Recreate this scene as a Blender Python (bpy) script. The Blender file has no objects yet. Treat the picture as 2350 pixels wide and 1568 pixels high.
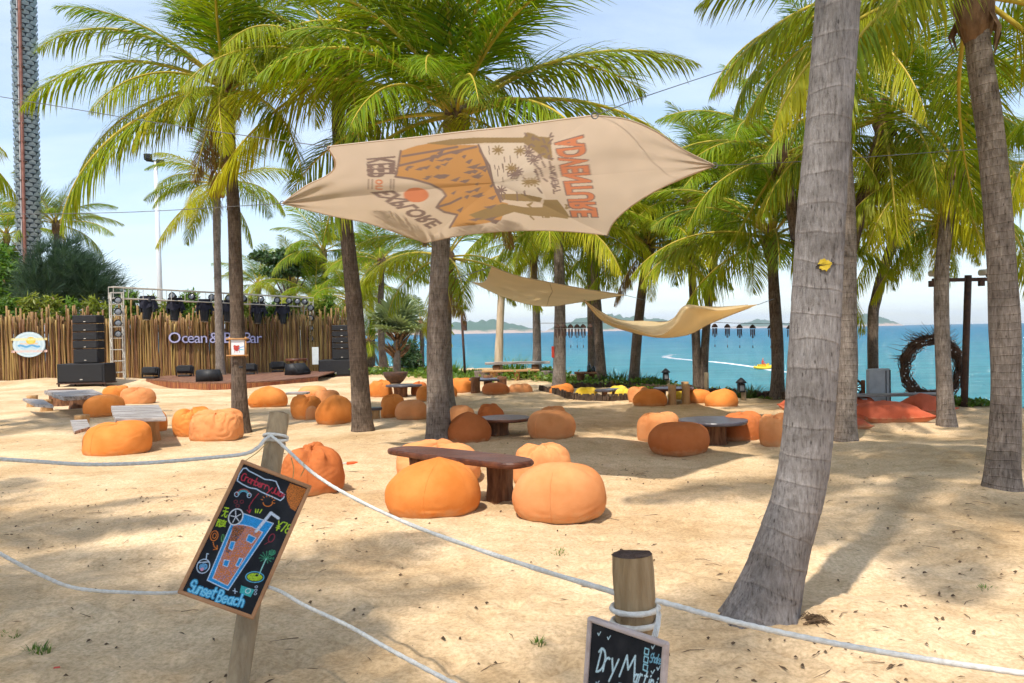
import bpy, math, random
import numpy as np
from mathutils import Matrix, Vector

# ------------------------------------------------------------------ camera
scene = bpy.context.scene
COL = scene.collection
FPX, CX, CY = 28.0/36.0*2350.0, 1175.0, 784.0     # measuring scale: photograph 2350 wide
PITCH, ROLL, EYE = math.radians(-0.724), math.atan(0.0182), 1.7
f_ = Vector((0, math.cos(PITCH), math.sin(PITCH)))
u0 = Vector((0, -math.sin(PITCH), math.cos(PITCH)))
r0 = Vector((1, 0, 0))
r_ = r0*math.cos(ROLL) - u0*math.sin(ROLL)
u_ = r0*math.sin(ROLL) + u0*math.cos(ROLL)
cam = bpy.data.cameras.new('camera'); cam.lens = 28; cam.sensor_width = 36
cam.clip_start = 0.05; cam.clip_end = 40000
camo = bpy.data.objects.new('camera', cam); COL.objects.link(camo)
camo.matrix_world = Matrix(((r_.x, u_.x, -f_.x, 0), (r_.y, u_.y, -f_.y, 0), (r_.z, u_.z, -f_.z, EYE), (0, 0, 0, 1)))
scene.camera = camo

# ------------------------------------------------------------------ sun, sky, exposure
SUN_EL, SUN_AZ = math.radians(60), math.atan2(-0.48, -0.88)       # azimuth of the sun, x east / y north
sdir = Vector((math.sin(SUN_AZ)*math.cos(SUN_EL), math.cos(SUN_AZ)*math.cos(SUN_EL), math.sin(SUN_EL)))
sl = bpy.data.lights.new('sun', 'SUN'); sl.energy = 3.4; sl.angle = math.radians(1.2); sl.color = (1.0, 0.94, 0.84)
so = bpy.data.objects.new('sun', sl); COL.objects.link(so)
so.rotation_euler = sdir.to_track_quat('Z', 'Y').to_euler(); so.location = (-5, -9, 30)
w = bpy.data.worlds.new('World'); scene.world = w; w.use_nodes = True
nt = w.node_tree; nt.nodes.clear()
def N(nt, t, **k):
    n = nt.nodes.new(t)
    for a, b in k.items():
        if a.startswith('_'): setattr(n, a[1:], b)
        else: n.inputs[a.replace('__', ' ')].default_value = b
    return n
sky = N(nt, 'ShaderNodeTexSky'); sky.sky_type = 'NISHITA'; sky.sun_disc = False
sky.sun_elevation = SUN_EL; sky.sun_rotation = SUN_AZ % (2*math.pi)
sky.air_density = 1.0; sky.dust_density = 0.7; sky.ozone_density = 2.5
geo = N(nt, 'ShaderNodeTexCoord')
sep = N(nt, 'ShaderNodeSeparateXYZ'); nt.links.new(geo.outputs['Generated'], sep.inputs[0])
mz = N(nt, 'ShaderNodeMath', _operation='ADD'); nt.links.new(sep.outputs['Z'], mz.inputs[0]); mz.inputs[1].default_value = 0.12
mm = N(nt, 'ShaderNodeMath', _operation='MAXIMUM'); nt.links.new(mz.outputs[0], mm.inputs[0]); mm.inputs[1].default_value = 0.05
dv = N(nt, 'ShaderNodeVectorMath', _operation='DIVIDE'); nt.links.new(geo.outputs['Generated'], dv.inputs[0])
cmb = N(nt, 'ShaderNodeCombineXYZ')
for i in range(3): nt.links.new(mm.outputs[0], cmb.inputs[i])
nt.links.new(cmb.outputs[0], dv.inputs[1])
mp = N(nt, 'ShaderNodeMapping'); mp.inputs['Scale'].default_value = (0.55, 1.5, 1); mp.inputs['Rotation'].default_value = (0, 0, 0.5)
nt.links.new(dv.outputs[0], mp.inputs[0])
cn = N(nt, 'ShaderNodeTexNoise', Scale=1.3, Detail=8.0, Roughness=0.6, Distortion=0.6); nt.links.new(mp.outputs[0], cn.inputs['Vector'])
cr = N(nt, 'ShaderNodeValToRGB'); cr.color_ramp.elements[0].position = 0.40; cr.color_ramp.elements[1].position = 0.80
cr.color_ramp.elements[0].color = (0.30, 0.30, 0.30, 1); cr.color_ramp.elements[1].color = (0.85, 0.85, 0.85, 1)
nt.links.new(cn.outputs[0], cr.inputs[0])
mx = N(nt, 'ShaderNodeMixRGB'); nt.links.new(cr.outputs[0], mx.inputs[0]); nt.links.new(sky.outputs[0], mx.inputs[1])
mx.inputs[2].default_value = (4.3, 4.9, 5.7, 1)
bg = N(nt, 'ShaderNodeBackground', Strength=0.15); nt.links.new(mx.outputs[0], bg.inputs['Color'])
wo = N(nt, 'ShaderNodeOutputWorld'); nt.links.new(bg.outputs[0], wo.inputs['Surface'])
scene.view_settings.view_transform = 'Standard'; scene.view_settings.look = 'None'
scene.view_settings.gamma = 1; scene.view_settings.use_curve_mapping = False
scene.view_settings.exposure = 0.60
scene.cycles.use_adaptive_sampling = True; scene.cycles.adaptive_threshold = .03; scene.cycles.adaptive_min_samples = 24; scene.cycles.max_bounces = 4; scene.cycles.diffuse_bounces = 3; scene.cycles.transmission_bounces = 3; scene.cycles.glossy_bounces = 2; scene.cycles.volume_bounces = 0; scene.cycles.transparent_max_bounces = 8

# ------------------------------------------------------------------ measuring helpers (2350-wide pixels -> metres)
EYEV = Vector((0, 0, EYE))
def ray(u, v): return f_ + r_*((u-CX)/FPX) - u_*((v-CY)/FPX)
def G(u, v, z=0.0):
    d = ray(u, v); return EYEV + d*((z-EYE)/d.z)
def P(u, v, y):
    d = ray(u, v); return EYEV + d*(y/d.y)
def proj(p):
    q = Vector(p)-EYEV; k = q.dot(f_)
    return CX + FPX*q.dot(r_)/k, CY - FPX*q.dot(u_)/k
def S(px, y): return px*y/FPX

def vnoise(x, y, z, seed=0):
    x = np.asarray(x, float); y = np.asarray(y, float); z = np.asarray(z, float)
    x, y, z = np.broadcast_arrays(x, y, z)
    xi, yi, zi = np.floor(x), np.floor(y), np.floor(z)
    fx, fy, fz = x-xi, y-yi, z-zi
    fx = fx*fx*(3-2*fx); fy = fy*fy*(3-2*fy); fz = fz*fz*(3-2*fz)
    def h(i, j, k):
        s = np.sin(i*127.1+j*311.7+k*74.7+seed*53.31)*43758.5453
        return s-np.floor(s)
    r = 0
    for a in (0, 1):
        for b in (0, 1):
            for c in (0, 1):
                r = r + h(xi+a, yi+b, zi+c)*(fx if a else 1-fx)*(fy if b else 1-fy)*(fz if c else 1-fz)
    return r*2-1
def fbm(x, y, z, o=3, seed=0):
    r = 0; a = 1.0; s = 1.0
    for i in range(o):
        r = r + a*vnoise(np.asarray(x)*s, np.asarray(y)*s, np.asarray(z)*s, seed+i*7); a *= .5; s *= 2.03
    return r

class MB:
    """collects geometry for one mesh"""
    def __init__(s): s.v = []; s.f = []; s.m = []; s.uv = []; s.col = []
    def add(s, vs, fs, m=0, uv=None, col=None):
        o = len(s.v); s.v.extend([tuple(p) for p in vs]); s.f.extend([tuple(i+o for i in f) for f in fs]); s.m.extend([m]*len(fs))
        s.uv.extend(uv if uv is not None else [(0, 0)]*len(vs)); s.col.extend(col if col is not None else [(0, 0, 0)]*len(vs)); return s
    def box(s, c, d, rz=0, m=0, bev=0.0, mat=None):
        hx, hy, hz = d[0]/2, d[1]/2, d[2]/2
        if bev > 0:
            b = min(bev, hx*.9, hy*.9, hz*.9); vs = []; 
            for sx in (-1, 1):
                for sy in (-1, 1):
                    for sz in (-1, 1):
                        vs += [(sx*(hx-b), sy*(hy-b), sz*hz), (sx*(hx-b), sy*hy, sz*(hz-b)), (sx*hx, sy*(hy-b), sz*(hz-b))]
            idx = lambda sx, sy, sz, k: ((sx > 0)*4+(sy > 0)*2+(sz > 0))*3+k
            fs = []
            for a in (-1, 1):
                fs.append((idx(-1, -1, a, 0), idx(1, -1, a, 0), idx(1, 1, a, 0), idx(-1, 1, a, 0)))
                fs.append((idx(-1, a, -1, 1), idx(1, a, -1, 1), idx(1, a, 1, 1), idx(-1, a, 1, 1)))
                fs.append((idx(a, -1, -1, 2), idx(a, 1, -1, 2), idx(a, 1, 1, 2), idx(a, -1, 1, 2)))
                for b2 in (-1, 1):
                    fs.append((idx(a, b2, -1, 1), idx(a, b2, -1, 2), idx(a, b2, 1, 2), idx(a, b2, 1, 1)))
                    fs.append((idx(a, -1, b2, 0), idx(a, -1, b2, 2), idx(a, 1, b2, 2), idx(a, 1, b2, 0)))
                    fs.append((idx(-1, a, b2, 0), idx(-1, a, b2, 1), idx(1, a, b2, 1), idx(1, a, b2, 0)))
                    for c2 in (-1, 1): fs.append((idx(a, b2, c2, 0), idx(a, b2, c2, 1), idx(a, b2, c2, 2)))
        else:
            vs = [(sx*hx, sy*hy, sz*hz) for sx in (-1, 1) for sy in (-1, 1) for sz in (-1, 1)]
            fs = [(0, 1, 3, 2), (4, 6, 7, 5), (0, 4, 5, 1), (2, 3, 7, 6), (0, 2, 6, 4), (1, 5, 7, 3)]
        if mat is not None: vs = [mat @ Vector(p) for p in vs]
        else:
            cz, sz_ = math.cos(rz), math.sin(rz)
            vs = [(c[0]+x*cz-y*sz_, c[1]+x*sz_+y*cz, c[2]+z) for x, y, z in vs]
        return s.add(vs, fs, m)
    def tube(s, path, rad, n=8, m=0, cap=True, vscale=1.0, rfun=None, col=None):
        pts = [Vector(p) for p in path]; k = len(pts)
        rad = [rad]*k if isinstance(rad, (int, float)) else rad
        vs = []; uv = []; L = 0; ref = None; cl = []
        for i, p in enumerate(pts):
            t = (pts[min(i+1, k-1)]-pts[max(i-1, 0)])
            if t.length < 1e-9: t = Vector((0, 0, 1))
            t.normalize()
            if ref is None: ref = Vector((1, 0, 0)) if abs(t.x) < .8 else Vector((0, 1, 0))
            a = (ref-t*ref.dot(t)).normalized(); b = t.cross(a); ref = a
            if i: L += (p-pts[i-1]).length
            for j in range(n):
                th = 2*math.pi*j/n; r = rad[i]*(rfun(th, L, i) if rfun else 1)
                vs.append(p+(a*math.cos(th)+b*math.sin(th))*r); uv.append((j/n, L*vscale)); cl.append(col[i] if col else (0, 0, 0))
        fs = [(i*n+j, i*n+(j+1) % n, (i+1)*n+(j+1) % n, (i+1)*n+j) for i in range(k-1) for j in range(n)]
        if cap: fs += [tuple(range(n-1, -1, -1)), tuple(range((k-1)*n, k*n))]
        return s.add(vs, fs, m, uv, cl)
    def cyl(s, a, b, r, n=10, m=0, r2=None): return s.tube([a, b], [r, r if r2 is None else r2], n, m)
    def lathe(s, prof, c=(0, 0, 0), n=20, m=0, rfun=None):
        vs = []
        for i, (r, z) in enumerate(prof):
            for j in range(n):
                th = 2*math.pi*j/n; q = r*(rfun(th, z) if rfun else 1)
                vs.append((c[0]+q*math.cos(th), c[1]+q*math.sin(th), c[2]+z))
        k = len(prof)
        fs = [(i*n+j, i*n+(j+1) % n, (i+1)*n+(j+1) % n, (i+1)*n+j) for i in range(k-1) for j in range(n)]
        fs += [tuple(range(n-1, -1, -1)), tuple(range((k-1)*n, k*n))]
        return s.add(vs, fs, m)
    def prism(s, outline, z0, z1, m=0, bev=0.0):
        n = len(outline)
        if bev:
            c = np.mean(np.array(outline), 0); inn = [((x-c[0])*(1-bev)+c[0], (y-c[1])*(1-bev)+c[1]) for x, y in outline]
            b = min((z1-z0)*.3, .02)
            rows = [(inn, z0), (outline, z0+b), (outline, z1-b), (inn, z1)]
        else: rows = [(outline, z0), (outline, z1)]
        vs = [(x, y, z) for o, z in rows for x, y in o]
        fs = [(i*n+j, i*n+(j+1) % n, (i+1)*n+(j+1) % n, (i+1)*n+j) for i in range(len(rows)-1) for j in range(n)]
        fs += [tuple(range(n-1, -1, -1)), tuple(range((len(rows)-1)*n, len(rows)*n))]
        return s.add(vs, fs, m)
    def mesh(s, name, mats, origin=None, smooth=True):
        me = bpy.data.meshes.new(name)
        vs = s.v if origin is None else [(p[0]-origin[0], p[1]-origin[1], p[2]-origin[2]) for p in s.v]
        me.from_pydata(vs, [], s.f)
        mats = mats if isinstance(mats, (list, tuple)) else [mats]
        for x in mats: me.materials.append(x)
        if len(mats) > 1: me.polygons.foreach_set('material_index', s.m)
        if any(q != (0, 0) for q in s.uv[:400]):
            ul = me.uv_layers.new(name='UVMap'); li = np.empty(len(me.loops), int); me.loops.foreach_get('vertex_index', li)
            ul.data.foreach_set('uv', np.array(s.uv, float)[li].ravel())
        if any(q != (0, 0, 0) for q in s.col):
            ca = me.color_attributes.new('tint', 'FLOAT_COLOR', 'POINT')
            c4 = np.ones((len(s.v), 4), np.float32); c4[:, :3] = np.array(s.col, np.float32); ca.data.foreach_set('color', c4.ravel())
        if smooth: me.polygons.foreach_set('use_smooth', [True]*len(me.polygons))
        me.update(); return me
    def build(s, name, mats, parent=None, smooth=False, origin=None):
        if origin is None and parent is not None: origin = wloc(parent)
        return place(name, s.mesh(name, mats, origin, smooth), parent)
def wloc(o):
    l = Vector(o.location)
    while o.parent: o = o.parent; l += Vector(o.location)
    return l
def place(name, me, parent=None, loc=(0, 0, 0), rot=(0, 0, 0), scale=1.0):
    o = bpy.data.objects.new(name, me); COL.objects.link(o); o.parent = parent
    o.location = loc; o.rotation_euler = rot; o.scale = (scale,)*3 if isinstance(scale, (int, float)) else scale
    return o
def np_mesh(name, vs, fs, mats, smooth=True, col=None):
    """vs (n,3) array, fs (m,k) int array"""
    me = bpy.data.meshes.new(name); vs = np.asarray(vs, np.float32); fs = np.asarray(fs, np.int32); k = fs.shape[1]
    me.vertices.add(len(vs)); me.vertices.foreach_set('co', vs.ravel())
    me.loops.add(fs.size); me.loops.foreach_set('vertex_index', fs.ravel())
    me.polygons.add(len(fs)); me.polygons.foreach_set('loop_start', np.arange(0, fs.size, k, dtype=np.int32))
    for x in (mats if isinstance(mats, (list, tuple)) else [mats]): me.materials.append(x)
    if col is not None:
        ca = me.color_attributes.new('tint', 'FLOAT_COLOR', 'POINT'); c4 = np.ones((len(vs), 4), np.float32)
        c4[:, :3] = col; ca.data.foreach_set('color', c4.ravel())
    me.update(calc_edges=True)
    if smooth: me.polygons.foreach_set('use_smooth', np.ones(len(fs), bool))
    me.validate(); return me
def grid_faces(n, m, wrap=False):
    """n rows x m columns"""
    i = np.arange(n-1)[:, None]; j = np.arange(m if wrap else m-1)[None, :]; j2 = (j+1) % m
    return np.stack([i*m+j, i*m+j2, (i+1)*m+j2, (i+1)*m+j], -1).reshape(-1, 4)
def empty(name, loc, rz=0):
    o = bpy.data.objects.new(name, None); COL.objects.link(o); o.location = loc; o.rotation_euler = (0, 0, rz); o.empty_display_size = .1; return o
def tag(o, label=None, cat=None, group=None, kind=None):
    if label: o['label'] = label
    if cat: o['category'] = cat
    if group: o['group'] = group
    if kind: o['kind'] = kind
    return o
def copy_tree(o, parent=None):
    c = o.copy(); COL.objects.link(c); c.parent = parent
    for ch in list(o.children): copy_tree(ch, c)
    return c
def spline(pts, n):
    """Catmull-Rom through points"""
    p = [np.array(q, float) for q in pts]; p = [2*p[0]-p[1]]+p+[2*p[-1]-p[-2]]; out = []
    k = len(p)-3
    for i in range(n):
        s = i/(n-1)*k; a = min(int(s), k-1); t = s-a
        p0, p1, p2, p3 = p[a:a+4]
        out.append(.5*(2*p1+(p2-p0)*t+(2*p0-5*p1+4*p2-p3)*t*t+(3*p1-p0-3*p2+p3)*t**3))
    return np.array(out)

# ------------------------------------------------------------------ materials
MATS = {}
def mat(name, c1, c2=None, scale=6, rough=.75, bump=0.0, bscale=None, spec=.3, stretch=(1, 1, 1), coord='Object', rnd=0.0, metal=0, detail=5, lo=.35, hi=.65, dist=.02):
    m = bpy.data.materials.new(name); m.use_nodes = True; nt = m.node_tree; b = nt.nodes['Principled BSDF']
    b.inputs['Roughness'].default_value = rough; b.inputs['Specular IOR Level'].default_value = spec; b.inputs['Metallic'].default_value = metal
    tc = N(nt, 'ShaderNodeTexCoord'); mp = N(nt, 'ShaderNodeMapping'); mp.inputs['Scale'].default_value = stretch
    nt.links.new(tc.outputs[coord], mp.inputs[0])
    no = N(nt, 'ShaderNodeTexNoise', Scale=scale, Detail=float(detail), Roughness=.6); nt.links.new(mp.outputs[0], no.inputs['Vector'])
    cr = N(nt, 'ShaderNodeValToRGB'); cr.color_ramp.elements[0].position = lo; cr.color_ramp.elements[1].position = hi
    cr.color_ramp.elements[0].color = (*c1, 1); cr.color_ramp.elements[1].color = (*(c2 or c1), 1); nt.links.new(no.outputs[0], cr.inputs[0])
    out = cr.outputs[0]
    if rnd:
        oi = N(nt, 'ShaderNodeObjectInfo'); mr = N(nt, 'ShaderNodeMapRange'); mr.inputs[3].default_value = 1-rnd; mr.inputs[4].default_value = 1+rnd
        nt.links.new(oi.outputs['Random'], mr.inputs[0]); hs = N(nt, 'ShaderNodeHueSaturation'); nt.links.new(mr.outputs[0], hs.inputs['Value']); nt.links.new(out, hs.inputs['Color'])
        mr2 = N(nt, 'ShaderNodeMath', _operation='MULTIPLY_ADD'); nt.links.new(oi.outputs['Random'], mr2.inputs[0]); mr2.inputs[1].default_value = .012*rnd*10; mr2.inputs[2].default_value = .5-.006*rnd*10
        nt.links.new(mr2.outputs[0], hs.inputs['Hue']); out = hs.outputs[0]
    nt.links.new(out, b.inputs['Base Color'])
    if bump:
        nb = N(nt, 'ShaderNodeTexNoise', Scale=float(bscale or scale*3), Detail=6.0, Roughness=.65); nt.links.new(mp.outputs[0], nb.inputs['Vector'])
        bm = N(nt, 'ShaderNodeBump', Strength=bump, Distance=dist); nt.links.new(nb.outputs[0], bm.inputs['Height']); nt.links.new(bm.outputs[0], b.inputs['Normal'])
    MATS[name] = m; return m
def mat_tint(name, rough=.8, spec=.2, bump=0.0, bscale=200, translucent=0.0):
    """colour comes from a per-vertex print / chalk layer"""
    m = bpy.data.materials.new(name); m.use_nodes = True; nt = m.node_tree; b = nt.nodes['Principled BSDF']
    at = N(nt, 'ShaderNodeVertexColor'); at.layer_name = 'tint'; nt.links.new(at.outputs[0], b.inputs['Base Color'])
    b.inputs['Roughness'].default_value = rough; b.inputs['Specular IOR Level'].default_value = spec
    if bump:
        tc = N(nt, 'ShaderNodeTexCoord'); nb = N(nt, 'ShaderNodeTexNoise', Scale=float(bscale), Detail=4.0); nt.links.new(tc.outputs['Object'], nb.inputs['Vector'])
        bm = N(nt, 'ShaderNodeBump', Strength=bump, Distance=.01); nt.links.new(nb.outputs[0], bm.inputs['Height']); nt.links.new(bm.outputs[0], b.inputs['Normal'])
    if translucent:
        tr = N(nt, 'ShaderNodeBsdfTranslucent'); nt.links.new(at.outputs[0], tr.inputs['Color']); ms = N(nt, 'ShaderNodeMixShader', Fac=translucent)
        nt.links.new(b.outputs[0], ms.inputs[1]); nt.links.new(tr.outputs[0], ms.inputs[2]); nt.links.new(ms.outputs[0], nt.nodes['Material Output'].inputs['Surface'])
    return m
def mat_leaf(name, dark, mid, warm, trans=.4, rough=.45, spec=.4):
    """tint.r = yellowing, tint.g = random, tint.b = browning"""
    m = bpy.data.materials.new(name); m.use_nodes = True; nt = m.node_tree; b = nt.nodes['Principled BSDF']
    at = N(nt, 'ShaderNodeVertexColor'); at.layer_name = 'tint'; sp = N(nt, 'ShaderNodeSeparateColor'); nt.links.new(at.outputs[0], sp.inputs[0])
    oi = N(nt, 'ShaderNodeObjectInfo')
    ad = N(nt, 'ShaderNodeMath', _operation='MULTIPLY_ADD'); nt.links.new(oi.outputs['Random'], ad.inputs[0]); ad.inputs[1].default_value = .5; nt.links.new(sp.outputs[1], ad.inputs[2])
    cr = N(nt, 'ShaderNodeValToRGB'); e = cr.color_ramp.elements; e[0].position = .1; e[0].color = (*dark, 1); e[1].position = 1.3/1.5; e[1].color = (*mid, 1)
    nt.links.new(ad.outputs[0], cr.inputs[0])
    m1 = N(nt, 'ShaderNodeMixRGB'); nt.links.new(sp.outputs[0], m1.inputs[0]); nt.links.new(cr.outputs[0], m1.inputs[1]); m1.inputs[2].default_value = (*warm, 1)
    m2 = N(nt, 'ShaderNodeMixRGB'); nt.links.new(sp.outputs[2], m2.inputs[0]); nt.links.new(m1.outputs[0], m2.inputs[1]); m2.inputs[2].default_value = (.22, .12, .045, 1)
    nt.links.new(m2.outputs[0], b.inputs['Base Color']); b.inputs['Roughness'].default_value = rough; b.inputs['Specular IOR Level'].default_value = spec
    tr = N(nt, 'ShaderNodeBsdfTranslucent'); gm = N(nt, 'ShaderNodeMixRGB', _blend_type='MULTIPLY', Fac=1.0); nt.links.new(m2.outputs[0], gm.inputs[1]); gm.inputs[2].default_value = (1.5, 1.45, .7, 1)
    nt.links.new(gm.outputs[0], tr.inputs['Color'])
    ms = N(nt, 'ShaderNodeMixShader', Fac=trans); nt.links.new(b.outputs[0], ms.inputs[1]); nt.links.new(tr.outputs[0], ms.inputs[2])
    nt.links.new(ms.outputs[0], nt.nodes['Material Output'].inputs['Surface']); return m
ORD = ['first', 'second', 'third', 'fourth', 'fifth', 'sixth', 'seventh', 'eighth', 'ninth', 'tenth', 'eleventh', 'twelfth', 'thirteenth', 'fourteenth']

# ------------------------------------------------------------------ flat print: a small painter for vector drawings
class Canvas:
    def __init__(s, x0, x1, y0, y1, nx, ny, col):
        s.x = np.linspace(x0, x1, nx); s.y = np.linspace(y0, y1, ny); s.c = np.empty((ny, nx, 3)); s.c[:] = col
        s.X, s.Y = np.meshgrid(s.x, s.y); s.rng = np.random.default_rng(3)
    def win(s, pts, pad):
        a = np.array(pts); i0, i1 = np.searchsorted(s.x, [a[:, 0].min()-pad, a[:, 0].max()+pad]); j0, j1 = np.searchsorted(s.y, [a[:, 1].min()-pad, a[:, 1].max()+pad])
        return slice(j0, j1), slice(i0, i1)
    def paint(s, w, mask, col, tex=0.0):
        if mask.size == 0: return
        a = np.clip(mask, 0, 1)[..., None].astype(float)
        if tex: a = a*(s.rng.random(mask.shape)[..., None] > tex)
        s.c[w] = s.c[w]*(1-a)+np.array(col)*a
    def poly(s, pts, col, tex=0.0):
        w = s.win(pts, 0); X, Y = s.X[w], s.Y[w]; ins = np.zeros(X.shape, bool); n = len(pts)
        for i in range(n):
            (xa, ya), (xb, yb) = pts[i], pts[(i+1) % n]
            if ya == yb: continue
            c = ((ya > Y) != (yb > Y)) & (X < (xb-xa)*(Y-ya)/(yb-ya)+xa); ins ^= c
        s.paint(w, ins, col, tex)
    def stroke(s, pts, wd, col, tex=0.0):
        w = s.win(pts, wd); X, Y = s.X[w], s.Y[w]; d = np.full(X.shape, 1e9)
        for (xa, ya), (xb, yb) in zip(pts[:-1], pts[1:]):
            dx, dy = xb-xa, yb-ya; L = dx*dx+dy*dy+1e-12; t = np.clip(((X-xa)*dx+(Y-ya)*dy)/L, 0, 1)
            d = np.minimum(d, np.hypot(X-xa-t*dx, Y-ya-t*dy))
        s.paint(w, np.clip((wd/2-d)/(wd*.25)+.5, 0, 1), col, tex)
    def ell(s, c, rx, ry, col, wd=None, tex=0.0, a0=0, a1=2*math.pi, rot=0):
        p = [(c[0]+rx*math.cos(a)*math.cos(rot)-ry*math.sin(a)*math.sin(rot), c[1]+rx*math.cos(a)*math.sin(rot)+ry*math.sin(a)*math.cos(rot)) for a in np.linspace(a0, a1, 26)]
        if wd: s.stroke(p, wd, col, tex)
        else: s.poly(p, col, tex)
    def text(s, txt, q, col, bold=0.0, tex=0.0):
        """q: quad (start-base, end-base, end-top, start-top)"""
        T = text_tris(txt, bold); x0, x1 = T[:, :, 0].min(), T[:, :, 0].max(); y0, y1 = T[:, :, 1].min(), T[:, :, 1].max()
        a = (T[:, :, 0]-x0)/(x1-x0); b = (T[:, :, 1]-y0)/(y1-y0); q = [np.array(p, float) for p in q]
        W = ((1-a)*(1-b))[..., None]*q[0]+(a*(1-b))[..., None]*q[1]+(a*b)[..., None]*q[2]+((1-a)*b)[..., None]*q[3]
        for t in W: s.poly([tuple(p) for p in t], col, tex)
    def sample(s, x, y):
        i = np.clip((x-s.x[0])/(s.x[-1]-s.x[0])*(len(s.x)-1), 0, len(s.x)-1.001); j = np.clip((y-s.y[0])/(s.y[-1]-s.y[0])*(len(s.y)-1), 0, len(s.y)-1.001)
        i0, j0 = i.astype(int), j.astype(int); a, b = (i-i0)[..., None], (j-j0)[..., None]
        return s.c[j0, i0]*(1-a)*(1-b)+s.c[j0, i0+1]*a*(1-b)+s.c[j0+1, i0]*(1-a)*b+s.c[j0+1, i0+1]*a*b
def text_mesh(txt, bold=0.0, ext=0.0):
    cu = bpy.data.curves.new('t', 'FONT'); cu.body = txt; cu.offset = bold; cu.extrude = ext; cu.resolution_u = 3
    ob = bpy.data.objects.new('t', cu); COL.objects.link(ob); dg = bpy.context.evaluated_depsgraph_get(); dg.update()
    me = bpy.data.meshes.new_from_object(ob.evaluated_get(dg)); bpy.data.objects.remove(ob); bpy.data.curves.remove(cu); return me
_tc = {}
def text_tris(txt, bold=0.0):
    if (txt, bold) in _tc: return _tc[(txt, bold)]
    me = text_mesh(txt, bold); me.calc_loop_triangles(); v = np.empty(len(me.vertices)*3); me.vertices.foreach_get('co', v); v = v.reshape(-1, 3)
    t = np.empty(len(me.loop_triangles)*3, np.int32); me.loop_triangles.foreach_get('vertices', t); bpy.data.meshes.remove(me)
    _tc[(txt, bold)] = v[t].reshape(-1, 3, 3)[:, :, :2]; return _tc[(txt, bold)]
# hand lettering: single strokes in a 0..1 box (x, y up)
def _arc(cx, cy, rx, ry, a0, a1, n=9): return [(cx+rx*math.cos(math.radians(a0+(a1-a0)*i/(n-1))), cy+ry*math.sin(math.radians(a0+(a1-a0)*i/(n-1)))) for i in range(n)]
HAND = {
 'C': [_arc(.5, .5, .45, .5, 50, 310)], 'r': [[(.1, .6), (.15, 0)], [(.13, .35)]+_arc(.45, .3, .32, .28, 160, 60, 5)],
 'a': [_arc(.42, .28, .34, .28, 20, 380), [(.78, .58), (.78, .1), (.9, 0)]], 'n': [[(.12, .58), (.12, 0)], [(.12, .35)]+_arc(.45, .3, .33, .27, 170, 10, 6)+[(.8, 0)]],
 'b': [[(.12, 1), (.12, 0)], _arc(.45, .28, .34, .28, 160, -160)], 'e': [[(.1, .3), (.8, .32)]+_arc(.45, .28, .36, .28, 10, 320, 11)],
 'y': [[(.1, .58), (.45, .1)], [(.85, .58), (.3, -.35)]], 'J': [[(.65, 1), (.65, .15)]+_arc(.38, .15, .27, .17, 0, -160, 6)],
 'u': [[(.1, .58), (.1, .2)]+_arc(.43, .2, .33, .2, 180, 340, 7)+[(.8, .58), (.82, 0)]], 'i': [[(.4, .55), (.42, 0)], [(.38, .76), (.42, .8)]],
 'c': [_arc(.5, .28, .38, .28, 50, 310)], 'S': [_arc(.5, .75, .38, .25, 20, 260, 9)+_arc(.5, .26, .4, .26, 100, -150, 10)],
 's': [_arc(.45, .43, .3, .15, 20, 260, 7)+_arc(.45, .15, .3, .15, 90, -150, 7)], 't': [[(.4, .9), (.42, .1), (.65, 0)], [(.1, .6), (.75, .62)]],
 'B': [[(.12, 1), (.1, 0)], _arc(.35, .75, .42, .25, 110, -90, 8), _arc(.38, .26, .5, .26, 90, -110, 8)],
 'h': [[(.12, 1), (.12, 0)], [(.12, .35)]+_arc(.45, .3, .33, .27, 170, 10, 6)+[(.8, 0)]], 'D': [[(.25, .95), (.2, 0)], [(.0, .85)]+_arc(.25, .5, .65, .5, 95, -95, 11)],
 'M': [[(.0, 0), (.25, 1), (.5, .35), (.8, 1), (1, 0)]], 'o': [_arc(.45, .28, .36, .28, 0, 360)], 'f': [_arc(.55, .8, .25, .18, 30, 180, 6)+[(.3, -.05)], [(.05, .5), (.65, .52)]],
 'k': [[(.1, 1), (.1, 0)], [(.7, .6), (.12, .28), (.75, 0)]], 'K': [[(.1, 1), (.1, 0)], [(.8, 1), (.12, .5), (.85, 0)]], 'I': [[(.4, 1), (.4, 0)]],
 'N': [[(.1, 0), (.1, 1), (.8, 0), (.8, 1)]], 'G': [_arc(.5, .5, .42, .5, 50, 330)+[(.85, .45), (.5, .45)]], '7': [[(.05, 1), (.85, 1), (.35, 0)]],
 '8': [_arc(.45, .75, .3, .24, 0, 360), _arc(.45, .26, .38, .26, 0, 360)], 'Y': [[(.05, 1), (.45, .5), (.85, 1)], [(.45, .5), (.45, 0)], [(.15, .45), (.75, .45)], [(.15, .25), (.75, .25)]], ' ': []}
def hand(cv, txt, x, y, h, wd, col, sx=.62, slope=0.0, jit=.04, tex=0.0, seed=1, shear=.1):
    rg = random.Random(seed)
    for ch in txt:
        dy = rg.uniform(-jit, jit)*h
        for st in HAND.get(ch, []):
            if len(st) == 1: continue
            cv.stroke([(x+(px*sx+py*shear)*h, y+slope*(px*sx*h)+py*h+dy) for px, py in st], wd, col, tex)
        a = (.45 if ch in 'iI' else .85 if ch == 'M' else .78)*sx*h*1.15 if ch != ' ' else .4*h*sx
        if ch == 'M': a = 1.15*sx*h
        x += a; y += slope*a
    return x, y

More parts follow.
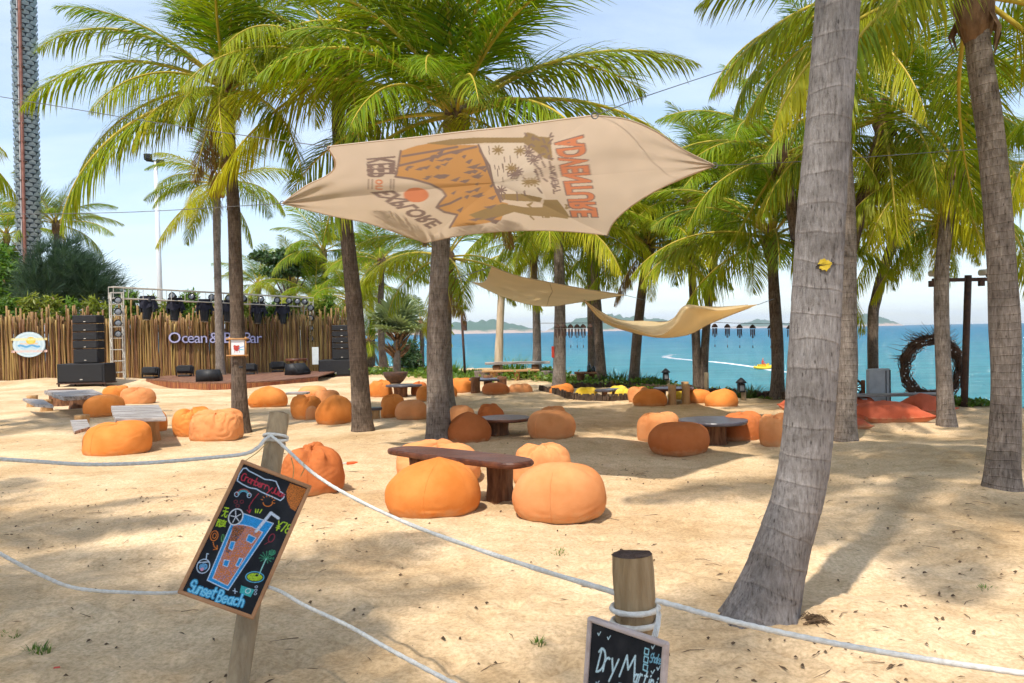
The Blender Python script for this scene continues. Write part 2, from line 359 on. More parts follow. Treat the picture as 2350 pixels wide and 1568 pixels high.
# ================================================================== THE SETTING
# ---- sand terrace, falling to the sea along a diagonal edge
EX = [-60, -40, -10, -6, -4, -1, 1.2, 2.4, 3.9, 6.4, 9.2, 12, 20, 40]
EY = [80, 66, 47, 41, 38, 36.5, 35.5, 31, 24.5, 19.5, 16.2, 13.3, 7, -2]
def edge_y(x): return np.interp(x, EX, EY)
i = np.linspace(-1.06, 1, 470); gx = .9*np.sinh(4.15*i)
j = np.concatenate([np.linspace(-.66, 0, 150)[:-1], np.linspace(0, 1, 330)]); gy = 4.6+1.25*np.sinh(4.72*j)
GX, GY = np.meshgrid(gx, gy)
near = np.exp(-np.maximum(np.hypot(GX, GY)-9, 0)/10)
GZ = .045*fbm(GX/3.1, GY/3.1, 0, 3, 2) + near*(.030*fbm(GX/.75, GY/.75, 3, 3, 5) + .011*fbm(GX/.22, GY/.22, 7, 3, 9)) + (1-near)*.05*fbm(GX/1.3, GY/1.3, 5, 2, 15)
rng = np.random.default_rng(11)
for k in range(2600):                                   # footprints and scuffs
    a = rng.uniform(-.62, .62); d = 2.2+26*rng.random()**1.7; x, y = d*math.sin(a), d*math.cos(a)
    s1, s2, th, dp = rng.uniform(.08, .15), rng.uniform(.04, .065), rng.uniform(0, math.pi), rng.uniform(.008, .032)
    i0, i1 = np.searchsorted(gx, [x-.55, x+.55]); j0, j1 = np.searchsorted(gy, [y-.55, y+.55])
    X, Y = GX[j0:j1, i0:i1]-x, GY[j0:j1, i0:i1]-y; c, s = math.cos(th), math.sin(th)
    q = ((X*c+Y*s)/s1)**2+((Y*c-X*s)/s2)**2
    GZ[j0:j1, i0:i1] += dp*(-np.exp(-q)*1.25+.55*np.exp(-q/3.2))
out = GY-edge_y(GX); GZ = GZ-9*np.clip(out/11, 0, 1)**.8*(out > 0)
GZ = GZ+.25*np.exp(-((GX+17)/6)**2-((GY-30.3)/1.2)**2)   # sand drifted against the fence
def sand_z(x, y):
    a = min(max(np.searchsorted(gx, x), 1), len(gx)-1); b = min(max(np.searchsorted(gy, y), 1), len(gy)-1)
    return float(GZ[b, a])
def mat_sand():
    m = bpy.data.materials.new('sand'); m.use_nodes = True; nt = m.node_tree; b = nt.nodes['Principled BSDF']
    b.inputs['Roughness'].default_value = .95; b.inputs['Specular IOR Level'].default_value = .03
    tc = N(nt, 'ShaderNodeTexCoord')
    n1 = N(nt, 'ShaderNodeTexNoise', Scale=.55, Detail=6.0, Roughness=.6); n2 = N(nt, 'ShaderNodeTexNoise', Scale=38.0, Detail=4.0, Roughness=.7); n3 = N(nt, 'ShaderNodeTexNoise', Scale=5.0, Detail=5.0, Roughness=.65)
    for n in (n1, n2, n3): nt.links.new(tc.outputs['Object'], n.inputs['Vector'])
    r1 = N(nt, 'ShaderNodeValToRGB'); e = r1.color_ramp.elements; e[0].position = .33; e[0].color = (.53, .36, .195, 1); e[1].position = .62; e[1].color = (.78, .58, .37, 1); nt.links.new(n1.outputs[0], r1.inputs[0])
    r2 = N(nt, 'ShaderNodeValToRGB'); e = r2.color_ramp.elements; e[0].position = .3; e[0].color = (.68, .64, .58, 1); e[1].position = .6; e[1].color = (1.05, 1.05, 1.05, 1); nt.links.new(n2.outputs[0], r2.inputs[0])
    r3 = N(nt, 'ShaderNodeValToRGB'); e = r3.color_ramp.elements; e[0].position = .32; e[0].color = (.85, .82, .78, 1); e[1].position = .55; e[1].color = (1, 1, 1, 1); nt.links.new(n3.outputs[0], r3.inputs[0])
    a = N(nt, 'ShaderNodeMixRGB', _blend_type='MULTIPLY', Fac=1.0); nt.links.new(r1.outputs[0], a.inputs[1]); nt.links.new(r2.outputs[0], a.inputs[2])
    c = N(nt, 'ShaderNodeMixRGB', _blend_type='MULTIPLY', Fac=1.0); nt.links.new(a.outputs[0], c.inputs[1]); nt.links.new(r3.outputs[0], c.inputs[2])
    nt.links.new(c.outputs[0], b.inputs['Base Color'])
    nb = N(nt, 'ShaderNodeTexNoise', Scale=26.0, Detail=8.0, Roughness=.75); nt.links.new(tc.outputs['Object'], nb.inputs['Vector'])
    nc = N(nt, 'ShaderNodeTexNoise', Scale=4.5, Detail=4.0, Roughness=.6); nt.links.new(tc.outputs['Object'], nc.inputs['Vector'])
    ad = N(nt, 'ShaderNodeMath', _operation='MULTIPLY_ADD'); nt.links.new(nc.outputs[0], ad.inputs[0]); ad.inputs[1].default_value = 3.0; nt.links.new(nb.outputs[0], ad.inputs[2])
    bm = N(nt, 'ShaderNodeBump', Strength=.5, Distance=.02); nt.links.new(ad.outputs[0], bm.inputs['Height']); nt.links.new(bm.outputs[0], b.inputs['Normal']); return m
M_SAND = mat_sand()
sand = place('sand_ground', np_mesh('sand_ground', np.stack([GX, GY, GZ], -1).reshape(-1, 3), grid_faces(len(gy), len(gx)), M_SAND)); tag(sand, kind='structure')

# ---- the sea: turquoise over the shallows, blue over deep water
SEA = -5.0
def mat_sea():
    m = bpy.data.materials.new('sea_water'); m.use_nodes = True; nt = m.node_tree; nt.nodes.remove(nt.nodes['Principled BSDF']); out = nt.nodes['Material Output']
    ge = N(nt, 'ShaderNodeNewGeometry'); ln = N(nt, 'ShaderNodeVectorMath', _operation='LENGTH'); nt.links.new(ge.outputs['Position'], ln.inputs[0])
    lg = N(nt, 'ShaderNodeMath', _operation='LOGARITHM'); nt.links.new(ln.outputs['Value'], lg.inputs[0]); lg.inputs[1].default_value = 10
    mp = N(nt, 'ShaderNodeMapping'); mp.inputs['Scale'].default_value = (.010, .028, .02); nt.links.new(ge.outputs['Position'], mp.inputs[0])
    pn = N(nt, 'ShaderNodeTexNoise', Scale=1.0, Detail=6.0, Roughness=.6, Distortion=.4); nt.links.new(mp.outputs[0], pn.inputs['Vector'])
    ad = N(nt, 'ShaderNodeMath', _operation='MULTIPLY_ADD'); nt.links.new(pn.outputs[0], ad.inputs[0]); ad.inputs[1].default_value = .55; nt.links.new(lg.outputs[0], ad.inputs[2])
    mr = N(nt, 'ShaderNodeMapRange'); mr.inputs[1].default_value = 1.95; mr.inputs[2].default_value = 3.6; nt.links.new(ad.outputs[0], mr.inputs[0])
    cr = N(nt, 'ShaderNodeValToRGB'); e = cr.color_ramp.elements; e[0].position = 0; e[0].color = (.06, .36, .37, 1); e[1].position = 1; e[1].color = (.008, .135, .235, 1)
    k = e.new(.30); k.color = (.035, .28, .33, 1); k = e.new(.58); k.color = (.014, .185, .285, 1); nt.links.new(mr.outputs[0], cr.inputs[0])
    df = N(nt, 'ShaderNodeBsdfDiffuse', Roughness=0.0)
    w2 = N(nt, 'ShaderNodeMapping'); w2.inputs['Scale'].default_value = (.06, .30, 1); nt.links.new(ge.outputs['Position'], w2.inputs[0]); w3 = N(nt, 'ShaderNodeTexNoise', Scale=1.0, Detail=8.0, Roughness=.7); nt.links.new(w2.outputs[0], w3.inputs['Vector'])
    w4 = N(nt, 'ShaderNodeMapRange'); w4.inputs[1].default_value = .3; w4.inputs[2].default_value = .7; w4.inputs[3].default_value = .72; w4.inputs[4].default_value = 1.25; nt.links.new(w3.outputs[0], w4.inputs[0])
    hv = N(nt, 'ShaderNodeHueSaturation'); nt.links.new(cr.outputs[0], hv.inputs['Color']); nt.links.new(w4.outputs[0], hv.inputs['Value']); nt.links.new(hv.outputs[0], df.inputs['Color'])
    gl = N(nt, 'ShaderNodeBsdfGlossy', Roughness=.16)
    wv = N(nt, 'ShaderNodeMapping'); wv.inputs['Scale'].default_value = (.14, .42, 1); nt.links.new(ge.outputs['Position'], wv.inputs[0])
    wn = N(nt, 'ShaderNodeTexNoise', Scale=1.6, Detail=9.0, Roughness=.68); nt.links.new(wv.outputs[0], wn.inputs['Vector'])
    bm = N(nt, 'ShaderNodeBump', Strength=1.0, Distance=2.2); nt.links.new(wn.outputs[0], bm.inputs['Height'])
    nt.links.new(bm.outputs[0], gl.inputs['Normal']); nt.links.new(bm.outputs[0], df.inputs['Normal'])
    ms = N(nt, 'ShaderNodeMixShader', Fac=.17); nt.links.new(df.outputs[0], ms.inputs[1]); nt.links.new(gl.outputs[0], ms.inputs[2]); nt.links.new(ms.outputs[0], out.inputs['Surface']); return m
b = MB(); R = 8000; b.add([(R*math.cos(t), R*math.sin(t)+0, SEA) for t in np.linspace(0, 2*math.pi, 97)[:-1]], [tuple(range(96))])
tag(b.build('sea', mat_sea()), kind='structure')
# ---- islands on the horizon
M_ISL = bpy.data.materials.new('island_scrub'); M_ISL.use_nodes = True
_n = M_ISL.node_tree; _g = N(_n, 'ShaderNodeNewGeometry'); _s = N(_n, 'ShaderNodeSeparateXYZ'); _n.links.new(_g.outputs['Position'], _s.inputs[0])
_no = N(_n, 'ShaderNodeTexNoise', Scale=.012, Detail=8.0, Roughness=.7); _n.links.new(_g.outputs['Position'], _no.inputs['Vector'])
_ma = N(_n, 'ShaderNodeMath', _operation='MULTIPLY_ADD'); _n.links.new(_no.outputs[0], _ma.inputs[0]); _ma.inputs[1].default_value = -60; _n.links.new(_s.outputs['Z'], _ma.inputs[2])
_mr = N(_n, 'ShaderNodeMapRange'); _mr.inputs[1].default_value = -30; _mr.inputs[2].default_value = -8; _n.links.new(_ma.outputs[0], _mr.inputs[0])
_c = N(_n, 'ShaderNodeValToRGB'); _e = _c.color_ramp.elements; _e[0].color = (.42, .31, .24, 1); _e[0].position = .15; _e[1].color = (.035, .095, .045, 1); _e[1].position = .45; _n.links.new(_mr.outputs[0], _c.inputs[0])
_n.links.new(_c.outputs[0], _n.nodes['Principled BSDF'].inputs['Base Color']); _n.nodes['Principled BSDF'].inputs['Roughness'].default_value = 1
def island(prof, D, depth, seed, label):
    us = np.linspace(prof[0][0], prof[-1][0], 90); pu, pv = zip(*prof)
    rows = 16; V = []
    for r in range(rows):
        q = r/(rows-1)*2-1
        for u in us:
            p = P(u, 770, D); top = P(u, float(np.interp(u, pu, pv)), D).z
            hgt = max(top-SEA, 0)*max(0, 1-abs(q)**1.6)+(-4 if abs(q) > .97 else 0)
            hgt *= 1+.16*float(fbm(u/9, q*3, seed, 3, seed))
            V.append((p.x*(1+q*depth/D*.4), D+q*depth, SEA+hgt-1.5))
    o = place('island', np_mesh('island', V, grid_faces(rows, 90), M_ISL)); tag(o, label, 'island', 'islands on the horizon')
    return o
island([(780, 768), (900, 756), (985, 744), (1040, 741), (1090, 738), (1130, 733), (1165, 741), (1200, 748), (1235, 756), (1255, 762)], 3600, 260, 1, 'long hazy green headland behind the thin dark camera pole')
island([(1245, 762), (1290, 742), (1340, 730), (1400, 723), (1450, 726), (1500, 729), (1560, 742), (1610, 756)], 4200, 300, 2, 'hazy green island behind the hanging wind chimes and folded sail')
island([(1660, 757), (1700, 744), (1735, 733), (1765, 736), (1800, 741), (1840, 738), (1900, 748), (1930, 752)], 5200, 300, 3, 'low blue green island just left of the thick grey palm trunk')
island([(1880, 750), (1940, 733), (1990, 722), (2025, 729), (2045, 738), (2055, 746)], 4700, 250, 4, 'small dome shaped island right of the thick grey palm trunk')

# ---- boat and its wake
def wake(pts, w0, w1, name='wake'):
    m = bpy.data.materials.get('foam')
    if not m:
        m = bpy.data.materials.new('foam'); m.use_nodes = True; nt = m.node_tree; bs = nt.nodes['Principled BSDF']; bs.inputs['Base Color'].default_value = (.75, .82, .84, 1); bs.inputs['Roughness'].default_value = .8
        tc = N(nt, 'ShaderNodeTexCoord'); no = N(nt, 'ShaderNodeTexNoise', Scale=.8, Detail=6.0, Roughness=.7); nt.links.new(tc.outputs['Object'], no.inputs['Vector'])
        at = N(nt, 'ShaderNodeVertexColor'); at.layer_name = 'tint'; sp = N(nt, 'ShaderNodeSeparateColor'); nt.links.new(at.outputs[0], sp.inputs[0])
        ad = N(nt, 'ShaderNodeMath', _operation='ADD'); nt.links.new(no.outputs[0], ad.inputs[0]); nt.links.new(sp.outputs[0], ad.inputs[1])
        mr = N(nt, 'ShaderNodeMapRange'); mr.inputs[1].default_value = .75; mr.inputs[2].default_value = 1.25; nt.links.new(ad.outputs[0], mr.inputs[0]); nt.links.new(mr.outputs[0], bs.inputs['Alpha'])
    q = spline(pts, 90); V = []; C = []
    for i, p in enumerate(q):
        t = q[min(i+1, 89)]-q[max(i-1, 0)]; t /= np.linalg.norm(t)+1e-9; n = np.array([-t[1], t[0], 0]); s = i/89; wd = w0+(w1-w0)*s
        for k in range(9):
            a = k/4-1; V.append(p+n*a*wd*.5*(1+.15*math.sin(i*1.7+k))); C.append((float((1-a*a)*(1-s)**.8*.95), .2, 0))
    return place(name, np_mesh(name, V, grid_faces(90, 9), m, col=np.array(C)))
sz = SEA+.03
bp = G(1752, 848, SEA)
wk = wake([G(u, v, sz) for u, v in ((1752, 846), (1700, 838), (1640, 831), (1580, 826), (1530, 820), (1545, 814), (1600, 812), (1680, 816))], 1.3, 6.0)
tag(wk, 'white foam wake curving behind the yellow boat', 'wake', kind='stuff')
wk = wake([G(u, v, sz) for u, v in ((1762, 848), (1790, 852), (1830, 857), (1880, 862))], 2.2, 3.2)
tag(wk, 'white foam bow wave running right from the yellow boat', 'wake', kind='stuff')
M_BOAT = mat('boat_yellow', (.80, .50, .02), (.86, .58, .03), rough=.35, spec=.5)
M_RED = mat('faded_red', (.55, .05, .03), (.62, .08, .05), rough=.6)
M_SKIN = mat('skin', (.42, .24, .16), rough=.6)
bt = empty('banana_boat', bp); tag(bt, 'small yellow inflatable boat speeding on the turquoise sea', 'boat')
bm = MB()
for s in (-1, 1): bm.tube(spline([(-1.35, s*.5, .35), (-.6, s*.55, .28), (.6, s*.5, .3), (1.2, s*.32, .42), (1.5, 0, .62)], 14), [.22]*12+[.18, .1], 10)
o = place('hull', bm.mesh('hull', M_BOAT), bt)
bm = MB(); bm.box((-.1, 0, .62), (1.7, .5, .42), bev=.12); bm.box((.75, 0, .8), (.3, .45, .35), bev=.1); place('seat', bm.mesh('seat', M_BOAT), bt)
def sitter(loc, rz, col, label):
    """a seated rider, one continuous body"""
    me = bpy.data.meshes.new('person')
    V = [(0, 0, 0), (0, 0, .28), (.06, 0, .52), (.08, 0, .62), (.09, 0, .74), (.05, .19, .5), (.2, .27, .3), (.42, .2, .28), (.05, -.19, .5), (.2, -.27, .3), (.42, -.2, .28),
         (.02, .12, -.02), (.38, .22, .06), (.36, .24, -.36), (.5, .24, -.4), (.02, -.12, -.02), (.38, -.22, .06), (.36, -.24, -.36), (.5, -.24, -.4)]
    E = [(0, 1), (1, 2), (2, 3), (3, 4), (2, 5), (5, 6), (6, 7), (2, 8), (8, 9), (9, 10), (0, 11), (11, 12), (12, 13), (13, 14), (0, 15), (15, 16), (16, 17), (17, 18)]
    Rr = [.15, .16, .15, .06, .1, .065, .05, .035, .065, .05, .035, .1, .08, .05, .045, .1, .08, .05, .045]
    me.from_pydata(V, E, []); me.materials.append(M_RED)
    o = place('person', me, None, loc, (0, 0, rz)); o.modifiers.new('Skin', 'SKIN')
    for d, r in zip(me.skin_vertices[0].data, Rr): d.radius = (r, r)
    me.skin_vertices[0].data[0].use_root = True
    sd = o.modifiers.new('Sub', 'SUBSURF'); sd.levels = 1; sd.render_levels = 1
    h = MB(); h.lathe([(.02, -.12), (.075, -.08), (.09, 0), (.085, .06), (.05, .115), (.01, .125)], (.1, 0, .84), 10); h.build('head', M_SKIN, None, True).parent = o
    tag(o, label, 'person'); return o
sitter(bp+Vector((-.15, 0, .86)), 0, M_RED, 'person in a red life vest riding the yellow boat')

# ================================================================== PALMS
M_LEAF = mat_leaf('palm_leaf', (.018, .062, .006), (.125, .245, .009), (.50, .45, .012), .32, .5, .16)
M_RIB = mat('palm_rib', (.38, .30, .03), (.55, .40, .05), scale=3, rough=.5)
M_FIBRE = mat('palm_fibre', (.10, .055, .03), (.27, .16, .085), scale=9, rough=.95, bump=.8, bscale=22, stretch=(1, 1, .35))
M_NUT = mat('coconut_husk', (.30, .22, .03), (.34, .14, .04), scale=3, rough=.5)
M_FAN = mat_leaf('fan_palm_leaf', (.10, .15, .075), (.22, .28, .15), (.40, .38, .12), .3, .55)
def mat_trunk(name, c1, c2, dark, ring=11.0, bump=.7, rdep=.55, bend=.10, fis=1.0):
    m = bpy.data.materials.new(name); m.use_nodes = True; nt = m.node_tree; b = nt.nodes['Principled BSDF']; b.inputs['Roughness'].default_value = .9; b.inputs['Specular IOR Level'].default_value = .15
    tc = N(nt, 'ShaderNodeTexCoord')
    # rings along the length (uv.y in metres) bent by noise
    n0 = N(nt, 'ShaderNodeTexNoise', Scale=2.6, Detail=1.5); nt.links.new(tc.outputs['Object'], n0.inputs['Vector'])
    uvs = N(nt, 'ShaderNodeSeparateXYZ'); nt.links.new(tc.outputs['UV'], uvs.inputs[0])
    a = N(nt, 'ShaderNodeMath', _operation='MULTIPLY_ADD'); nt.links.new(n0.outputs[0], a.inputs[0]); a.inputs[1].default_value = bend; nt.links.new(uvs.outputs['Y'], a.inputs[2])
    k = N(nt, 'ShaderNodeMath', _operation='MULTIPLY'); nt.links.new(a.outputs[0], k.inputs[0]); k.inputs[1].default_value = ring
    fr = N(nt, 'ShaderNodeMath', _operation='FRACT'); nt.links.new(k.outputs[0], fr.inputs[0])
    rr = N(nt, 'ShaderNodeValToRGB'); e = rr.color_ramp.elements; e[0].position = 0; e[0].color = (1-rdep, 1-rdep, 1-rdep, 1); e[1].position = 1; e[1].color = (.9, .9, .9, 1); q = e.new(.07); q.color = (1.12, 1.11, 1.1, 1); q = e.new(.2); q.color = (.98, .98, .98, 1); q = e.new(.9); q.color = (.92, .92, .92, 1); nt.links.new(fr.outputs[0], rr.inputs[0])
    # vertical fissures
    mp = N(nt, 'ShaderNodeMapping'); mp.inputs['Scale'].default_value = (9, 9, 1.6); nt.links.new(tc.outputs['Object'], mp.inputs[0])
    n1 = N(nt, 'ShaderNodeTexNoise', Scale=4.5*fis, Detail=7.0, Roughness=.74); nt.links.new(mp.outputs[0], n1.inputs['Vector'])
    c = N(nt, 'ShaderNodeValToRGB'); e = c.color_ramp.elements; e[0].position = .30; e[0].color = (*dark, 1); e[1].position = .68; e[1].color = (*c2, 1); q = e.new(.44); q.color = (*c1, 1); nt.links.new(n1.outputs[0], c.inputs[0])
    # lichen blotches
    n2 = N(nt, 'ShaderNodeTexNoise', Scale=3.2, Detail=6.0, Roughness=.7); nt.links.new(tc.outputs['Object'], n2.inputs['Vector'])
    r2 = N(nt, 'ShaderNodeValToRGB'); e = r2.color_ramp.elements; e[0].position = .36; e[0].color = (.62, .6, .58, 1); e[1].position = .6; e[1].color = (1.06, 1.05, 1.04, 1); nt.links.new(n2.outputs[0], r2.inputs[0])
    x1 = N(nt, 'ShaderNodeMixRGB', _blend_type='MULTIPLY', Fac=1.0); nt.links.new(c.outputs[0], x1.inputs[1]); nt.links.new(rr.outputs[0], x1.inputs[2])
    x2 = N(nt, 'ShaderNodeMixRGB', _blend_type='MULTIPLY', Fac=1.0); nt.links.new(x1.outputs[0], x2.inputs[1]); nt.links.new(r2.outputs[0], x2.inputs[2])
    mv = N(nt, 'ShaderNodeMapping'); mv.inputs['Scale'].default_value = (1, 1, .38); nt.links.new(tc.outputs['Object'], mv.inputs[0])
    vo = N(nt, 'ShaderNodeTexVoronoi', Scale=21.0); nt.links.new(mv.outputs[0], vo.inputs['Vector']); r3 = N(nt, 'ShaderNodeValToRGB'); e = r3.color_ramp.elements; e[0].position = .07; e[0].color = (.22, .2, .18, 1); e[1].position = .15; e[1].color = (1, 1, 1, 1); nt.links.new(vo.outputs['Distance'], r3.inputs[0])
    x3 = N(nt, 'ShaderNodeMixRGB', _blend_type='MULTIPLY', Fac=.8); nt.links.new(x2.outputs[0], x3.inputs[1]); nt.links.new(r3.outputs[0], x3.inputs[2])
    nt.links.new(x3.outputs[0], b.inputs['Base Color'])
    h = N(nt, 'ShaderNodeMath', _operation='MULTIPLY_ADD'); nt.links.new(rr.outputs[0], h.inputs[0]); h.inputs[1].default_value = .7; nt.links.new(n1.outputs[0], h.inputs[2])
    bm = N(nt, 'ShaderNodeBump', Strength=bump, Distance=.022); nt.links.new(h.outputs[0], bm.inputs['Height']); nt.links.new(bm.outputs[0], b.inputs['Normal']); return m
M_TRUNK = mat_trunk('palm_bark', (.21, .17, .14), (.37, .315, .27), (.05, .038, .03), 12, .8, .5)
M_TRUNKD = mat_trunk('palm_bark_brown', (.13, .095, .07), (.25, .19, .145), (.035, .024, .017), 14, .8, .55)
M_TRUNKH = mat_trunk('palm_bark_grey', (.27, .242, .228), (.42, .388, .372), (.065, .054, .05), 6.2, 1.0, .16, .15, 1.5)

def frond_mesh(elev, droop, L, seed, age, fold=.25, N2=92, hang=1.0, dead=False):
    """one pinnate leaf growing from the origin along +x; gravity bends leaflets down"""
    rg = random.Random(seed); b = MB(); n = 22; p = Vector((0, 0, 0)); path = [p.copy()]; tans = []; side = rg.uniform(-.25, .25)
    for i in range(n):
        s = (i+.5)/n; th = elev-droop*s**1.25; az = side*s*s
        t = Vector((math.cos(th)*math.cos(az), math.cos(th)*math.sin(az), math.sin(th))); tans.append(t); p = p+t*(L/n); path.append(p.copy())
    rad = [.034*(1-i/n)**.8+.004 for i in range(n+1)]; rad[0] = .055
    b.tube(path, rad, 5, 1, col=[(.2, .5, 0.001)]*(n+1))
    fy = rg.choice((0, 0, 0, .14, .36)); tw = rg.uniform(-.5, .5)                                   # the leaf twists a little along its length
    for k in range(N2):
        s = .14+.86*(k+rg.random()*.6)/N2; fi = min(s*n, n-.001); i = int(fi); base = path[i]+(path[i+1]-path[i])*(fi-i); t = tans[i]
        bn = t.cross(Vector((0, 0, 1))); 
        if bn.length < .05: bn = Vector((0, 1, 0))
        bn.normalize(); nn = bn.cross(t); a = tw*s; b2 = bn*math.cos(a)+nn*math.sin(a); n2 = nn*math.cos(a)-bn*math.sin(a)
        ll = L*.32*(math.sin(math.pi*min(1, .22+.78*s)**.85)**.6*.9+.12)*(1 if s < .9 else 1-.45*(s-.9)/.1)
        for sg in (-1, 1):
            if rg.random() < .035+.1*age*rg.random(): continue
            q = ll*rg.uniform(.82, 1.08); ph = math.radians(62-34*s+rg.uniform(-8, 8)); up = math.radians(16-8*s-38*age+rg.uniform(-17, 17))-hang*.18
            d = t*math.cos(ph)+(b2*sg*math.cos(up)+n2*math.sin(up))*math.sin(ph); d.normalize()
            wd = .0130*L/3.4*(1 if s < .85 else .75); pts = [base]; ds = [d]; cur = base
            g = hang*(.25+.40*age)*rg.uniform(.75, 1.3)
            for m_ in range(3):
                d = (d+Vector((0, 0, -1))*g*(.3+.5*m_)).normalized(); cur = cur+d*(q/3); pts.append(cur); ds.append(d)
            ws = [.5, 1, .8, .03]; V = []; C = []
            yl = min(1, max(0, age*.32+fy+rg.gauss(0, .10)+.10*s)); gr = rg.random(); tip = 1 if rg.random() < .25+.5*age else 0
            for m_ in range(4):
                wv = t-ds[m_]*t.dot(ds[m_]); wv = wv.normalized() if wv.length > 1e-3 else bn
                br = .95 if dead else tip*max(0, m_-1.8)*.5*rg.random()
                V += [pts[m_]-wv*wd*ws[m_], pts[m_]+wv*wd*ws[m_]]; C += [(min(1, yl+.12*m_*age), gr, br)]*2
            b.add(V, [(2*m_, 2*m_+1, 2*m_+3, 2*m_+2) for m_ in range(3)], 0, None, C)
    return b.mesh('frond', [M_LEAF, M_RIB])
EL = [84, 68, 50, 32, 12, -10, -38]
FRONDS = []
for ci, e in enumerate(EL):
    age = [.0, .04, .12, .25, .42, .62, .9][ci]; dr = [.38, .75, 1.05, 1.3, 1.3, 1.1, .6][ci]
    FRONDS.append([frond_mesh(math.radians(e), dr*random.Random(ci*10+k).uniform(.72, 1.22), 3.4, ci*100+k, age*random.Random(k+ci).uniform(.5, 1.3), hang=[.5, .7, .9, 1, 1.1, 1.1, 1][ci]) for k in range(5)])
DEAD = [frond_mesh(math.radians(e_), .5, 2.6, 900+k, 1.0, hang=1.3, dead=True) for k, e_ in enumerate((-50, -66))]
def trunk_mesh(path, r, n, flare=.4, rings=True, seed=0, mat_=None, res=None):
    q = spline(path, res or max(24, int(len(path)*14))); L = np.concatenate([[0], np.cumsum(np.linalg.norm(np.diff(q, axis=0), axis=1))]); H = L[-1]
    rg = np.random.default_rng(seed); lump = vnoise(L*1.7, 0, 0, seed)*.05
    rad = [r*(1+flare*math.exp(-l/.35)-.22*l/H+float(lu)) for l, lu in zip(L, lump)]
    b = MB(); b.tube(q, rad, n, rfun=(lambda th, l, i: 1+.05*math.sin(th*2+l)+.025*math.sin(5*th+l*3)+(.16*math.exp(-l/.22)*math.sin(7*th+1)**2 if flare > .3 else 0)+(.022*(1-((l+.03*math.sin(th+l)+.02*math.sin(3*th+l*2))*5.2) % 1) if n > 30 else 0)) if n > 12 else None)
    return b
NP = [0]
def palm(label, path, r=.14, size=1.0, n=22, seed=0, tm=None, nuts=0, extra=(), skip=(), group='coconut palms', res=None, seg=14, flare=.4, lo=0, hi=6, yaw=0.0, dead=True):
    """path: base ... crown points.  extra: (azimuth deg, elevation class, scale)"""
    rg = random.Random(seed); base = Vector(path[0]); root = empty('coconut_palm', base); tag(root, label, 'palm tree', group)
    trunk_mesh(path, r, seg, flare, seed=seed, res=res).build('trunk', tm or M_TRUNK, root, True)
    top = Vector(path[-1]); cr = MB()
    cr.lathe([(r*.75, -.45*size), (r*1.15, -.2*size), (r*1.35, 0), (r*1.0, .25*size), (r*.4, .5*size), (.01, .62*size)], top, 12, rfun=lambda th, z: 1+.14*math.sin(3*th+z*9)+.08*math.sin(7*th))
    for k in range(7):                                       # torn sheaths of fibre
        a = rg.uniform(0, 6.28); p0 = top+Vector((math.cos(a)*r*.9, math.sin(a)*r*.9, -.05)); d = Vector((math.cos(a), math.sin(a), 0))
        l = rg.uniform(.25, .6)*size; t2 = Vector((-d.y, d.x, 0))*.05
        cr.add([p0-t2, p0+t2, p0+d*.12-Vector((0, 0, l*.5))+t2*.8, p0+d*.12-Vector((0, 0, l*.5))-t2*.8, p0+d*.06-Vector((0, 0, l))], [(0, 1, 2, 3), (3, 2, 4)])
    crown = MB.build(cr, 'crown', M_FIBRE, root, True, origin=top); crown.location = top-base
    def put(az, c, s):
        c = min(max(c, 0), 6); me = FRONDS[c][rg.randrange(5)]; e = math.radians(EL[c])
        o = place('frond', me, crown, (math.cos(az)*r*.7*math.cos(e), math.sin(az)*r*.7*math.cos(e), .12*size+.16*size*math.sin(e)), (rg.uniform(-.22, .22), rg.uniform(-.12, .12), az), s); return o
    for k in range(n):
        fr = (k+.5)/n; c = int(round(lo+(hi-lo)*fr**.85+rg.uniform(-.45, .45))); put(yaw+k*2.39996+rg.uniform(-.25, .25), c, size*rg.uniform(.84, 1.1)*(.82 if c == 0 else 1))
    for az, c, s in extra: put(math.radians(az), c, s*size)
    for k in range(rg.choice((0, 0, 1, 2)) if dead else 0): put(rg.uniform(0, 6.28), 6, size*.8).data = DEAD[k]
    for k in range(nuts):
        a = rg.uniform(0, 6.28); rr = rg.uniform(.16, .3); b = MB(); b.lathe([(.01, -.13), (.075, -.09), (.105, 0), (.08, .08), (.02, .125)], (0, 0, 0), 9)
        place('coconut', b.mesh('coconut', M_NUT), crown, (math.cos(a)*rr, math.sin(a)*rr, -.12-rg.random()*.22))
    return root
def track(*pts, y=None, y1=None):
    """trunk path from photo points: the first stands on the ground, the rest at that depth (leaning to y1)"""
    g = G(*pts[0]); yy = y or g.y; out = [Vector((g.x if y is None else P(pts[0][0], pts[0][1], yy).x, yy, -.12))]
    if y is None: out[0].z = sand_z(g.x, g.y)-.08
    for i, (u, v) in enumerate(pts[1:], 1): out.append(P(u, v, yy+((y1 or yy)-yy)*i/(len(pts)-1)))
    return out
palm('coconut palm with brown trunk carrying a framed sign, before the stage', track((553, 987), (546, 800), (537, 500), (524, 300), (516, 222)), .135, 1.0, 7, 21, M_TRUNKD, 3, extra=[(178, 2, 1.12), (188, 3, 1.1), (198, 5, 1.15), (168, 4, 1.0), (12, 3, 1.1), (-8, 4, 1.1), (30, 2, 1), (-100, 1, .9), (-70, 2, .9), (-60, 4, .9), (-120, 4, .8), (-35, 5, .9), (-80, 5, .6), (-105, 5, .55), (-140, 5, .6), (150, 1, 1), (60, 1, 1)], hi=3)
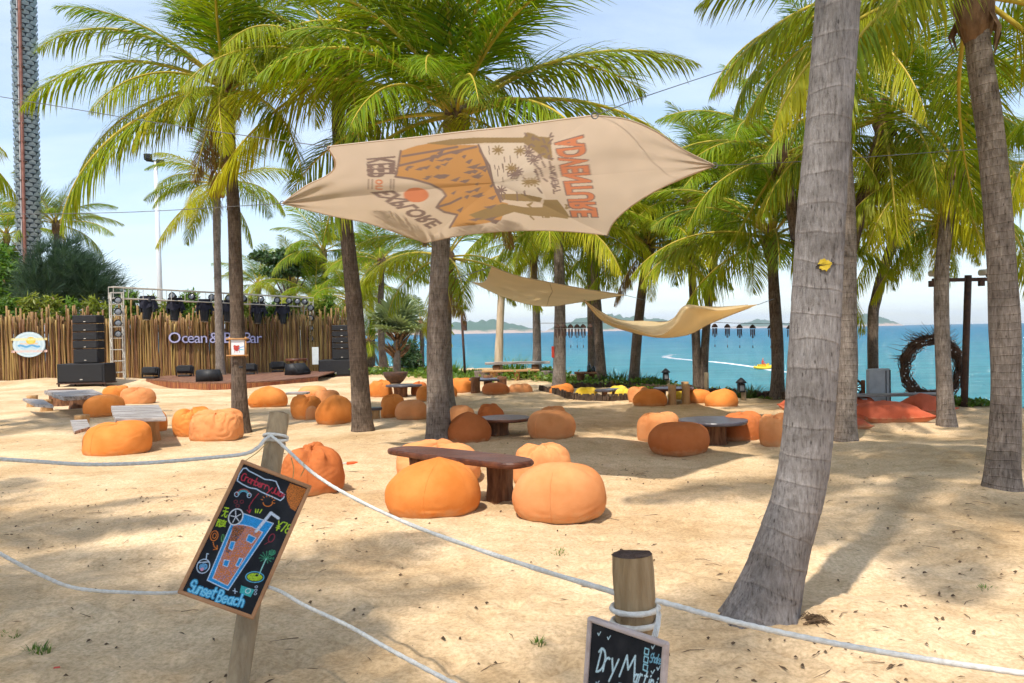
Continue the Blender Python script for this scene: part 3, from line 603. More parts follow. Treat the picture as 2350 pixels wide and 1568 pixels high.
palm('dark leaning coconut palm whose crown meets the top edge, left of the printed sail', track((833, 990), (818, 760), (797, 540), (778, 320), (777, 175)), .15, 0.98, 9, 35, M_TRUNKD, 0, extra=[(200, 6, .9), (-20, 4, 1), (-50, 3, 1), (-10, 3, 1.1), (-90, 4, .8), (-130, 4, .9), (-70, 5, .9), (165, 4, 1), (-100, 5, .6), (-50, 5, .6), (20, 2, 1.05), (170, 2, 1.05)], hi=4)
palm('stout coconut palm standing behind the centre of the printed sail', track((1007, 1015), (1003, 800), (1012, 560), (1035, 400), (1048, 285)), .16, 1.02, 8, 48, M_TRUNK, 0, extra=[(8, 3, 1.15), (-2, 4, 1.15), (-90, 0, 1.0), (172, 3, 1.1), (150, 4, 1.1), (-60, 1, 1), (-120, 1, 1), (-80, 4, .8), (-115, 4, .85), (-45, 4, .9), (-140, 5, .9), (-95, 3, .8), (-75, 5, .55), (-105, 5, .6), (-50, 5, .6), (20, 2, 1.1), (160, 2, 1.1), (-40, 2, 1.05), (-150, 2, 1.05)], hi=3)
# the thick grey palm beside the rope
hp = track((1742, 1415), (1795, 1260), (1842, 1080), (1868, 800), (1888, 450), (1922, 0), (1950, -420), (1990, -1500)); 
hero = palm('thick light grey leaning palm trunk nearest the camera, marked with yellow paint', hp, .137, 1.0, 13, 52, M_TRUNKH, 0, res=420, seg=44, flare=.62)
c = P(1880, 612, hp[3].y); Rm = .136                            # blotch painted on the bark, following the round of the trunk
def blotch(pts, R_, R2):
    b = MB(); n = len(pts); V = [(R_*math.sin(a/Rm), -R_*math.cos(a/Rm), z_) for a, z_ in pts]+[(R2*math.sin(a/Rm), -R2*math.cos(a/Rm), z_) for a, z_ in pts]
    b.add(V, [tuple(range(n-1, -1, -1)), tuple(range(n, 2*n))]+[(k, (k+1) % n, n+(k+1) % n, n+k) for k in range(n)]); return b
b = blotch([(.036*math.cos(t)*(1+.12*math.sin(3*t+1)+.10*math.sin(7*t)), .032*math.sin(t)*(1+.12*math.sin(4*t)+.14*math.sin(9*t))) for t in np.linspace(0, 6.283, 37)[:-1]], .1, Rm)
pm = place('paint_mark', b.mesh('paint_mark', mat('yellow_paint', (.50, .34, .02), (.62, .44, .05), scale=40, rough=.85, bump=.4), smooth=False), hero, c-hp[0], (0, 0, -.15)); pm['label'] = 'yellow paint blotch with dark slit'
b = blotch([(-.05, -.012), (-.035, .004), (0, .010), (.06, .014), (.03, .003), (0, -.002), (-.03, -.006)], .1, Rm+.0015); o = place('slit', b.mesh('slit', mat('slit_dark', (.03, .02, .01), rough=1), smooth=False), pm)
palm('pale palm trunk partly hidden behind the thick grey trunk', track((1940, 1010), (1945, 800), (1942, 520), (1932, 250), (1925, 45)), .14, 0.72, 12, 63, M_TRUNK, extra=[(185, 5, .95), (200, 6, .9)])
palm('coconut palm with ragged fibre crown at the right edge, foreground', track((2298, 1120), (2308, 930), (2300, 620), (2275, 330), (2248, 130), (2238, 10)), .145, 0.85, 14, 71, M_TRUNK, extra=[(180, 4, 1), (200, 5, 1), (170, 3, 1), (0, 5, 1), (-20, 4, 1)], res=90, seg=24, dead=False)
palm('ringed coconut palm before the dark lamp post and twig ring', track((2174, 975), (2163, 800), (2162, 620), (2178, 470), (2192, 390)), .125, 0.72, 14, 80, M_TRUNK, extra=[(185, 5, 1), (10, 4, .8), (90, 6, .8)], hi=6)
palm('short curved palm leaning right beside the grey panel', track((2010, 905), (2003, 780), (2012, 680), (2045, 570), (2070, 510)), .15, 0.68, 18, 91, M_TRUNKD, extra=[(0, 5, .9), (-30, 5, .9)])
palm('straight brown palm left of the thick grey trunk, behind the bean bags', track((1784, 920), (1784, 800), (1776, 660), (1770, 560)), .145, 0.92, 24, 102, M_TRUNKD, extra=[(180, 4, 1.1), (-90, 1, .8)], hi=5)
palm('left stem of the palm pair forking behind the low post table', track((1600, 890), (1598, 800), (1590, 660), (1583, 480)), .13, 0.92, 24, 113, M_TRUNKD, hi=5)
palm('right stem of the palm pair forking behind the low post table', track((1609, 890), (1618, 790), (1634, 640), (1660, 425)), .13, 0.92, 24, 124, M_TRUNKD, hi=5)
palm('slanting palm beside the yellow bean bags in the sunken ring', track((1453, 888), (1460, 800), (1472, 680), (1487, 575)), .15, 0.92, 24, 135, M_TRUNKD, extra=[(190, 4, .9), (0, 4, .9), (-90, 6, .6)], hi=5)
palm('palm standing just right of the small table with bottles', track((1381, 880), (1374, 760), (1366, 640), (1362, 540)), .15, 0.85, 20, 146, M_TRUNKD, hi=5)
palm('slim palm close behind the small table with bottles', track((1358, 868), (1357, 760), (1352, 560)), .14, 0.85, 20, 157, M_TRUNKD, hi=5)
palm('palm with a red box on its trunk, seen below the small sail', track((1282, 906), (1285, 750), (1283, 600), (1280, 520)), .165, 0.85, 20, 168, M_TRUNK, extra=[(180, 4, 1), (0, 4, 1)], hi=5)
palm('palm holding the right end of the long wooden bar', track((1231, 868), (1232, 760), (1224, 590)), .15, 0.85, 20, 179, M_TRUNK, extra=[(180, 6, .6)], hi=5)
palm('tall slim palm standing on the stage with a green and yellow crown', track((507, 872), (503, 760), (498, 560), (498, 430)), .17, 0.95, 18, 190, M_TRUNK, 8, extra=[(-90, 6, .8), (180, 4, .9)])
palm('palm rising from the grassy bank beside the silvery fan palm', track((880, 848), (874, 740), (876, 605)), .17, 0.95, 17, 201, M_TRUNKD, hi=5)
palm('palm hidden behind the stout centre palm, with dead brown sheaths', track((1027, 932), (1022, 800), (1026, 600)), .15, 0.72, 15, 212, M_TRUNK, extra=[(10, 5, .8)])
palm('low dark palm growing behind the pair of dark posts', track((970, 838), (968, 780), (966, 745)), .14, 0.6, 14, 223, M_TRUNKD)
palm('dense palm crown between printed sail and thick grey trunk', track((1862, 945), (1850, 700), (1800, 370)), .14, 0.85, 20, 234, M_TRUNKD)
palm('palm with dark crown right of the thick grey trunk', track((1893, 965), (1920, 700), (2030, 285)), .14, 0.88, 24, 245, M_TRUNKD)
palm('palm crown showing behind the ringed palm and lamp arm', track((2172, 935), (2165, 760), (2163, 520)), .12, .62, 18, 256, M_TRUNKD, extra=[(0, 4, 1)])
for k, (u, v, y, s, lab) in enumerate(((128, 520, 46, 1.0, 'bushy palm crown right of the tall scaly tower'), (15, 545, 50, .95, 'palm crown left of the tall scaly tower above the trees'), (592, 660, 52, .9, 'small far palm just right of the sign palm above the truss'), (672, 650, 50, .9, 'far palm under the flat crowned tree'), (742, 585, 46, 1.1, 'tall far palm left of the dark leaning palm'), (722, 690, 45, .85, 'low far palm above the right end of the truss'), (800, 690, 42, .9, 'far palm beside the right loudspeaker tower'), (848, 640, 44, 1.05, 'far palm just right of the dark leaning trunk'), (845, 790, 40, .6, 'young palm on the bank beside the right loudspeaker tower'))):
    p = P(u, v, y); palm(lab, [Vector((p.x, y, -.3)), Vector((p.x+.1, y, p.z*.5)), p], .17, s, 17, 300+k*11, M_TRUNKD, group='distant palms', hi=5)
# palms outside the frame: fronds reaching in, and the shade on the near sand
palm('palm outside the frame on the left, a frond tip showing at the edge', [(-11.6, 13.5, 0), (-11.5, 13.5, 3), (-11.4, 13.4, 5.3)], .14, .9, 14, 401, extra=[(0, 4, 1)], group='palms around the camera')
palm('palm beyond the right edge with fronds hanging into view', [(8.6, 10.6, 0), (8.5, 10.6, 2.6), (8.3, 10.5, 4.7)], .14, .8, 9, 412, extra=[(180, 5, .9), (200, 5, .9)], group='palms around the camera')
for k, (x, y, z, s) in enumerate(((-4.6, .8, 5.6, 1.0), (-2.6, -1.6, 6.6, 1.0), (-7.6, 3.2, 6.0, 1.0), (-6.4, -2.0, 7.5, 1.05))):
    palm('palm behind the camera position shading the near sand, %s of four' % ORD[k], [(x+.3, y-.2, -.1), (x+.1, y, z*.5), (x, y, z)], .15, s, 14, 501+k*13, group='palms around the camera', lo=1, hi=5)
# fan palm by the bank
def fan_palm():
    g = G(910, 862); root = empty('fan_palm', g); tag(root, 'silvery fan palm with stiff round leaves on the grassy bank', 'palm tree')
    top = P(912, 774, g.y); trunk_mesh([g-Vector((0, 0, .1)), (g+top)/2, top], .16, 12, .2).build('trunk', M_TRUNK, root, True)
    cr = MB(); rg = random.Random(4)
    for k in range(26):
        a = k*2.4; z = rg.uniform(-.9, .1); p = top+Vector((math.cos(a)*.13, math.sin(a)*.13, z)); d = Vector((math.cos(a), math.sin(a), .9)); cr.tube([p, p+d*.28, p+d*.42+Vector((0, 0, .05))], [.06, .045, .012], 5)
    crown = MB.build(cr, 'crown', M_FIBRE, root, True, origin=top); crown.location = top-g
    b = MB(); L = 1.25
    b.tube([(0, 0, 0), (.55, 0, .12), (1.0, 0, .12)], [.03, .022, .015], 5, 1, col=[(.1, .5, .001)]*3)
    for k in range(34):
        t = (k/33*2-1)*2.35; l = L*(1-.18*abs(t)/2.35); d = Vector((math.cos(t), math.sin(t), .18+.1*((k % 2)*2-1))).normalized(); c = Vector((1, 0, .12)); wv = Vector((-math.sin(t), math.cos(t), .25*((k % 2)*2-1)))*.058
        gy_ = rg.random(); q = [c, c+d*l*.5, c+d*l*.8+Vector((0, 0, -.05)), c+d*l+Vector((0, 0, -.18))]; ws = [.2, 1.25, .7, .05]; V = []
        for m_ in range(4): V += [q[m_]-wv*ws[m_], q[m_]+wv*ws[m_]]
        b.add(V, [(2*m_, 2*m_+1, 2*m_+3, 2*m_+2) for m_ in range(3)], 0, None, [(.08, gy_, 0.001)]*8)
    me = b.mesh('fan_leaf', [M_FAN, M_FAN])
    for k in range(22):
        e = math.radians([82, 66, 50, 34, 14][k*5//22]+rg.uniform(-8, 8)); a = k*2.4+.3
        place('fan_leaf', me, crown, (0, 0, .05), (rg.uniform(-.3, .3), -e, a), rg.uniform(.68, .85))
fan_palm()

# ================================================================== BEAN BAGS
def mat_bag(name, c, c2, rough=.92):
    m = bpy.data.materials.new(name); m.use_nodes = True; nt = m.node_tree; b = nt.nodes['Principled BSDF']; b.inputs['Roughness'].default_value = rough; b.inputs['Specular IOR Level'].default_value = .12
    pass
    tc = N(nt, 'ShaderNodeTexCoord'); oi = N(nt, 'ShaderNodeObjectInfo')
    va = N(nt, 'ShaderNodeVectorMath', _operation='ADD'); nt.links.new(tc.outputs['Object'], va.inputs[0]); nt.links.new(oi.outputs['Location'], va.inputs[1])
    n1 = N(nt, 'ShaderNodeTexNoise', Scale=2.3, Detail=5.0, Roughness=.6); nt.links.new(va.outputs[0], n1.inputs['Vector'])
    cr = N(nt, 'ShaderNodeValToRGB'); e = cr.color_ramp.elements; e[0].position = .3; e[0].color = (c[0]*.93, c[1]*.9, c[2]*.85, 1); e[1].position = .72; e[1].color = (c2[0]*1.02, c2[1]*1.04, c2[2]*1.08, 1); nt.links.new(n1.outputs[0], cr.inputs[0])
    hs = N(nt, 'ShaderNodeHueSaturation'); nt.links.new(cr.outputs[0], hs.inputs['Color'])
    mr = N(nt, 'ShaderNodeMapRange'); mr.inputs[3].default_value = .86; mr.inputs[4].default_value = 1.08; nt.links.new(oi.outputs['Random'], mr.inputs[0]); nt.links.new(mr.outputs[0], hs.inputs['Value'])
    # sand dust low on the sides
    sp = N(nt, 'ShaderNodeSeparateXYZ'); nt.links.new(tc.outputs['Object'], sp.inputs[0]); n2 = N(nt, 'ShaderNodeTexNoise', Scale=9.0, Detail=5.0, Roughness=.7); nt.links.new(va.outputs[0], n2.inputs['Vector'])
    ad = N(nt, 'ShaderNodeMath', _operation='MULTIPLY_ADD'); nt.links.new(n2.outputs[0], ad.inputs[0]); ad.inputs[1].default_value = -.22; nt.links.new(sp.outputs['Z'], ad.inputs[2])
    m2 = N(nt, 'ShaderNodeMapRange'); m2.inputs[1].default_value = -.09; m2.inputs[2].default_value = .0; m2.inputs[3].default_value = .55; m2.inputs[4].default_value = 0; nt.links.new(ad.outputs[0], m2.inputs[0])
    mx = N(nt, 'ShaderNodeMixRGB'); nt.links.new(m2.outputs[0], mx.inputs[0]); nt.links.new(hs.outputs[0], mx.inputs[1]); mx.inputs[2].default_value = (.55, .36, .19, 1); nt.links.new(mx.outputs[0], b.inputs['Base Color'])
    nb = N(nt, 'ShaderNodeTexNoise', Scale=14.0, Detail=6.0, Roughness=.6); nt.links.new(va.outputs[0], nb.inputs['Vector']); nw = N(nt, 'ShaderNodeTexNoise', Scale=320.0, Detail=1.0); nt.links.new(va.outputs[0], nw.inputs['Vector'])
    sm = N(nt, 'ShaderNodeMath', _operation='MULTIPLY_ADD'); nt.links.new(nw.outputs[0], sm.inputs[0]); sm.inputs[1].default_value = .12; nt.links.new(nb.outputs[0], sm.inputs[2])
    bm = N(nt, 'ShaderNodeBump', Strength=.25, Distance=.018); nt.links.new(sm.outputs[0], bm.inputs['Height']); nt.links.new(bm.outputs[0], b.inputs['Normal']); return m
M_OR = mat_bag('canvas_orange', (.69, .215, .042), (.80, .285, .07))
M_OR2 = mat_bag('canvas_orange_faded', (.66, .25, .09), (.76, .33, .13))
M_OR3 = mat_bag('canvas_burnt_and_shaded_orange', (.47, .135, .038), (.56, .175, .055))  # burnt orange cloth; on one bag the darker colour stands in for shade
M_TER = mat_bag('canvas_terracotta', (.56, .115, .055), (.64, .15, .075))
M_YEL = mat_bag('canvas_yellow', (.72, .46, .03), (.82, .60, .10))
PROF = {'round': ([0, .45, .68, .84, .95, 1, .975, .89, .75, .56, .30, 0], [0, 0, .02, .085, .21, .40, .58, .74, .86, .94, .985, 1.0]),
        'point': ([0, .50, .74, .89, .985, 1, .93, .79, .61, .38, .16, 0], [0, 0, .02, .085, .22, .40, .57, .72, .83, .91, .965, 1.0]),
        'slump': ([0, .55, .78, .92, .99, 1, .97, .89, .74, .52, .26, 0], [0, 0, .015, .09, .22, .40, .60, .77, .89, .95, .95, .93])}
def bag_mesh(w, dp, h, kind, seed, peak=(0, 0), wr=1.0, mt=None, nth=80, ntt=44):
    R_, Z_ = PROF[kind]; pr = spline(list(zip(R_, Z_)), ntt); pr[:, 0] = np.clip(pr[:, 0], 0, None); pr[0, 0] = pr[-1, 0] = 0.004
    th = np.linspace(0, 2*math.pi, nth+1)[:-1]; T, Rr = np.meshgrid(th, pr[:, 0]); _, Zz = np.meshgrid(th, pr[:, 1]); rg = np.random.default_rng(seed); ph = rg.uniform(0, 6.28)
    cx, cy = np.cos(T), np.sin(T); up = np.clip((Zz-.45)/.55, 0, 1)
    d = (.10 if kind == 'slump' else .07)*fbm(cx*.9+seed, cy*.9, Zz*1.1, 2, seed)                                      # overall slump
    sm = np.abs(((T+ph)*6/(2*math.pi)) % 1-.5)*2                                      # distance to the six panel seams
    d += .004*(1-np.exp(-((1-sm)/.05)**2)) - .003
    lo = np.exp(-((Zz-.14)/.16)**2); wv = fbm(cx*2.2, cy*2.2, Zz*3, 2, seed+3)
    ridge = lambda a, b_, c_, s_: (1-np.abs(vnoise(a, b_, c_, s_)))**5                 # sharp creases
    d += wr*.022*lo*np.sin(Zz*40+wv*6)*np.clip(vnoise(cx*2.5, cy*2.5, 0, seed+5)+.2, 0, 1)   # sag folds at the foot
    d -= wr*(.030 if kind == 'slump' else .012)*ridge(cx*2.1+wv*.5, cy*2.1, Zz*1.3, seed+14)*(.25+up)
    d += wr*.010*vnoise(cx*6, cy*6, Zz*8, seed+8)*(.4+up)
    if kind == 'slump':
        sx = np.cos(ph)*cx+np.sin(ph)*cy
        d -= wr*.14*np.exp(-((Rr*sx-.15+.25*wv)/.10)**2)*np.clip((Zz-.62)/.25, 0, 1)   # a deep fold across the top
        d += wr*.10*np.exp(-((Rr*sx+.22+.25*wv)/.16)**2)*np.clip((Zz-.6)/.3, 0, 1)
        d -= wr*.05*ridge(cx*1.7+Zz*.8+wv*.8, cy*1.7, Zz*2.2, seed+21)*np.clip(.25+up*1.3, 0, 1)
        d -= wr*.025*ridge(cx*3.0, cy*3.0+wv, Zz*4.5+wv*2, seed+31)*np.clip((Zz-.25)/.4, 0, 1)
        d += wr*.014*np.sin(Zz*22+wv*9)*np.clip(vnoise(cx*1.6, cy*1.6, Zz, seed+6)+.25, 0, 1)
    elif kind == 'point':
        d += wr*.03*np.sin(T*5+ph+wv*3)*np.clip((Zz-.7)/.3, 0, 1)*Rr
    if kind != 'slump': d = d*np.clip(Rr*1.8, .1, 1)
    k = 1+d; X = Rr*cx*k; Y = Rr*cy*k; Z = Zz*(1+d*.55*np.clip(Zz*3, 0, 1))
    X = X*w/2+peak[0]*up**1.4; Y = Y*dp/2+peak[1]*up**1.4; Z = Z*h-.015
    V = np.stack([X, Y, Z], -1).reshape(-1, 3); F = grid_faces(ntt, nth, True)
    me = np_mesh('cover', V, F, mt or M_OR)
    sj = [int(round(((2*math.pi*(q+.0)/6-ph) % (2*math.pi))/(2*math.pi)*nth)) % nth for q in range(6)]
    return me, V.reshape(ntt, nth, 3), sj
BAGN = [0]
def bag(label, u, vb, wpx, vt, kind='round', mt=None, peak=(0, 0), rz=0.0, asp=.95, wr=1.0, seam=True, group='orange bean bags', cat='bean bag', name='bean_bag', yy=None):
    BAGN[0] += 1; g = G(u, vb); yc = yy or g.y*(1+.43*wpx*asp/FPX); c = P(u, vb, yc); wd = S(wpx, yc)*.97; top = P(u, vt, yc).z
    mt = mt or M_OR; x, y = c.x, yc; z0 = sand_z(x, y)-.03; h = max(top-z0, .2)
    root = empty(name, (x, y, z0), rz); tag(root, label, cat, group)
    big = wpx > 90; me, V, sj = bag_mesh(wd, wd*asp, h, kind, BAGN[0]*3+1, peak, wr, mt, 128 if big else 72, 72 if big else 40)
    place('cover', me, root)
    if seam and big:
        for q in sj[::2]:
            p = V[5:int(len(V)*.8), q]; p = p+(p-np.array([0, 0, h*.4]))*.001
            b = MB(); b.tube([tuple(a) for a in p], .0032, 5); place('seam', b.mesh('seam', mt), root)
    return root
A = 'round'; Pt = 'point'; Sl = 'slump'
# around the long front table
bag('big smooth orange bean bag with peaked top, front left of the long table', 998, 1192, 220, 1045, Pt, M_OR, (.05, 0), asp=.9)
bag('biggest pale orange bean bag, front right of the long table', 1284, 1203, 224, 1058, A, M_OR2, asp=.92)
bag('orange bean bag behind the left end of the long front table', 1003, 1108, 196, 1010, Sl, M_OR2, wr=.6)
bag('creased orange bean bag behind the right end of the long front table', 1243, 1112, 140, 1016, Sl, M_OR2, wr=.8)
bag('wrinkled rust orange bean bag behind the rope and tilted menu board', 718, 1140, 152, 1017, Sl, M_OR3, (0, .0), wr=.9, asp=1)
# middle table
bag('dark orange peaked bean bag against the stout centre palm trunk', 1078, 1019, 108, 942, Pt, M_OR3, (-.02, 0), wr=.7)
bag('round light orange bean bag right of the middle round table', 1267, 1014, 118, 939, A, M_OR2)
bag('crumpled bean bag right behind the stout centre palm, left of the middle table', 1062, 982, 66, 928, Sl, M_OR2)
bag('crumpled bean bag with knotted top behind the middle round table', 1126, 975, 62, 924, Sl, M_OR3)
bag('crumpled bean bag hidden behind the round light orange one', 1268, 985, 66, 930, Sl, M_OR2)
# right middle table
bag('orange bean bag with shade in its colour, in front of the right round table', 1560, 1043, 143, 966, A, M_OR3, asp=.8)  # shade over this bag is put into its darker cloth colour
bag('faded orange bean bag left of the right round table', 1511, 1016, 104, 944, Sl, M_OR2, wr=.45)
bag('dark orange bean bag right behind the right round table', 1703, 1014, 96, 942, Sl, M_OR3, wr=.5)
bag('wrinkled pale orange bean bag half hidden by the thick grey trunk', 1779, 1029, 76, 948, Sl, M_OR2, wr=1.2)
# far right table with posts
bag('pale bean bag left of the post table, behind a brighter one', 1466, 925, 52, 886, Sl, M_OR2, wr=.4)
bag('bright orange bean bag front left of the post table', 1492, 936, 80, 892, A, M_OR, asp=.8)
bag('orange bean bag behind the right legs of the post table', 1605, 929, 62, 892, A, M_OR)
bag('peaked orange bean bag right of the post table', 1657, 936, 78, 890, Pt, M_OR, (.06, 0))
# left tables
bag('wide orange bean bag in front of the grey plank table', 269, 1043, 152, 965, Sl, M_OR, wr=.35)
bag('smooth orange bean bag behind the grey plank table, left', 240, 962, 94, 904, A, M_OR)
bag('crumpled orange bean bag farthest right behind the grey plank table', 316, 932, 76, 889, Sl, M_OR2)
bag('crumpled orange bean bag behind the stump table, far left', 266, 922, 62, 884, Sl, M_OR)
bag('orange bean bag tucked behind the leg of the grey plank table', 362, 988, 44, 940, A, M_OR)
bag('crumpled orange bean bag left of the sign palm, rear of a pair', 443, 999, 92, 934, Sl, M_OR)
bag('deeply wrinkled light orange bean bag beside the sign palm, front of a pair', 497, 1011, 124, 939, Sl, M_OR2, wr=1.1)
# left centre group before the stage
bag('peaked orange bean bag right of the sign palm, before the stage', 617, 936, 94, 884, Pt, M_OR, (.0, 0))
bag('low orange bean bag farthest back in the group before the stage', 718, 912, 66, 884, A, M_OR2)
bag('wrinkled orange bean bag at the left of the heap by the leaning trunk', 703, 961, 72, 906, Sl, M_OR)
bag('crumpled orange bean bag in the middle of the heap by the leaning trunk', 752, 932, 66, 892, Sl, M_OR2)
bag('small squat orange bean bag wedged in the heap by the leaning trunk', 716, 963, 30, 930, A, M_OR2)
bag('tall smooth orange bean bag leaning against the dark leaning trunk', 768, 974, 88, 903, Pt, M_OR, (.02, 0))
# between the two trunks and beyond
bag('heavily folded orange bean bag left of the slate topped table', 873, 910, 58, 872, Sl, M_OR, wr=1.3)
bag('folded orange bean bag behind the small stump, between two trunks', 902, 959, 58, 904, Sl, M_OR)
bag('orange bean bag with a darker side panel, left of the stout centre palm', 946, 968, 80, 916, A, M_OR2)
bag('rust orange bean bag right of the slate topped table', 962, 908, 40, 874, Sl, M_OR3)
bag('small orange bean bag touching the left side of the stout centre palm', 976, 922, 44, 884, A, M_OR)
bag('small orange bean bag just right of the stout centre palm, rear', 1034, 914, 32, 884, A, M_OR)
bag('crumpled orange bean bag left of the post seats', 1060, 904, 60, 866, Sl, M_OR)
bag('smooth round orange bean bag before the round post table', 1139, 911, 64, 877, A, M_OR3)
bag('wrinkled pale orange bean bag right of the round post table', 1195, 906, 58, 879, Sl, M_OR2, wr=.8)
bag('orange bean bag behind the palm with the red box', 1288, 908, 58, 878, A, M_OR)
# yellow ones in the sunken ring
bag('yellow bean bag at the left inside the sunken ring', 1345, 912, 52, 887, Sl, M_YEL, group='yellow bean bags', wr=.5)
bag('yellow bean bag behind the two dark tables in the ring', 1420, 905, 44, 883, Sl, M_YEL, group='yellow bean bags', wr=.5)
bag('yellow bean bag at the right inside the sunken ring', 1432, 914, 40, 890, Sl, M_YEL, group='yellow bean bags', wr=.5)
bag('yellow bean bag glimpsed under the post table', 1556, 920, 46, 893, A, M_YEL, group='yellow bean bags', wr=.5)
# terracotta floor cushions on the right
def cushion(label, u, vb, wpx, vt, rz, seed, mt=M_TER):
    g = G(u, vb); yc = g.y*1.035; c = P(u, vb, yc); wd = S(wpx, yc); h = P(u, vt, yc).z
    nx, ny = 46, 34; a, b2 = np.meshgrid(np.linspace(-1, 1, nx), np.linspace(-1, 1, ny)); V = []; rows = []
    e = np.clip((1-np.abs(a)**2.4)*(1-np.abs(b2)**2.4), 0, 1)**.5
    pinch = 1-.16*(1-np.abs(a)**2)*0-.26*(np.abs(a)**3*(1-np.abs(b2)**2)+np.abs(b2)**3*(1-np.abs(a)**2))
    X = a*wd/2*pinch; Y = b2*wd*.36*pinch
    wr = fbm(a*2.5, b2*2.5, seed, 3, seed)*.05+.03*np.sin(a*9+b2*4+fbm(a*2, b2*2, 0, 2, seed)*4)*np.abs(a*b2)
    lift = h*.38*np.clip(b2*.5+.5, 0, 1)**1.5*(1-.4*np.abs(a))
    rim_ = h*.20+h*.10*np.abs(a*b2)**3; Zt = rim_+lift*.8+(h*.62)*e*(1+wr*2.4); Zb = np.maximum(rim_+lift*.8-(h*.5)*e**.7, 0)
    top = np.stack([X, Y, Zt], -1).reshape(-1, 3); bot = np.stack([X, Y, Zb], -1).reshape(-1, 3)
    F = grid_faces(ny, nx); root = empty('floor_cushion', (c.x, yc, sand_z(c.x, yc)), rz); tag(root, label, 'cushion', 'terracotta floor cushions')
    me = np_mesh('cover', np.concatenate([top, bot]), np.concatenate([F, F[:, ::-1]+nx*ny]), mt); place('cover', me, root)
    rim = [(i, 0) for i in range(0, nx, 3)]+[(nx-1, j) for j in range(0, ny, 3)]+[(i, ny-1) for i in range(nx-1, -1, -3)]+[(0, j) for j in range(ny-1, -1, -3)]
    b = MB(); b.tube([tuple(top[j*nx+i_]) for i_, j in rim], .012, 6); place('piping', b.mesh('piping', mt), root)
cushion('largest terracotta floor cushion lying right of the thick grey trunk', 2040, 974, 168, 922, .12, 3)
cushion('terracotta floor cushion leaning behind the ringed palm trunk', 2126, 960, 108, 906, .35, 5)
cushion('terracotta floor cushion at the back under the dark oval table', 1978, 948, 74, 912, -.2, 7)
cushion('terracotta floor cushion cut by the pale trunk, nearest of its group', 1962, 990, 66, 957, .1, 9)
cushion('terracotta floor cushion showing left of the thick grey trunk', 1815, 952, 50, 922, 0, 11)

# ================================================================== TABLES
M_WOODR = mat('varnished_wood', (.06, .018, .009), (.17, .058, .026), scale=4, rough=.38, spec=.4, bump=.25, bscale=30, stretch=(.4, 4, 4))
M_LOG = mat('log_bark', (.10, .04, .018), (.26, .12, .055), scale=7, rough=.75, bump=.7, bscale=16, stretch=(3, 3, .5))
M_LOGL = mat('peeled_log', (.38, .21, .085), (.52, .31, .14), scale=6, rough=.8, bump=.5, bscale=16, stretch=(3, 3, .5))
M_SLATE = mat('slate_blue_top', (.040, .034, .042), (.085, .075, .088), scale=5, rough=.36, spec=.45, bump=.15)
M_GREYW = mat('weathered_wood', (.15, .115, .095), (.44, .40, .37), scale=3.5, rough=.6, spec=.4, bump=.5, bscale=22, stretch=(.5, 5, 5), lo=.38, hi=.58)
M_POSTW = mat('post_wood', (.26, .17, .085), (.40, .285, .16), scale=5, rough=.85, bump=.45, bscale=22, stretch=(6, 6, .6))
M_POSTG = mat('post_wood_grey', (.29, .205, .12), (.42, .315, .195), scale=5, rough=.85, bump=.45, bscale=22, stretch=(6, 6, .6))
M_CUT = mat('dark_cut_end', (.07, .04, .028), (.14, .085, .06), scale=30, rough=.95, bump=.6)
def oval(cx, cy, a, b, rot=0, n=40, ir=.03, seed=0, p=2.0):
    rg = random.Random(seed); k1, k2 = rg.uniform(0, 6), rg.uniform(0, 6); o = []
    for i in range(n):
        t = 2*math.pi*i/n; c, s = math.cos(t), math.sin(t); x = a*math.copysign(abs(c)**(2/p), c); y = b*math.copysign(abs(s)**(2/p), s); r = 1+ir*math.sin(3*t+k1)+ir*.6*math.sin(7*t+k2)
        o.append((cx+(x*math.cos(rot)-y*math.sin(rot))*r, cy+(x*math.sin(rot)+y*math.cos(rot))*r))
    return o
def stump(b, x, y, z0, z1, r, seed=0, fl=.15, n=22):
    rg = random.Random(seed); k = rg.uniform(0, 6)
    b.lathe([(r*(1+fl), z0), (r*(1+fl*.5), z0+(z1-z0)*.15), (r*.94, z0+(z1-z0)*.5), (r*.98, z0+(z1-z0)*.85), (r*1.04, z1)], (x, y, 0), n, rfun=lambda th, z: 1+.06*math.sin(3*th+k+z)+.045*math.sin(7*th+k*2)+.03*math.sin(13*th))
def table(label, outline, z, th, legs, top_m, leg_m, name='table', cat='table', group=None, bev=.02):
    c = np.mean(np.array(outline), 0); root = empty(name, (c[0], c[1], sand_z(c[0], c[1]))); tag(root, label, cat, group)
    b = MB(); b.prism(outline, z-th, z, bev=bev); b.build('table_top', top_m, root)
    for k, (x, y, r) in enumerate(legs):
        b = MB(); stump(b, x, y, sand_z(x, y)-.08, z-th+.004, r, k+int(abs(x)*10)); b.build('leg', leg_m, root, True)
    return root
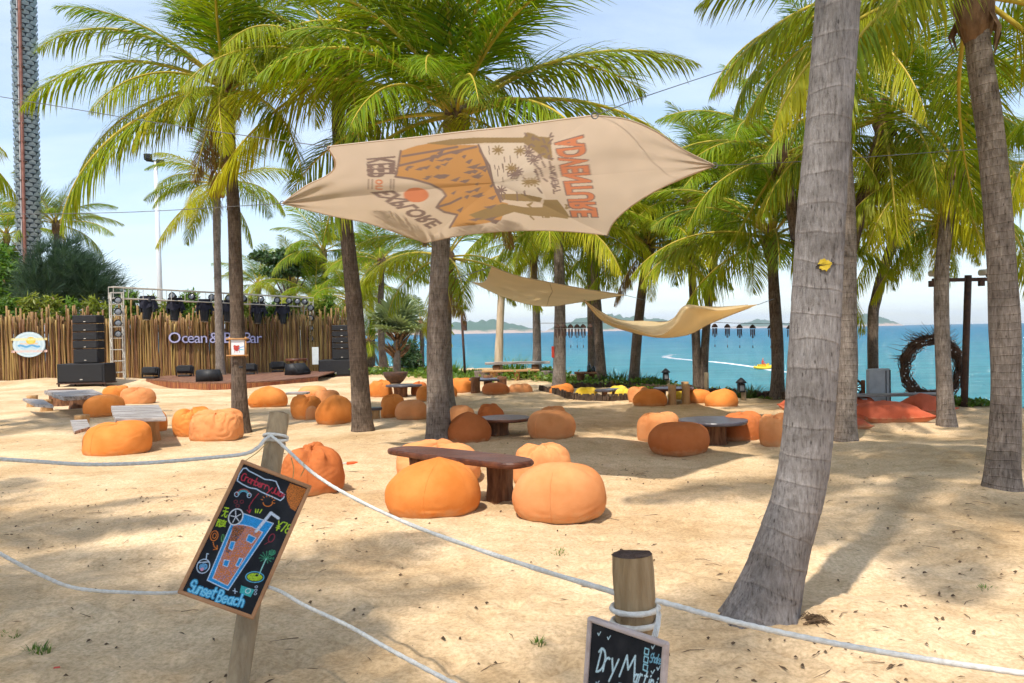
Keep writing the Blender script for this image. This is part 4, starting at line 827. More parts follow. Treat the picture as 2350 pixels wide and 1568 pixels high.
# long front table
e1, e2 = P(905, 1036, 8.75), P(1214, 1062, 7.62); c = (e1+e2)/2; L = (e2-e1).length; rot = math.atan2((e2-e1).y, (e2-e1).x)
dx, dy = math.cos(rot), math.sin(rot)
ol = [(c.x+dx*a-dy*b_, c.y+dy*a+dx*b_) for a, b_ in ((-L/2, -.06), (-L*.46, -.15), (-L*.2, -.21), (L*.1, -.22), (L*.34, -.23), (L*.46, -.19), (L*.5, -.05), (L*.48, .12), (L*.3, .21), (0, .22), (-L*.3, .21), (-L*.46, .12))]
ol = [tuple(p[:2]) for p in spline([(*p, 0) for p in ol+[ol[0]]], 61)][:-1]
lg = G(1146, 1150)
table('long live edge table of dark varnished wood among the front bean bags', ol, .455, .06, [(lg.x, lg.y+.05, .135), (c.x-dx*.52, c.y-dy*.52, .12)], M_WOODR, M_LOG)
def rtable(label, u, v, wpx, ul, vl, lw, top_m, leg_m, z=.42, th=.05, asp=1.0, ir=.02, name='table', legs=None, group=None, rot=0.0, p=2.0):
    g = G(ul, vl); y = g.y+S(lw, g.y)*.5; cx_ = P(u, v, y); a = S(wpx, y)/2; zt = P(u, v, y).z
    lx = P(ul, vl, y).x
    return table(label, oval(cx_.x, y, a, a*asp, rot, seed=int(u), ir=ir, p=p), zt, th, legs or [(lx, y, S(lw, y)/2*.95)], top_m, leg_m, name, group=group)
rtable('round dark wooden table on a log, in the middle among bean bags', 1157, 958, 122, 1141, 1004, 58, M_WOODR, M_LOG)
rtable('round slate blue table on a log, on the right among bean bags', 1637, 963, 156, 1640, 1021, 58, M_SLATE, M_LOG)
rtable('slate topped table on dark stumps between two palm trunks', 927, 883, 84, 920, 911, 34, M_SLATE, M_LOG, asp=.8)
rtable('dark oval table between the terracotta cushions', 1965, 931, 52, 1960, 962, 22, M_SLATE, M_LOG)
rtable('left of two small dark tables in the sunken ring', 1387, 894, 44, 1388, 912, 14, M_SLATE, M_LOG, group='small tables in the ring')
rtable('right of two small dark tables in the sunken ring', 1408, 892, 34, 1410, 908, 12, M_SLATE, M_LOG, group='small tables in the ring')
rtable('small round stump table right of the dark leaning trunk', 861, 935, 32, 861, 966, 24, M_SLATE, M_LOGL, name='stump_table')
rtable('low plank table among the bean bags before the stage', 683, 900, 52, 690, 926, 16, M_GREYW, M_LOGL, asp=.7, p=5)
# grey plank table, left: boards
def plank_table(label, quad, z, th, nb, legs, top_m, leg_m, name='table', cat='table', warp=.012):
    q = [np.array(p, float) for p in quad]; c = sum(q)/4; root = empty(name, (c[0], c[1], sand_z(c[0], c[1]))); tag(root, label, cat); rg = random.Random(nb*7)
    for k in range(nb):
        a, b2 = k/nb+.006, (k+1)/nb-.006; e = rg.uniform(-.03, .03); e2 = rg.uniform(-.03, .03)
        pt = lambda s, t: (1-s)*(1-t)*q[0]+s*(1-t)*q[1]+s*t*q[2]+(1-s)*t*q[3]
        o = [pt(-.0+e, a), pt(1+e2, a), pt(1+e2, b2), pt(e, b2)]; m = MB(); dz = rg.uniform(-warp, warp)*.4
        m.prism([tuple(p) for p in o], z-th+dz, z+dz, bev=.01); m.build('plank', top_m, root)
    for k, (x, y, r) in enumerate(legs):
        m = MB(); stump(m, x, y, sand_z(x, y)-.08, z-th+.002, r, k); m.build('leg', leg_m, root, True)
    return root
def Gq(pts, z): return [G(u, v, z)[:2] for u, v in pts]
z = .47; lg = G(335, 1010); lg2 = G(300, 985)
plank_table('weathered grey plank table on log legs, left among bean bags', Gq([(268, 962), (384, 958), (366, 928), (252, 931)], z), z, .06, 4, [(lg.x, lg.y, .2), (lg2.x, lg2.y+.2, .17)], M_GREYW, M_LOGL)
z = .40; lg = G(188, 990)
plank_table('small weathered stool beside the wide orange bean bag', Gq([(172, 990), (206, 980), (200, 962), (160, 964)], z-.05), z-.05, .05, 2, [(lg.x, lg.y, .12)], M_GREYW, M_LOGL, 'stool', 'stool')
z = .5; l1, l2 = G(142, 930), G(190, 938)
plank_table('live edge slab table on two dark stumps, far left', Gq([(150, 911), (236, 905), (215, 893), (98, 896)], z), z, .09, 2, [(l1.x, l1.y, .3), (l2.x, l2.y, .3)], M_GREYW, M_LOG)
z = .36; l1, l2 = G(74, 935), G(107, 947)
plank_table('low plank bench on two log feet, far left', Gq([(82, 928), (124, 931), (100, 917), (52, 914)], z), z, .06, 1, [(l1.x, l1.y, .12), (l2.x, l2.y, .13)], M_GREYW, M_LOGL, 'bench', 'bench')
# table on posts near the far edge
g = G(1545, 930); r = empty('post_table', (g.x, g.y+.3, 0)); tag(r, 'dark round table top held between upright log posts, near the sea edge', 'table')
y = g.y+.3; c = P(1545, 890, y); b = MB(); b.prism(oval(c.x, y, S(46, y), S(46, y)*.9, seed=4), c.z-.05, c.z, bev=.02); b.build('table_top', M_WOODR, r)
for u, dy_, m_ in ((1521, .05, M_LOG), (1542, -.45, M_LOGL), (1574, -.38, M_LOGL), (1508, .4, M_LOG), (1572, .45, M_LOGL)):
    b = MB(); px = P(u, 890, y+dy_).x; stump(b, px, y+dy_, -.1, c.z+(.10 if m_ is M_LOGL else -.05), .085 if m_ is M_LOGL else .07, int(u), .25, 14); b.build('post', m_, r, True)
g = G(1120, 905); y = g.y+.3; c = P(1117, 869, y); r = empty('post_table', (c.x, y, 0)); tag(r, 'round slate table ringed by three log posts before the long bar', 'table')
b = MB(); b.prism(oval(c.x, y, S(42, y), S(42, y)*.9, seed=8), c.z-.05, c.z, bev=.02); b.build('table_top', M_SLATE, r)
for u, dy_ in ((1091, -.35), (1120, .5), (1152, -.2)):
    b = MB(); stump(b, P(u, 869, y+dy_).x, y+dy_, -.1, c.z+.06, .13, int(u), .1, 14); b.build('post', M_LOG, r, True)
# long bar and bench by the sea edge
y = G(1180, 872).y; z = P(1185, 833, y).z; x0, x1 = P(1113, 833, y).x, P(1262, 833, y).x; r = empty('bar_counter', ((x0+x1)/2, y, 0)); tag(r, 'long narrow wooden bar counter facing the sea', 'bar counter')
b = MB(); b.box(((x0+x1)/2, y, z), (x1-x0, .38, .085), bev=.01); b.build('counter_top', M_GREYW, r)
for u in (1139, 1228):
    b = MB(); b.box((P(u, 840, y).x, y, z/2-.06), (.26, .26, z-.03), bev=.02); b.build('leg', M_LOG, r)
y2 = y-.75; zb = P(1172, 851, y2).z; x0, x1 = P(1106, 851, y2).x, P(1238, 851, y2).x; r = empty('bench', ((x0+x1)/2, y2, 0)); tag(r, 'long plank bench drawn up to the sea side bar', 'bench')
b = MB(); b.box(((x0+x1)/2, y2, zb), (x1-x0, .34, .06), bev=.01); b.build('seat', M_LOGL, r)
for u in (1131, 1186, 1227):
    b = MB(); stump(b, P(u, 860, y2).x, y2, -.1, zb-.03, .1, int(u), .1, 12); b.build('leg', M_LOGL, r, True)
for u, lab in ((1107, 'pale cut palm stump at the left end of the long bench'), (1255, 'pale cut palm stump at the right end of the long bar')):
    g = G(u, 874); b = MB(); stump(b, g.x, g.y, -.1, P(u, 851, g.y).z, .28 if u < 1200 else .2, 3, .1, 20); tag(b.build('palm_stump', M_TRUNK, None, True, origin=(g.x, g.y, 0)), lab, 'stump').location = (g.x, g.y, 0)
g = G(1345, 880); y = g.y; zt = P(1345, 856, y).z; x0, x1 = P(1319, 856, y).x, P(1371, 857, y).x; r = empty('table', (g.x, y, 0)); tag(r, 'small dark plank table with two bottles at the sea edge', 'table')
b = MB(); b.box(((x0+x1)/2, y, zt), (x1-x0, .45, .07), bev=.01); b.build('table_top', M_LOG, r)
for u in (1333, 1362): b = MB(); stump(b, P(u, 870, y).x, y, -.1, zt-.03, .13, u, .2, 12); b.build('leg', M_LOG, r, True)
M_BOT = mat('dark_glass', (.012, .018, .02), rough=.12, spec=.6)
for u, s, lab in ((1352, 1.0, 'taller dark bottle on the small sea edge table'), (1362, .62, 'shorter dark bottle on the small sea edge table')):
    p = P(u, 856, y); b = MB(); k = .3*s; b.lathe([(.06, 0), (.065, .02), (.065, k*.6), (.03, k*.8), (.024, k), (.028, k*1.04)], (0, 0, 0), 12); o = b.build('bottle', M_BOT, None, True); o.location = (p.x, y, zt+.036); tag(o, lab, 'bottle')
# plank counters behind the terracotta cushions
for (u0, u1, v, vb, lab) in ((1955, 2160, 906, 940, 'long low plank bench behind the terracotta cushions'), (2085, 2175, 898, 925, 'short plank shelf at the foot of the twig ring')):
    y = G((u0+u1)/2, vb).y; zt = P((u0+u1)/2, v, y).z; x0, x1 = P(u0, v, y).x, P(u1, v, y).x; r = empty('bench', ((x0+x1)/2, y, 0)); tag(r, lab, 'bench')
    b = MB(); b.box(((x0+x1)/2, y, zt), (x1-x0, .3, .05), bev=.008); b.build('seat', M_GREYW, r)
    for q in (.12, .88): b = MB(); b.box((x0+(x1-x0)*q, y, zt/2-.05), (.1, .22, zt), bev=.01); b.build('leg', M_GREYW, r)
# fire bowl
g = G(908, 884); r = empty('fire_bowl', g); tag(r, 'wide dark iron fire bowl on the sand before the fan palm', 'fire bowl'); M_IRON = mat('rusty_iron', (.045, .028, .022), (.10, .05, .032), scale=12, rough=.7, bump=.3)
R0 = S(29, g.y); b = MB(); b.lathe([(R0*.28, .02), (R0*.6, .12), (R0*.88, .28), (R0, .42), (R0*.97, .43), (R0*.84, .29), (R0*.5, .14), (.02, .1)], (0, 0, 0), 28); place('bowl', b.mesh('bowl', M_IRON), r)
b = MB(); b.lathe([(R0*.35, -.05), (R0*.3, .03)], (0, 0, 0), 20); place('foot', b.mesh('foot', M_IRON), r)
# dropped marker with orange tip
g = G(805, 1083); b = MB(); d = Vector((1, -.15, .12)).normalized(); r = empty('marker_stick', Vector((g.x-.1, g.y, .1))); tag(r, 'thin white stick with orange tip beside the wrinkled rust bean bag', 'stick')
b.cyl((-.16, 0, 0), d*.06, .011, 8); place('shaft', b.mesh('shaft', mat('white_plastic', (.72, .7, .68), rough=.5)), r)
b = MB(); b.tube([d*.06, d*.15, d*.2], [.02, .018, .004], 8); place('tip', b.mesh('tip', mat('orange_tip', (.8, .12, .03), rough=.5)), r)

# ================================================================== STAGE, FENCE, SOUND
M_BAMB = mat('bamboo_pole', (.15, .078, .028), (.34, .20, .075), scale=2.2, rough=.6, bump=.2, stretch=(3, 3, .3), rnd=.38)
M_BLACK = mat('black_plastic', (.012, .012, .014), (.022, .022, .024), scale=20, rough=.55, spec=.35, bump=.1)
M_GRILLE = mat('speaker_grille', (.010, .010, .011), (.03, .03, .032), scale=90, rough=.7, bump=.5, bscale=160)
M_ALU = mat('aluminium', (.52, .48, .41), (.64, .60, .52), scale=8, rough=.5, metal=.1, bump=.05)
M_LENS = mat('lamp_lens', (.16, .17, .18), (.24, .25, .27), rough=.15, spec=.7)
M_DECK = mat('deck_board', (.15, .065, .035), (.27, .135, .08), scale=3, rough=.6, bump=.3, stretch=(6, .5, 4), rnd=.12)
M_FASC = mat('deck_fascia', (.20, .062, .024), (.36, .125, .05), scale=3, rough=.55, bump=.3, stretch=(5, 5, .4), rnd=.2)
FA, FB, FC = Vector((-21.8, 31.2, 0)), Vector((-13.6, 33.6, 0)), Vector((-7.6, 36.8, 0))
root = empty('bamboo_fence', FB); tag(root, 'tall bamboo pole fence behind the stage', 'fence')
pm_ = []
for k in range(4):
    b = MB(); h = 3.0; n = 9; b.tube([(.012*math.sin(i*1.3+k), .01*math.cos(i+k), h*i/n) for i in range(n+1) for _ in (0,)], [.045-.006*i/n for i in range(n+1)], 7, rfun=lambda th, l, i: 1+(.10 if i % 3 == 0 else 0)); pm_.append(b.mesh('pole', M_BAMB))
rg = random.Random(8); tot1, tot2 = (FB-FA).length, (FC-FB).length; NPOLE = 300; back = MB()
for k in range(NPOLE+320):
    front_ = k < NPOLE; q = (k+.5)/NPOLE if front_ else (k-NPOLE+.5)/320; s = q*(tot1+tot2)
    p = FA+(FB-FA)*(s/tot1) if s < tot1 else FB+(FC-FB)*((s-tot1)/tot2); d = rg.random(); hh = .86*(1+rg.gauss(0, .06)+(.16 if d > .86 else 0))*(1.0 if s < tot1*.9 else .96)
    wd = rg.uniform(.6, 1.05)
    if front_: place('pole', pm_[rg.randrange(4)], root, (p.x-FB.x, p.y-FB.y+rg.uniform(-.04, .04), -.15), (rg.gauss(0, .012), rg.gauss(0, .014), rg.uniform(0, 6)), (wd, wd, hh*1.06))
    else: x_, t_ = p.x+rg.uniform(-.02, .02), rg.gauss(0, .03); back.tube([(x_, p.y+.17, -.15), (x_+t_, p.y+.17+rg.uniform(-.03, .03), 3.0*hh*.98)], [.042*wd+.008, .034*wd+.008], 6)
o = back.build('rear_poles', M_BAMB, root, True); o['kind'] = 'stuff'
for zz in (.7, 2.0):
    for A_, B_ in ((FA, FB), (FB, FC)):
        b = MB(); b.cyl(A_+Vector((0, .25, zz)), B_+Vector((0, .25, zz)), .045, 8); b.build('rail', M_BAMB, root)
def fence_pt(u, z, off=.12):
    """point on the camera side of the fence at column u"""
    d = ray(u, 780); best = None
    for A_, B_ in ((FA, FB), (FB, FC)):
        e = B_-A_; den = d.x*e.y-d.y*e.x
        t = (A_.x*e.y-A_.y*e.x)/den; q = Vector((d.x*t, d.y*t, 0)); k = (q-A_).dot(e)/e.dot(e)
        if -.05 <= k <= 1.05: best = (q, e.normalized())
    q, e = best; n = Vector((e.y, -e.x, 0)); return q+n*off+Vector((0, 0, z)), e, n
# deck
root = None
front = [G(u, v) for u, v in ((335, 882), (400, 888), (480, 892), (560, 891), (640, 886), (730, 876))]
front = spline([(p.x, p.y, 0) for p in front], 60); cen = np.array([np.mean(front[:, 0]), 30, 0]); root = empty('stage_deck', (cen[0], 28, 0)); tag(root, 'low curved timber stage deck before the bamboo fence', 'stage')
zt = .2; nb = 44
for k in range(nb):                                              # boards of the deck run away from the camera
    a, b2 = k/nb*59, (k+1)/nb*59; f = lambda s: front[int(s)]+(front[min(int(s)+1, 59)]-front[int(s)])*(s-int(s))
    p, q = f(a), f(min(b2, 58.999)); bk = lambda p: np.array([p[0]*1.0-.2, 32.3+(p[0]+11)*.28, 0]); g_ = .006
    m = MB(); m.prism([(p[0]+g_, p[1]), (q[0]-g_, q[1]), (bk(q)[0]-g_, bk(q)[1]), (bk(p)[0]+g_, bk(p)[1])], zt-.04, zt); m.build('deck_board', M_DECK, root)
    n = np.array([q[1]-p[1], -(q[0]-p[0]), 0]); n /= np.linalg.norm(n)+1e-9; t = (q-p)/np.linalg.norm(q-p)*.006
    for h_ in (0, 1):
        pa, pb = p+(q-p)*h_*.5+t, p+(q-p)*(h_*.5+.5)-t
        m = MB(); m.prism([tuple((pa+n*.006)[:2]), tuple((pb+n*.006)[:2]), tuple((pb-n*.03)[:2]), tuple((pa-n*.03)[:2])][::-1], -.12, zt-.045); m.build('fascia_board', M_FASC, root)
# truss
root = empty('lighting_truss', G(270, 880)); tag(root, 'square aluminium lighting truss arch over the stage', 'truss')
TL, TR = Vector((P(272, 880, 30).x, 30, 0)), Vector((P(708, 865, 36.5).x, 36.5, .2))
def lattice(b, p, q, wid, n, r=.024):
    ax = (q-p).normalized(); ref = Vector((0, 0, 1)) if abs(ax.z) < .7 else Vector((1, .7, 0)).normalized(); a = (ref-ax*ref.dot(ax)).normalized()*wid/2; c = ax.cross(a.normalized())*wid/2
    cs = [a+c, a-c, -a-c, -a+c]
    for o in cs: b.cyl(p+o, q+o, r, 7)
    for i in range(n+1):
        t0 = p+(q-p)*(i/n)
        for k in range(4):
            b.cyl(t0+cs[k], t0+cs[(k+1) % 4], r*.6, 5)
            if i < n and k % 2 == 0: t1 = p+(q-p)*((i+1)/n); b.cyl((t0 if (i+k) % 2 else t1)+cs[k], (t1 if (i+k) % 2 else t0)+cs[(k+1) % 4], r*.55, 5)
TLt = Vector((TL.x, TL.y, P(272, 672, 30).z)); TRt = Vector((TR.x, TR.y, P(708, 694, 36.5).z)); W_ = .42
for p, q, nm in ((TL, TLt, 'tower'), (TR, TRt, 'tower')): b = MB(); lattice(b, p, q, W_, 8); b.build(nm, M_ALU, root)
ex = (TRt-TLt).normalized()*.2; b = MB(); lattice(b, TLt-ex+Vector((0, 0, .0)), TRt+ex, W_, 16, .02); b.build('beam', M_ALU, root)
for p in (TL, TR): b = MB(); b.box(p+Vector((0, 0, .03)), (.75, .75, .06), bev=.01); b.build('base_plate', M_ALU, root)
def par_mesh(r=.15, l=.3):
    b = MB(); b.lathe([(r*.5, -l*.6), (r*.8, -l*.45), (r, l*.05), (r*1.08, l*.4), (r*1.02, l*.42), (r*.95, l*.3)], (0, 0, 0), 16); can = b.mesh('can', M_BLACK)
    b = MB(); b.lathe([(r*.96, 0), (r*.7, .018), (.01, .03)], (0, 0, l*.27), 16); lens = b.mesh('lens', M_LENS)
    b = MB(); b.tube([(r*1.15, 0, 0), (r*1.15, 0, -.02), (r*1.1, .08, .0), (r*.6, .16, 0), (0, .2, 0), (-r*.6, .16, 0), (-r*1.1, .08, 0), (-r*1.15, 0, 0)], .014, 5); yoke = b.mesh('yoke', M_BLACK); return can, lens, yoke
PAR = par_mesh()
def par_light(label, loc, rx, rz, s, group):
    r = empty('stage_light', loc, rz); tag(r, label, 'stage light', group); r.scale = (s, s, s)
    c = place('can', PAR[0], r, rot=(rx, 0, 0)); place('lens', PAR[1], c); place('yoke', PAR[2], r, rot=(0, 0, 0)); return r
for k, u in enumerate((397, 441, 487, 526, 560, 600, 637, 664, 683, 700)):
    t = (u-272)/(708-272); y = 30+6.5*(t*30/(36.5-6.5*t) if False else t); p = P(u, float(np.interp(u, (397, 700), (687, 694))) if False else 0+float(np.interp(u, (272, 397, 487, 600, 708), (672, 680, 684, 688, 694))), y-.3)
    par_light('round black stage light on the truss beam, %s from the left' % ORD[k], p, math.radians(72),   .1*(k % 3-1), .85, 'stage lights on the truss beam')
for k, v in enumerate((690, 716, 742, 767)): par_light('round black stage light on the left truss tower, %s from the top' % ORD[k], P(272, v, 29.62), math.radians(84), .25, .82, 'stage lights on the left tower')
for k, v in enumerate((707, 731, 754, 778)): par_light('round black stage light on the right truss tower, %s from the top' % ORD[k], P(714, v, 36.1), math.radians(84), -.1, .9, 'stage lights on the right tower')
def moving_head(label, loc, rz, s, tilt, floor=False, hood=True):
    r = empty('moving_head_light', loc, rz); tag(r, label, 'stage light', 'moving head lights on the floor' if floor else 'moving head lights under the truss'); r.scale = (s,)*3
    sg = 1 if floor else -1
    b = MB(); b.box((0, 0, sg*.09), (.44, .40, .18), bev=.04); place('base', b.mesh('base', M_BLACK), r)
    b = MB()
    for q in (-1, 1): b.box((q*.24, 0, sg*.33), (.06, .16, .38), bev=.025)
    b.box((0, 0, sg*.2), (.5, .18, .07), bev=.02); place('yoke', b.mesh('yoke', M_BLACK), r)
    b = MB(); b.lathe([(.10, -.26), (.165, -.2), (.175, .0), (.15, .14), (.13, .34), (.115, .38)], (0, 0, 0), 18); h = place('head', b.mesh('head', M_BLACK), r, (0, 0, sg*.40), (tilt, 0, 0))
    b = MB(); b.lathe([(.112, 0), (.08, .02), (.005, .03)], (0, 0, .372), 16); place('lens', b.mesh('lens', M_LENS), h)
    if hood:                                                  # rain cover of dark cloth
        b = MB(); n = 18; V = []
        for i in range(7):
            for j in range(n):
                a = 6.283*j/n; rr = .22+.07*i/6+.05*(i/6)*math.sin(3*a)+.02*math.sin(5*a+i); V.append((rr*math.cos(a)*1.1, rr*math.sin(a)*.85, .05-.068*i-.05*(i/6)*math.sin(4*a+1)))
        b.add(V, [(i*n+j, i*n+(j+1) % n, (i+1)*n+(j+1) % n, (i+1)*n+j) for i in range(6) for j in range(n)]+[tuple(range(n))]); place('rain_cover', b.mesh('rain_cover', M_HOOD), r)
    return r
M_HOOD = mat('navy_cloth', (.012, .012, .022), (.025, .025, .04), scale=8, rough=.8, bump=.3)
for k, (u, v) in enumerate(((338, 683), (401, 687), (469, 690), (524, 692), (592, 697), (648, 700))):
    t = (u-272)/(436); p = P(u, v, 30+6.5*t-.05); moving_head('hooded black moving head light hanging under the truss, %s from the left' % ORD[k], p, .15*(k % 3-1), 1.12, math.pi*.93, False)
for k, (u, v, y) in enumerate(((346, 873, 29.6), (425, 869, 30.6), (571, 866, 31.3), (638, 862, 33.0))):     # squat flood lights
    r = empty('floor_light', Vector((P(u, v, y).x, y, zt)), .12*(k-1)); tag(r, 'squat black flood light standing on the stage deck, %s from the left' % ORD[k], 'stage light', 'flood lights on the deck')
    b = MB(); b.box((0, 0, .27), (.60, .34, .30), bev=.06); bd = place('body', b.mesh('body', M_BLACK, smooth=False), r, (0, 0, 0), (-.15, 0, 0))
    b = MB(); b.box((0, -.175, .29), (.5, .02, .2), bev=.008); place('lens', b.mesh('lens', M_GRILLE, smooth=False), bd)
    for q in range(5): b = MB(); b.box((-.2+q*.1, .18, .27), (.03, .05, .22)); place('cooling_fin', b.mesh('cooling_fin', M_BLACK, smooth=False), bd)
    b = MB()
    for q in (-1, 1): b.box((q*.325, 0, .2), (.025, .07, .36))
    b.box((0, 0, .035), (.46, .26, .07), bev=.02); place('bracket', b.mesh('bracket', M_BLACK, smooth=False), r)
def wedge(label, u, v, y, s, rz):
    r = empty('stage_monitor', Vector((P(u, v, y).x, y, zt)), rz); tag(r, label, 'loudspeaker', 'wedge monitors on the stage'); r.scale = (s,)*3
    b = MB(); pr = [(-.3, 0), (.26, 0), (.3, .1), (.02, .42), (-.26, .40)]; n = 5; V = [(x_, -y_, z_) for x_ in (-.38, .38) for y_, z_ in pr]
    b.add(V, [tuple(range(n-1, -1, -1)), tuple(range(n, 2*n))]+[(i, (i+1) % n, n+(i+1) % n, n+i) for i in range(n)]); place('cabinet', b.mesh('cabinet', M_BLACK), r)
    b = MB(); a = math.atan2(.32, .28); b.box((0, 0, 0), (.66, .36, .012), mat=Matrix.Translation((0, -.166, .268)) @ Matrix.Rotation(math.atan2(.32, .28), 4, 'X')); place('grille', b.mesh('grille', M_GRILLE), r)
wedge('grey black wedge monitor at the front edge of the stage deck', 481, 880, 27.0, .95, math.pi)
wedge('dark wedge monitor at the right end of the stage deck, seen side on', 684, 870, 30.4, 1.05, 1.2)
M_SPEAK = mat('speaker_black', (.010, .010, .012), (.019, .019, .021), scale=30, rough=.6, spec=.3)
def line_array(name_l, u, vb, y, wpx, sub_v0, sub_v1, arr_u, arr_w, arr_v0, side):
    x = P(u, vb, y).x; r = empty('subwoofer', (x, y, 0)); tag(r, 'wide black subwoofer cabinet on a steel frame, %s of the stage' % side, 'loudspeaker', 'subwoofers'); wd = S(wpx, y); z0, z1 = P(u, sub_v1, y).z, P(u, sub_v0, y).z
    b = MB(); b.box((x, y+.35, (z0+z1)/2), (wd, .8, z1-z0), bev=.02); b.build('cabinet', M_SPEAK, r)
    b = MB(); b.box((x, y-.06, (z0+z1)/2), (wd*.9, .02, (z1-z0)*.9), bev=.005); b.build('grille', M_GRILLE, r)
    b = MB(); b.box((x+.02, y-.075, z0+(z1-z0)*.16), (.09, .012, .03)); b.build('badge', M_ALU, r)
    b = MB(); b.box((x, y+.35, z0-.03), (wd*1.02, .84, .05)); b.build('frame', M_IRON, r)
    for sx in (-1, -.62, .62, 1):
        b = MB(); b.box((x+sx*wd*.48, y+(.0 if abs(sx) == 1 else .5), (z0-.05)/2-.03), (.05, .05, z0)); b.build('leg', M_IRON, r)
    xa = P(arr_u, arr_v0, y).x; za = P(arr_u, arr_v0, y).z; aw = S(arr_w, y); tot = za-z1; r2 = empty('line_array_speaker', (xa, y+.3, z1)); tag(r2, 'stack of black line array loudspeakers on the subwoofer, %s of the stage' % side, 'loudspeaker', 'line array stacks')
    hs = [.30, .17, .175, .17, .175]; zc = z1+.005
    for k, f in enumerate(hs):
        h = tot*f; b = MB(); b.box((xa+(.0 if k else 0), y+.3, zc+h/2), (aw*(1 if k else .97), .5, h-.025), bev=.02); bx_ = b.build('cabinet', M_SPEAK, r2)
        b = MB(); b.box((xa, y+.045, zc+h/2), (aw*.92, .02, h-.07), bev=.004); b.build('grille', M_GRILLE, bx_, origin=(xa, y+.3, z1))
        b = MB(); b.box((xa, y+.03, zc+h*.22), (.07, .01, .025)); b.build('badge', M_ALU, bx_, origin=(xa, y+.3, z1))
        if k: b = MB(); b.box((xa+aw*.04, y+.06, zc), (aw*.85, .03, .008)); b.build('trim', M_IRON, bx_, origin=(xa, y+.3, z1))
        zc += h
    b = MB(); b.box((xa-aw*.52, y+.5, z1+tot*.3), (.1, .3, tot*.5)); b.build('side_bracket', M_SPEAK, r2); return r
line_array('', 188, 888, 28.2, 110, 835, 878, 192, 58, 722, 'left')
line_array('', 770, 868, 32.5, 76, 826, 862, 783, 46, 745, 'right')
# percussion table (timpani-like stand) on the stage
y = 32.2; c = P(680, 823, y); r = empty('round_stand_table', Vector((c.x, y, zt))); tag(r, 'round dark wooden stand with crossed curved legs on the stage right', 'stand'); a = S(25, y)
b = MB(); b.lathe([(a*.96, 0), (a, .02), (a, .07), (a*.97, .09), (.02, .09)], (c.x, y, c.z-.09), 26); b.build('top', M_WOODR, r)
for q in range(3):
    t = q*2.1+.4; b = MB(); b.tube([(c.x+math.cos(t)*a*.85, y+math.sin(t)*a*.85, c.z-.09), (c.x+math.cos(t)*a*.7, y+math.sin(t)*a*.7, (c.z+zt)*.55), (c.x+math.cos(t)*a*.15, y+math.sin(t)*a*.15, zt+.25), (c.x-math.cos(t)*a*.3, y-math.sin(t)*a*.3, zt)], .035, 6); b.build('leg', M_WOODR, r)
# lettering on the fence
M_LETTER = mat('letter_face', (.44, .43, .66), (.50, .49, .72), rough=.5); M_LSIDE = mat('letter_side', (.025, .03, .09), rough=.5)
root = empty('bar_sign_lettering', fence_pt(490, 1.5)[0]); tag(root, 'raised pale lettering reading Ocean & Blu Bar on the bamboo fence', 'sign')
pos = {}
txt = 'Ocean & Blu Bar'; us = {0: 402, 1: 423, 2: 437, 3: 452, 4: 467, 6: 491, 8: 522, 9: 535, 10: 546, 12: 567, 13: 580, 14: 594}
for k, u in us.items():
    ch = txt[k]; p, e, n = fence_pt(u, 0); z = P(u, 787, p.y).z; h = S(25, p.y)
    Mx = Matrix((( e.x, 0, n.x, p.x), (e.y, 0, n.y, p.y), (0, 1, 0, z), (0, 0, 0, 1)))
    for nm, bold, ext, m_, off in (('letter_side', .022, .05, M_LSIDE, 0), ('letter_face', .0, .012, M_LETTER, .055)):
        me = text_mesh(ch, bold, ext); me.materials.clear(); me.materials.append(m_); co = np.empty(len(me.vertices)*3); me.vertices.foreach_get('co', co); co = co.reshape(-1, 3)
        if nm == 'letter_side': x_c = (co[:, 0].min()+co[:, 0].max())/2
        co[:, 0] -= x_c; co[:, :2] *= h/.72; co[:, 2] += off
        W = np.array([(Mx @ Vector(q))-Vector(root.location) for q in co]); me.vertices.foreach_set('co', W.ravel())
        if nm == 'letter_side': par = place('letter', me, root)
        else: place('face', me, par)
# painted boards
def canvas_board(name, cv, w_, h_, mtl, parent, mat_, th=.02):
    ny, nx = cv.c.shape[:2]; xs = np.linspace(-w_/2, w_/2, nx); zs = np.linspace(-h_/2, h_/2, ny); X, Z = np.meshgrid(xs, zs); V = np.stack([X, np.full_like(X, -th/2-.001), Z], -1).reshape(-1, 3)
    return place(name, np_mesh(name, V, grid_faces(ny, nx), mtl, False, cv.c.reshape(-1, 3)), parent)
M_PRINT = mat_tint('painted_print', .6, .3)
p, e, n = fence_pt(69, 0, .16); z = P(69, 791, p.y).z; r = empty('round_sign', (p.x, p.y, z), math.atan2(e.y, e.x)); tag(r, 'round pale blue sign board with sunburst and wave, on the fence far left', 'sign'); a = S(33, p.y); b_ = S(29, p.y)
b = MB(); b.add([(a*math.cos(t), 0, b_*math.sin(t)) for t in np.linspace(0, 6.2832, 41)[:-1]]+[(a*math.cos(t), .06, b_*math.sin(t)) for t in np.linspace(0, 6.2832, 41)[:-1]], [tuple(range(39, -1, -1)), tuple(range(40, 80))]+[(i, (i+1) % 40, 40+(i+1) % 40, 40+i) for i in range(40)]); place('board', b.mesh('board', mat('sign_blue', (.50, .62, .66), (.58, .70, .73), scale=4), smooth=False), r)
cv = Canvas(-1, 1, -1, 1, 110, 110, (.52, .65, .69))
for k, rr in enumerate((.9, .78, .66)): cv.ell((0, 0), rr, rr, (.66, .76, .78) if k % 2 == 0 else (.45, .58, .64), .035)
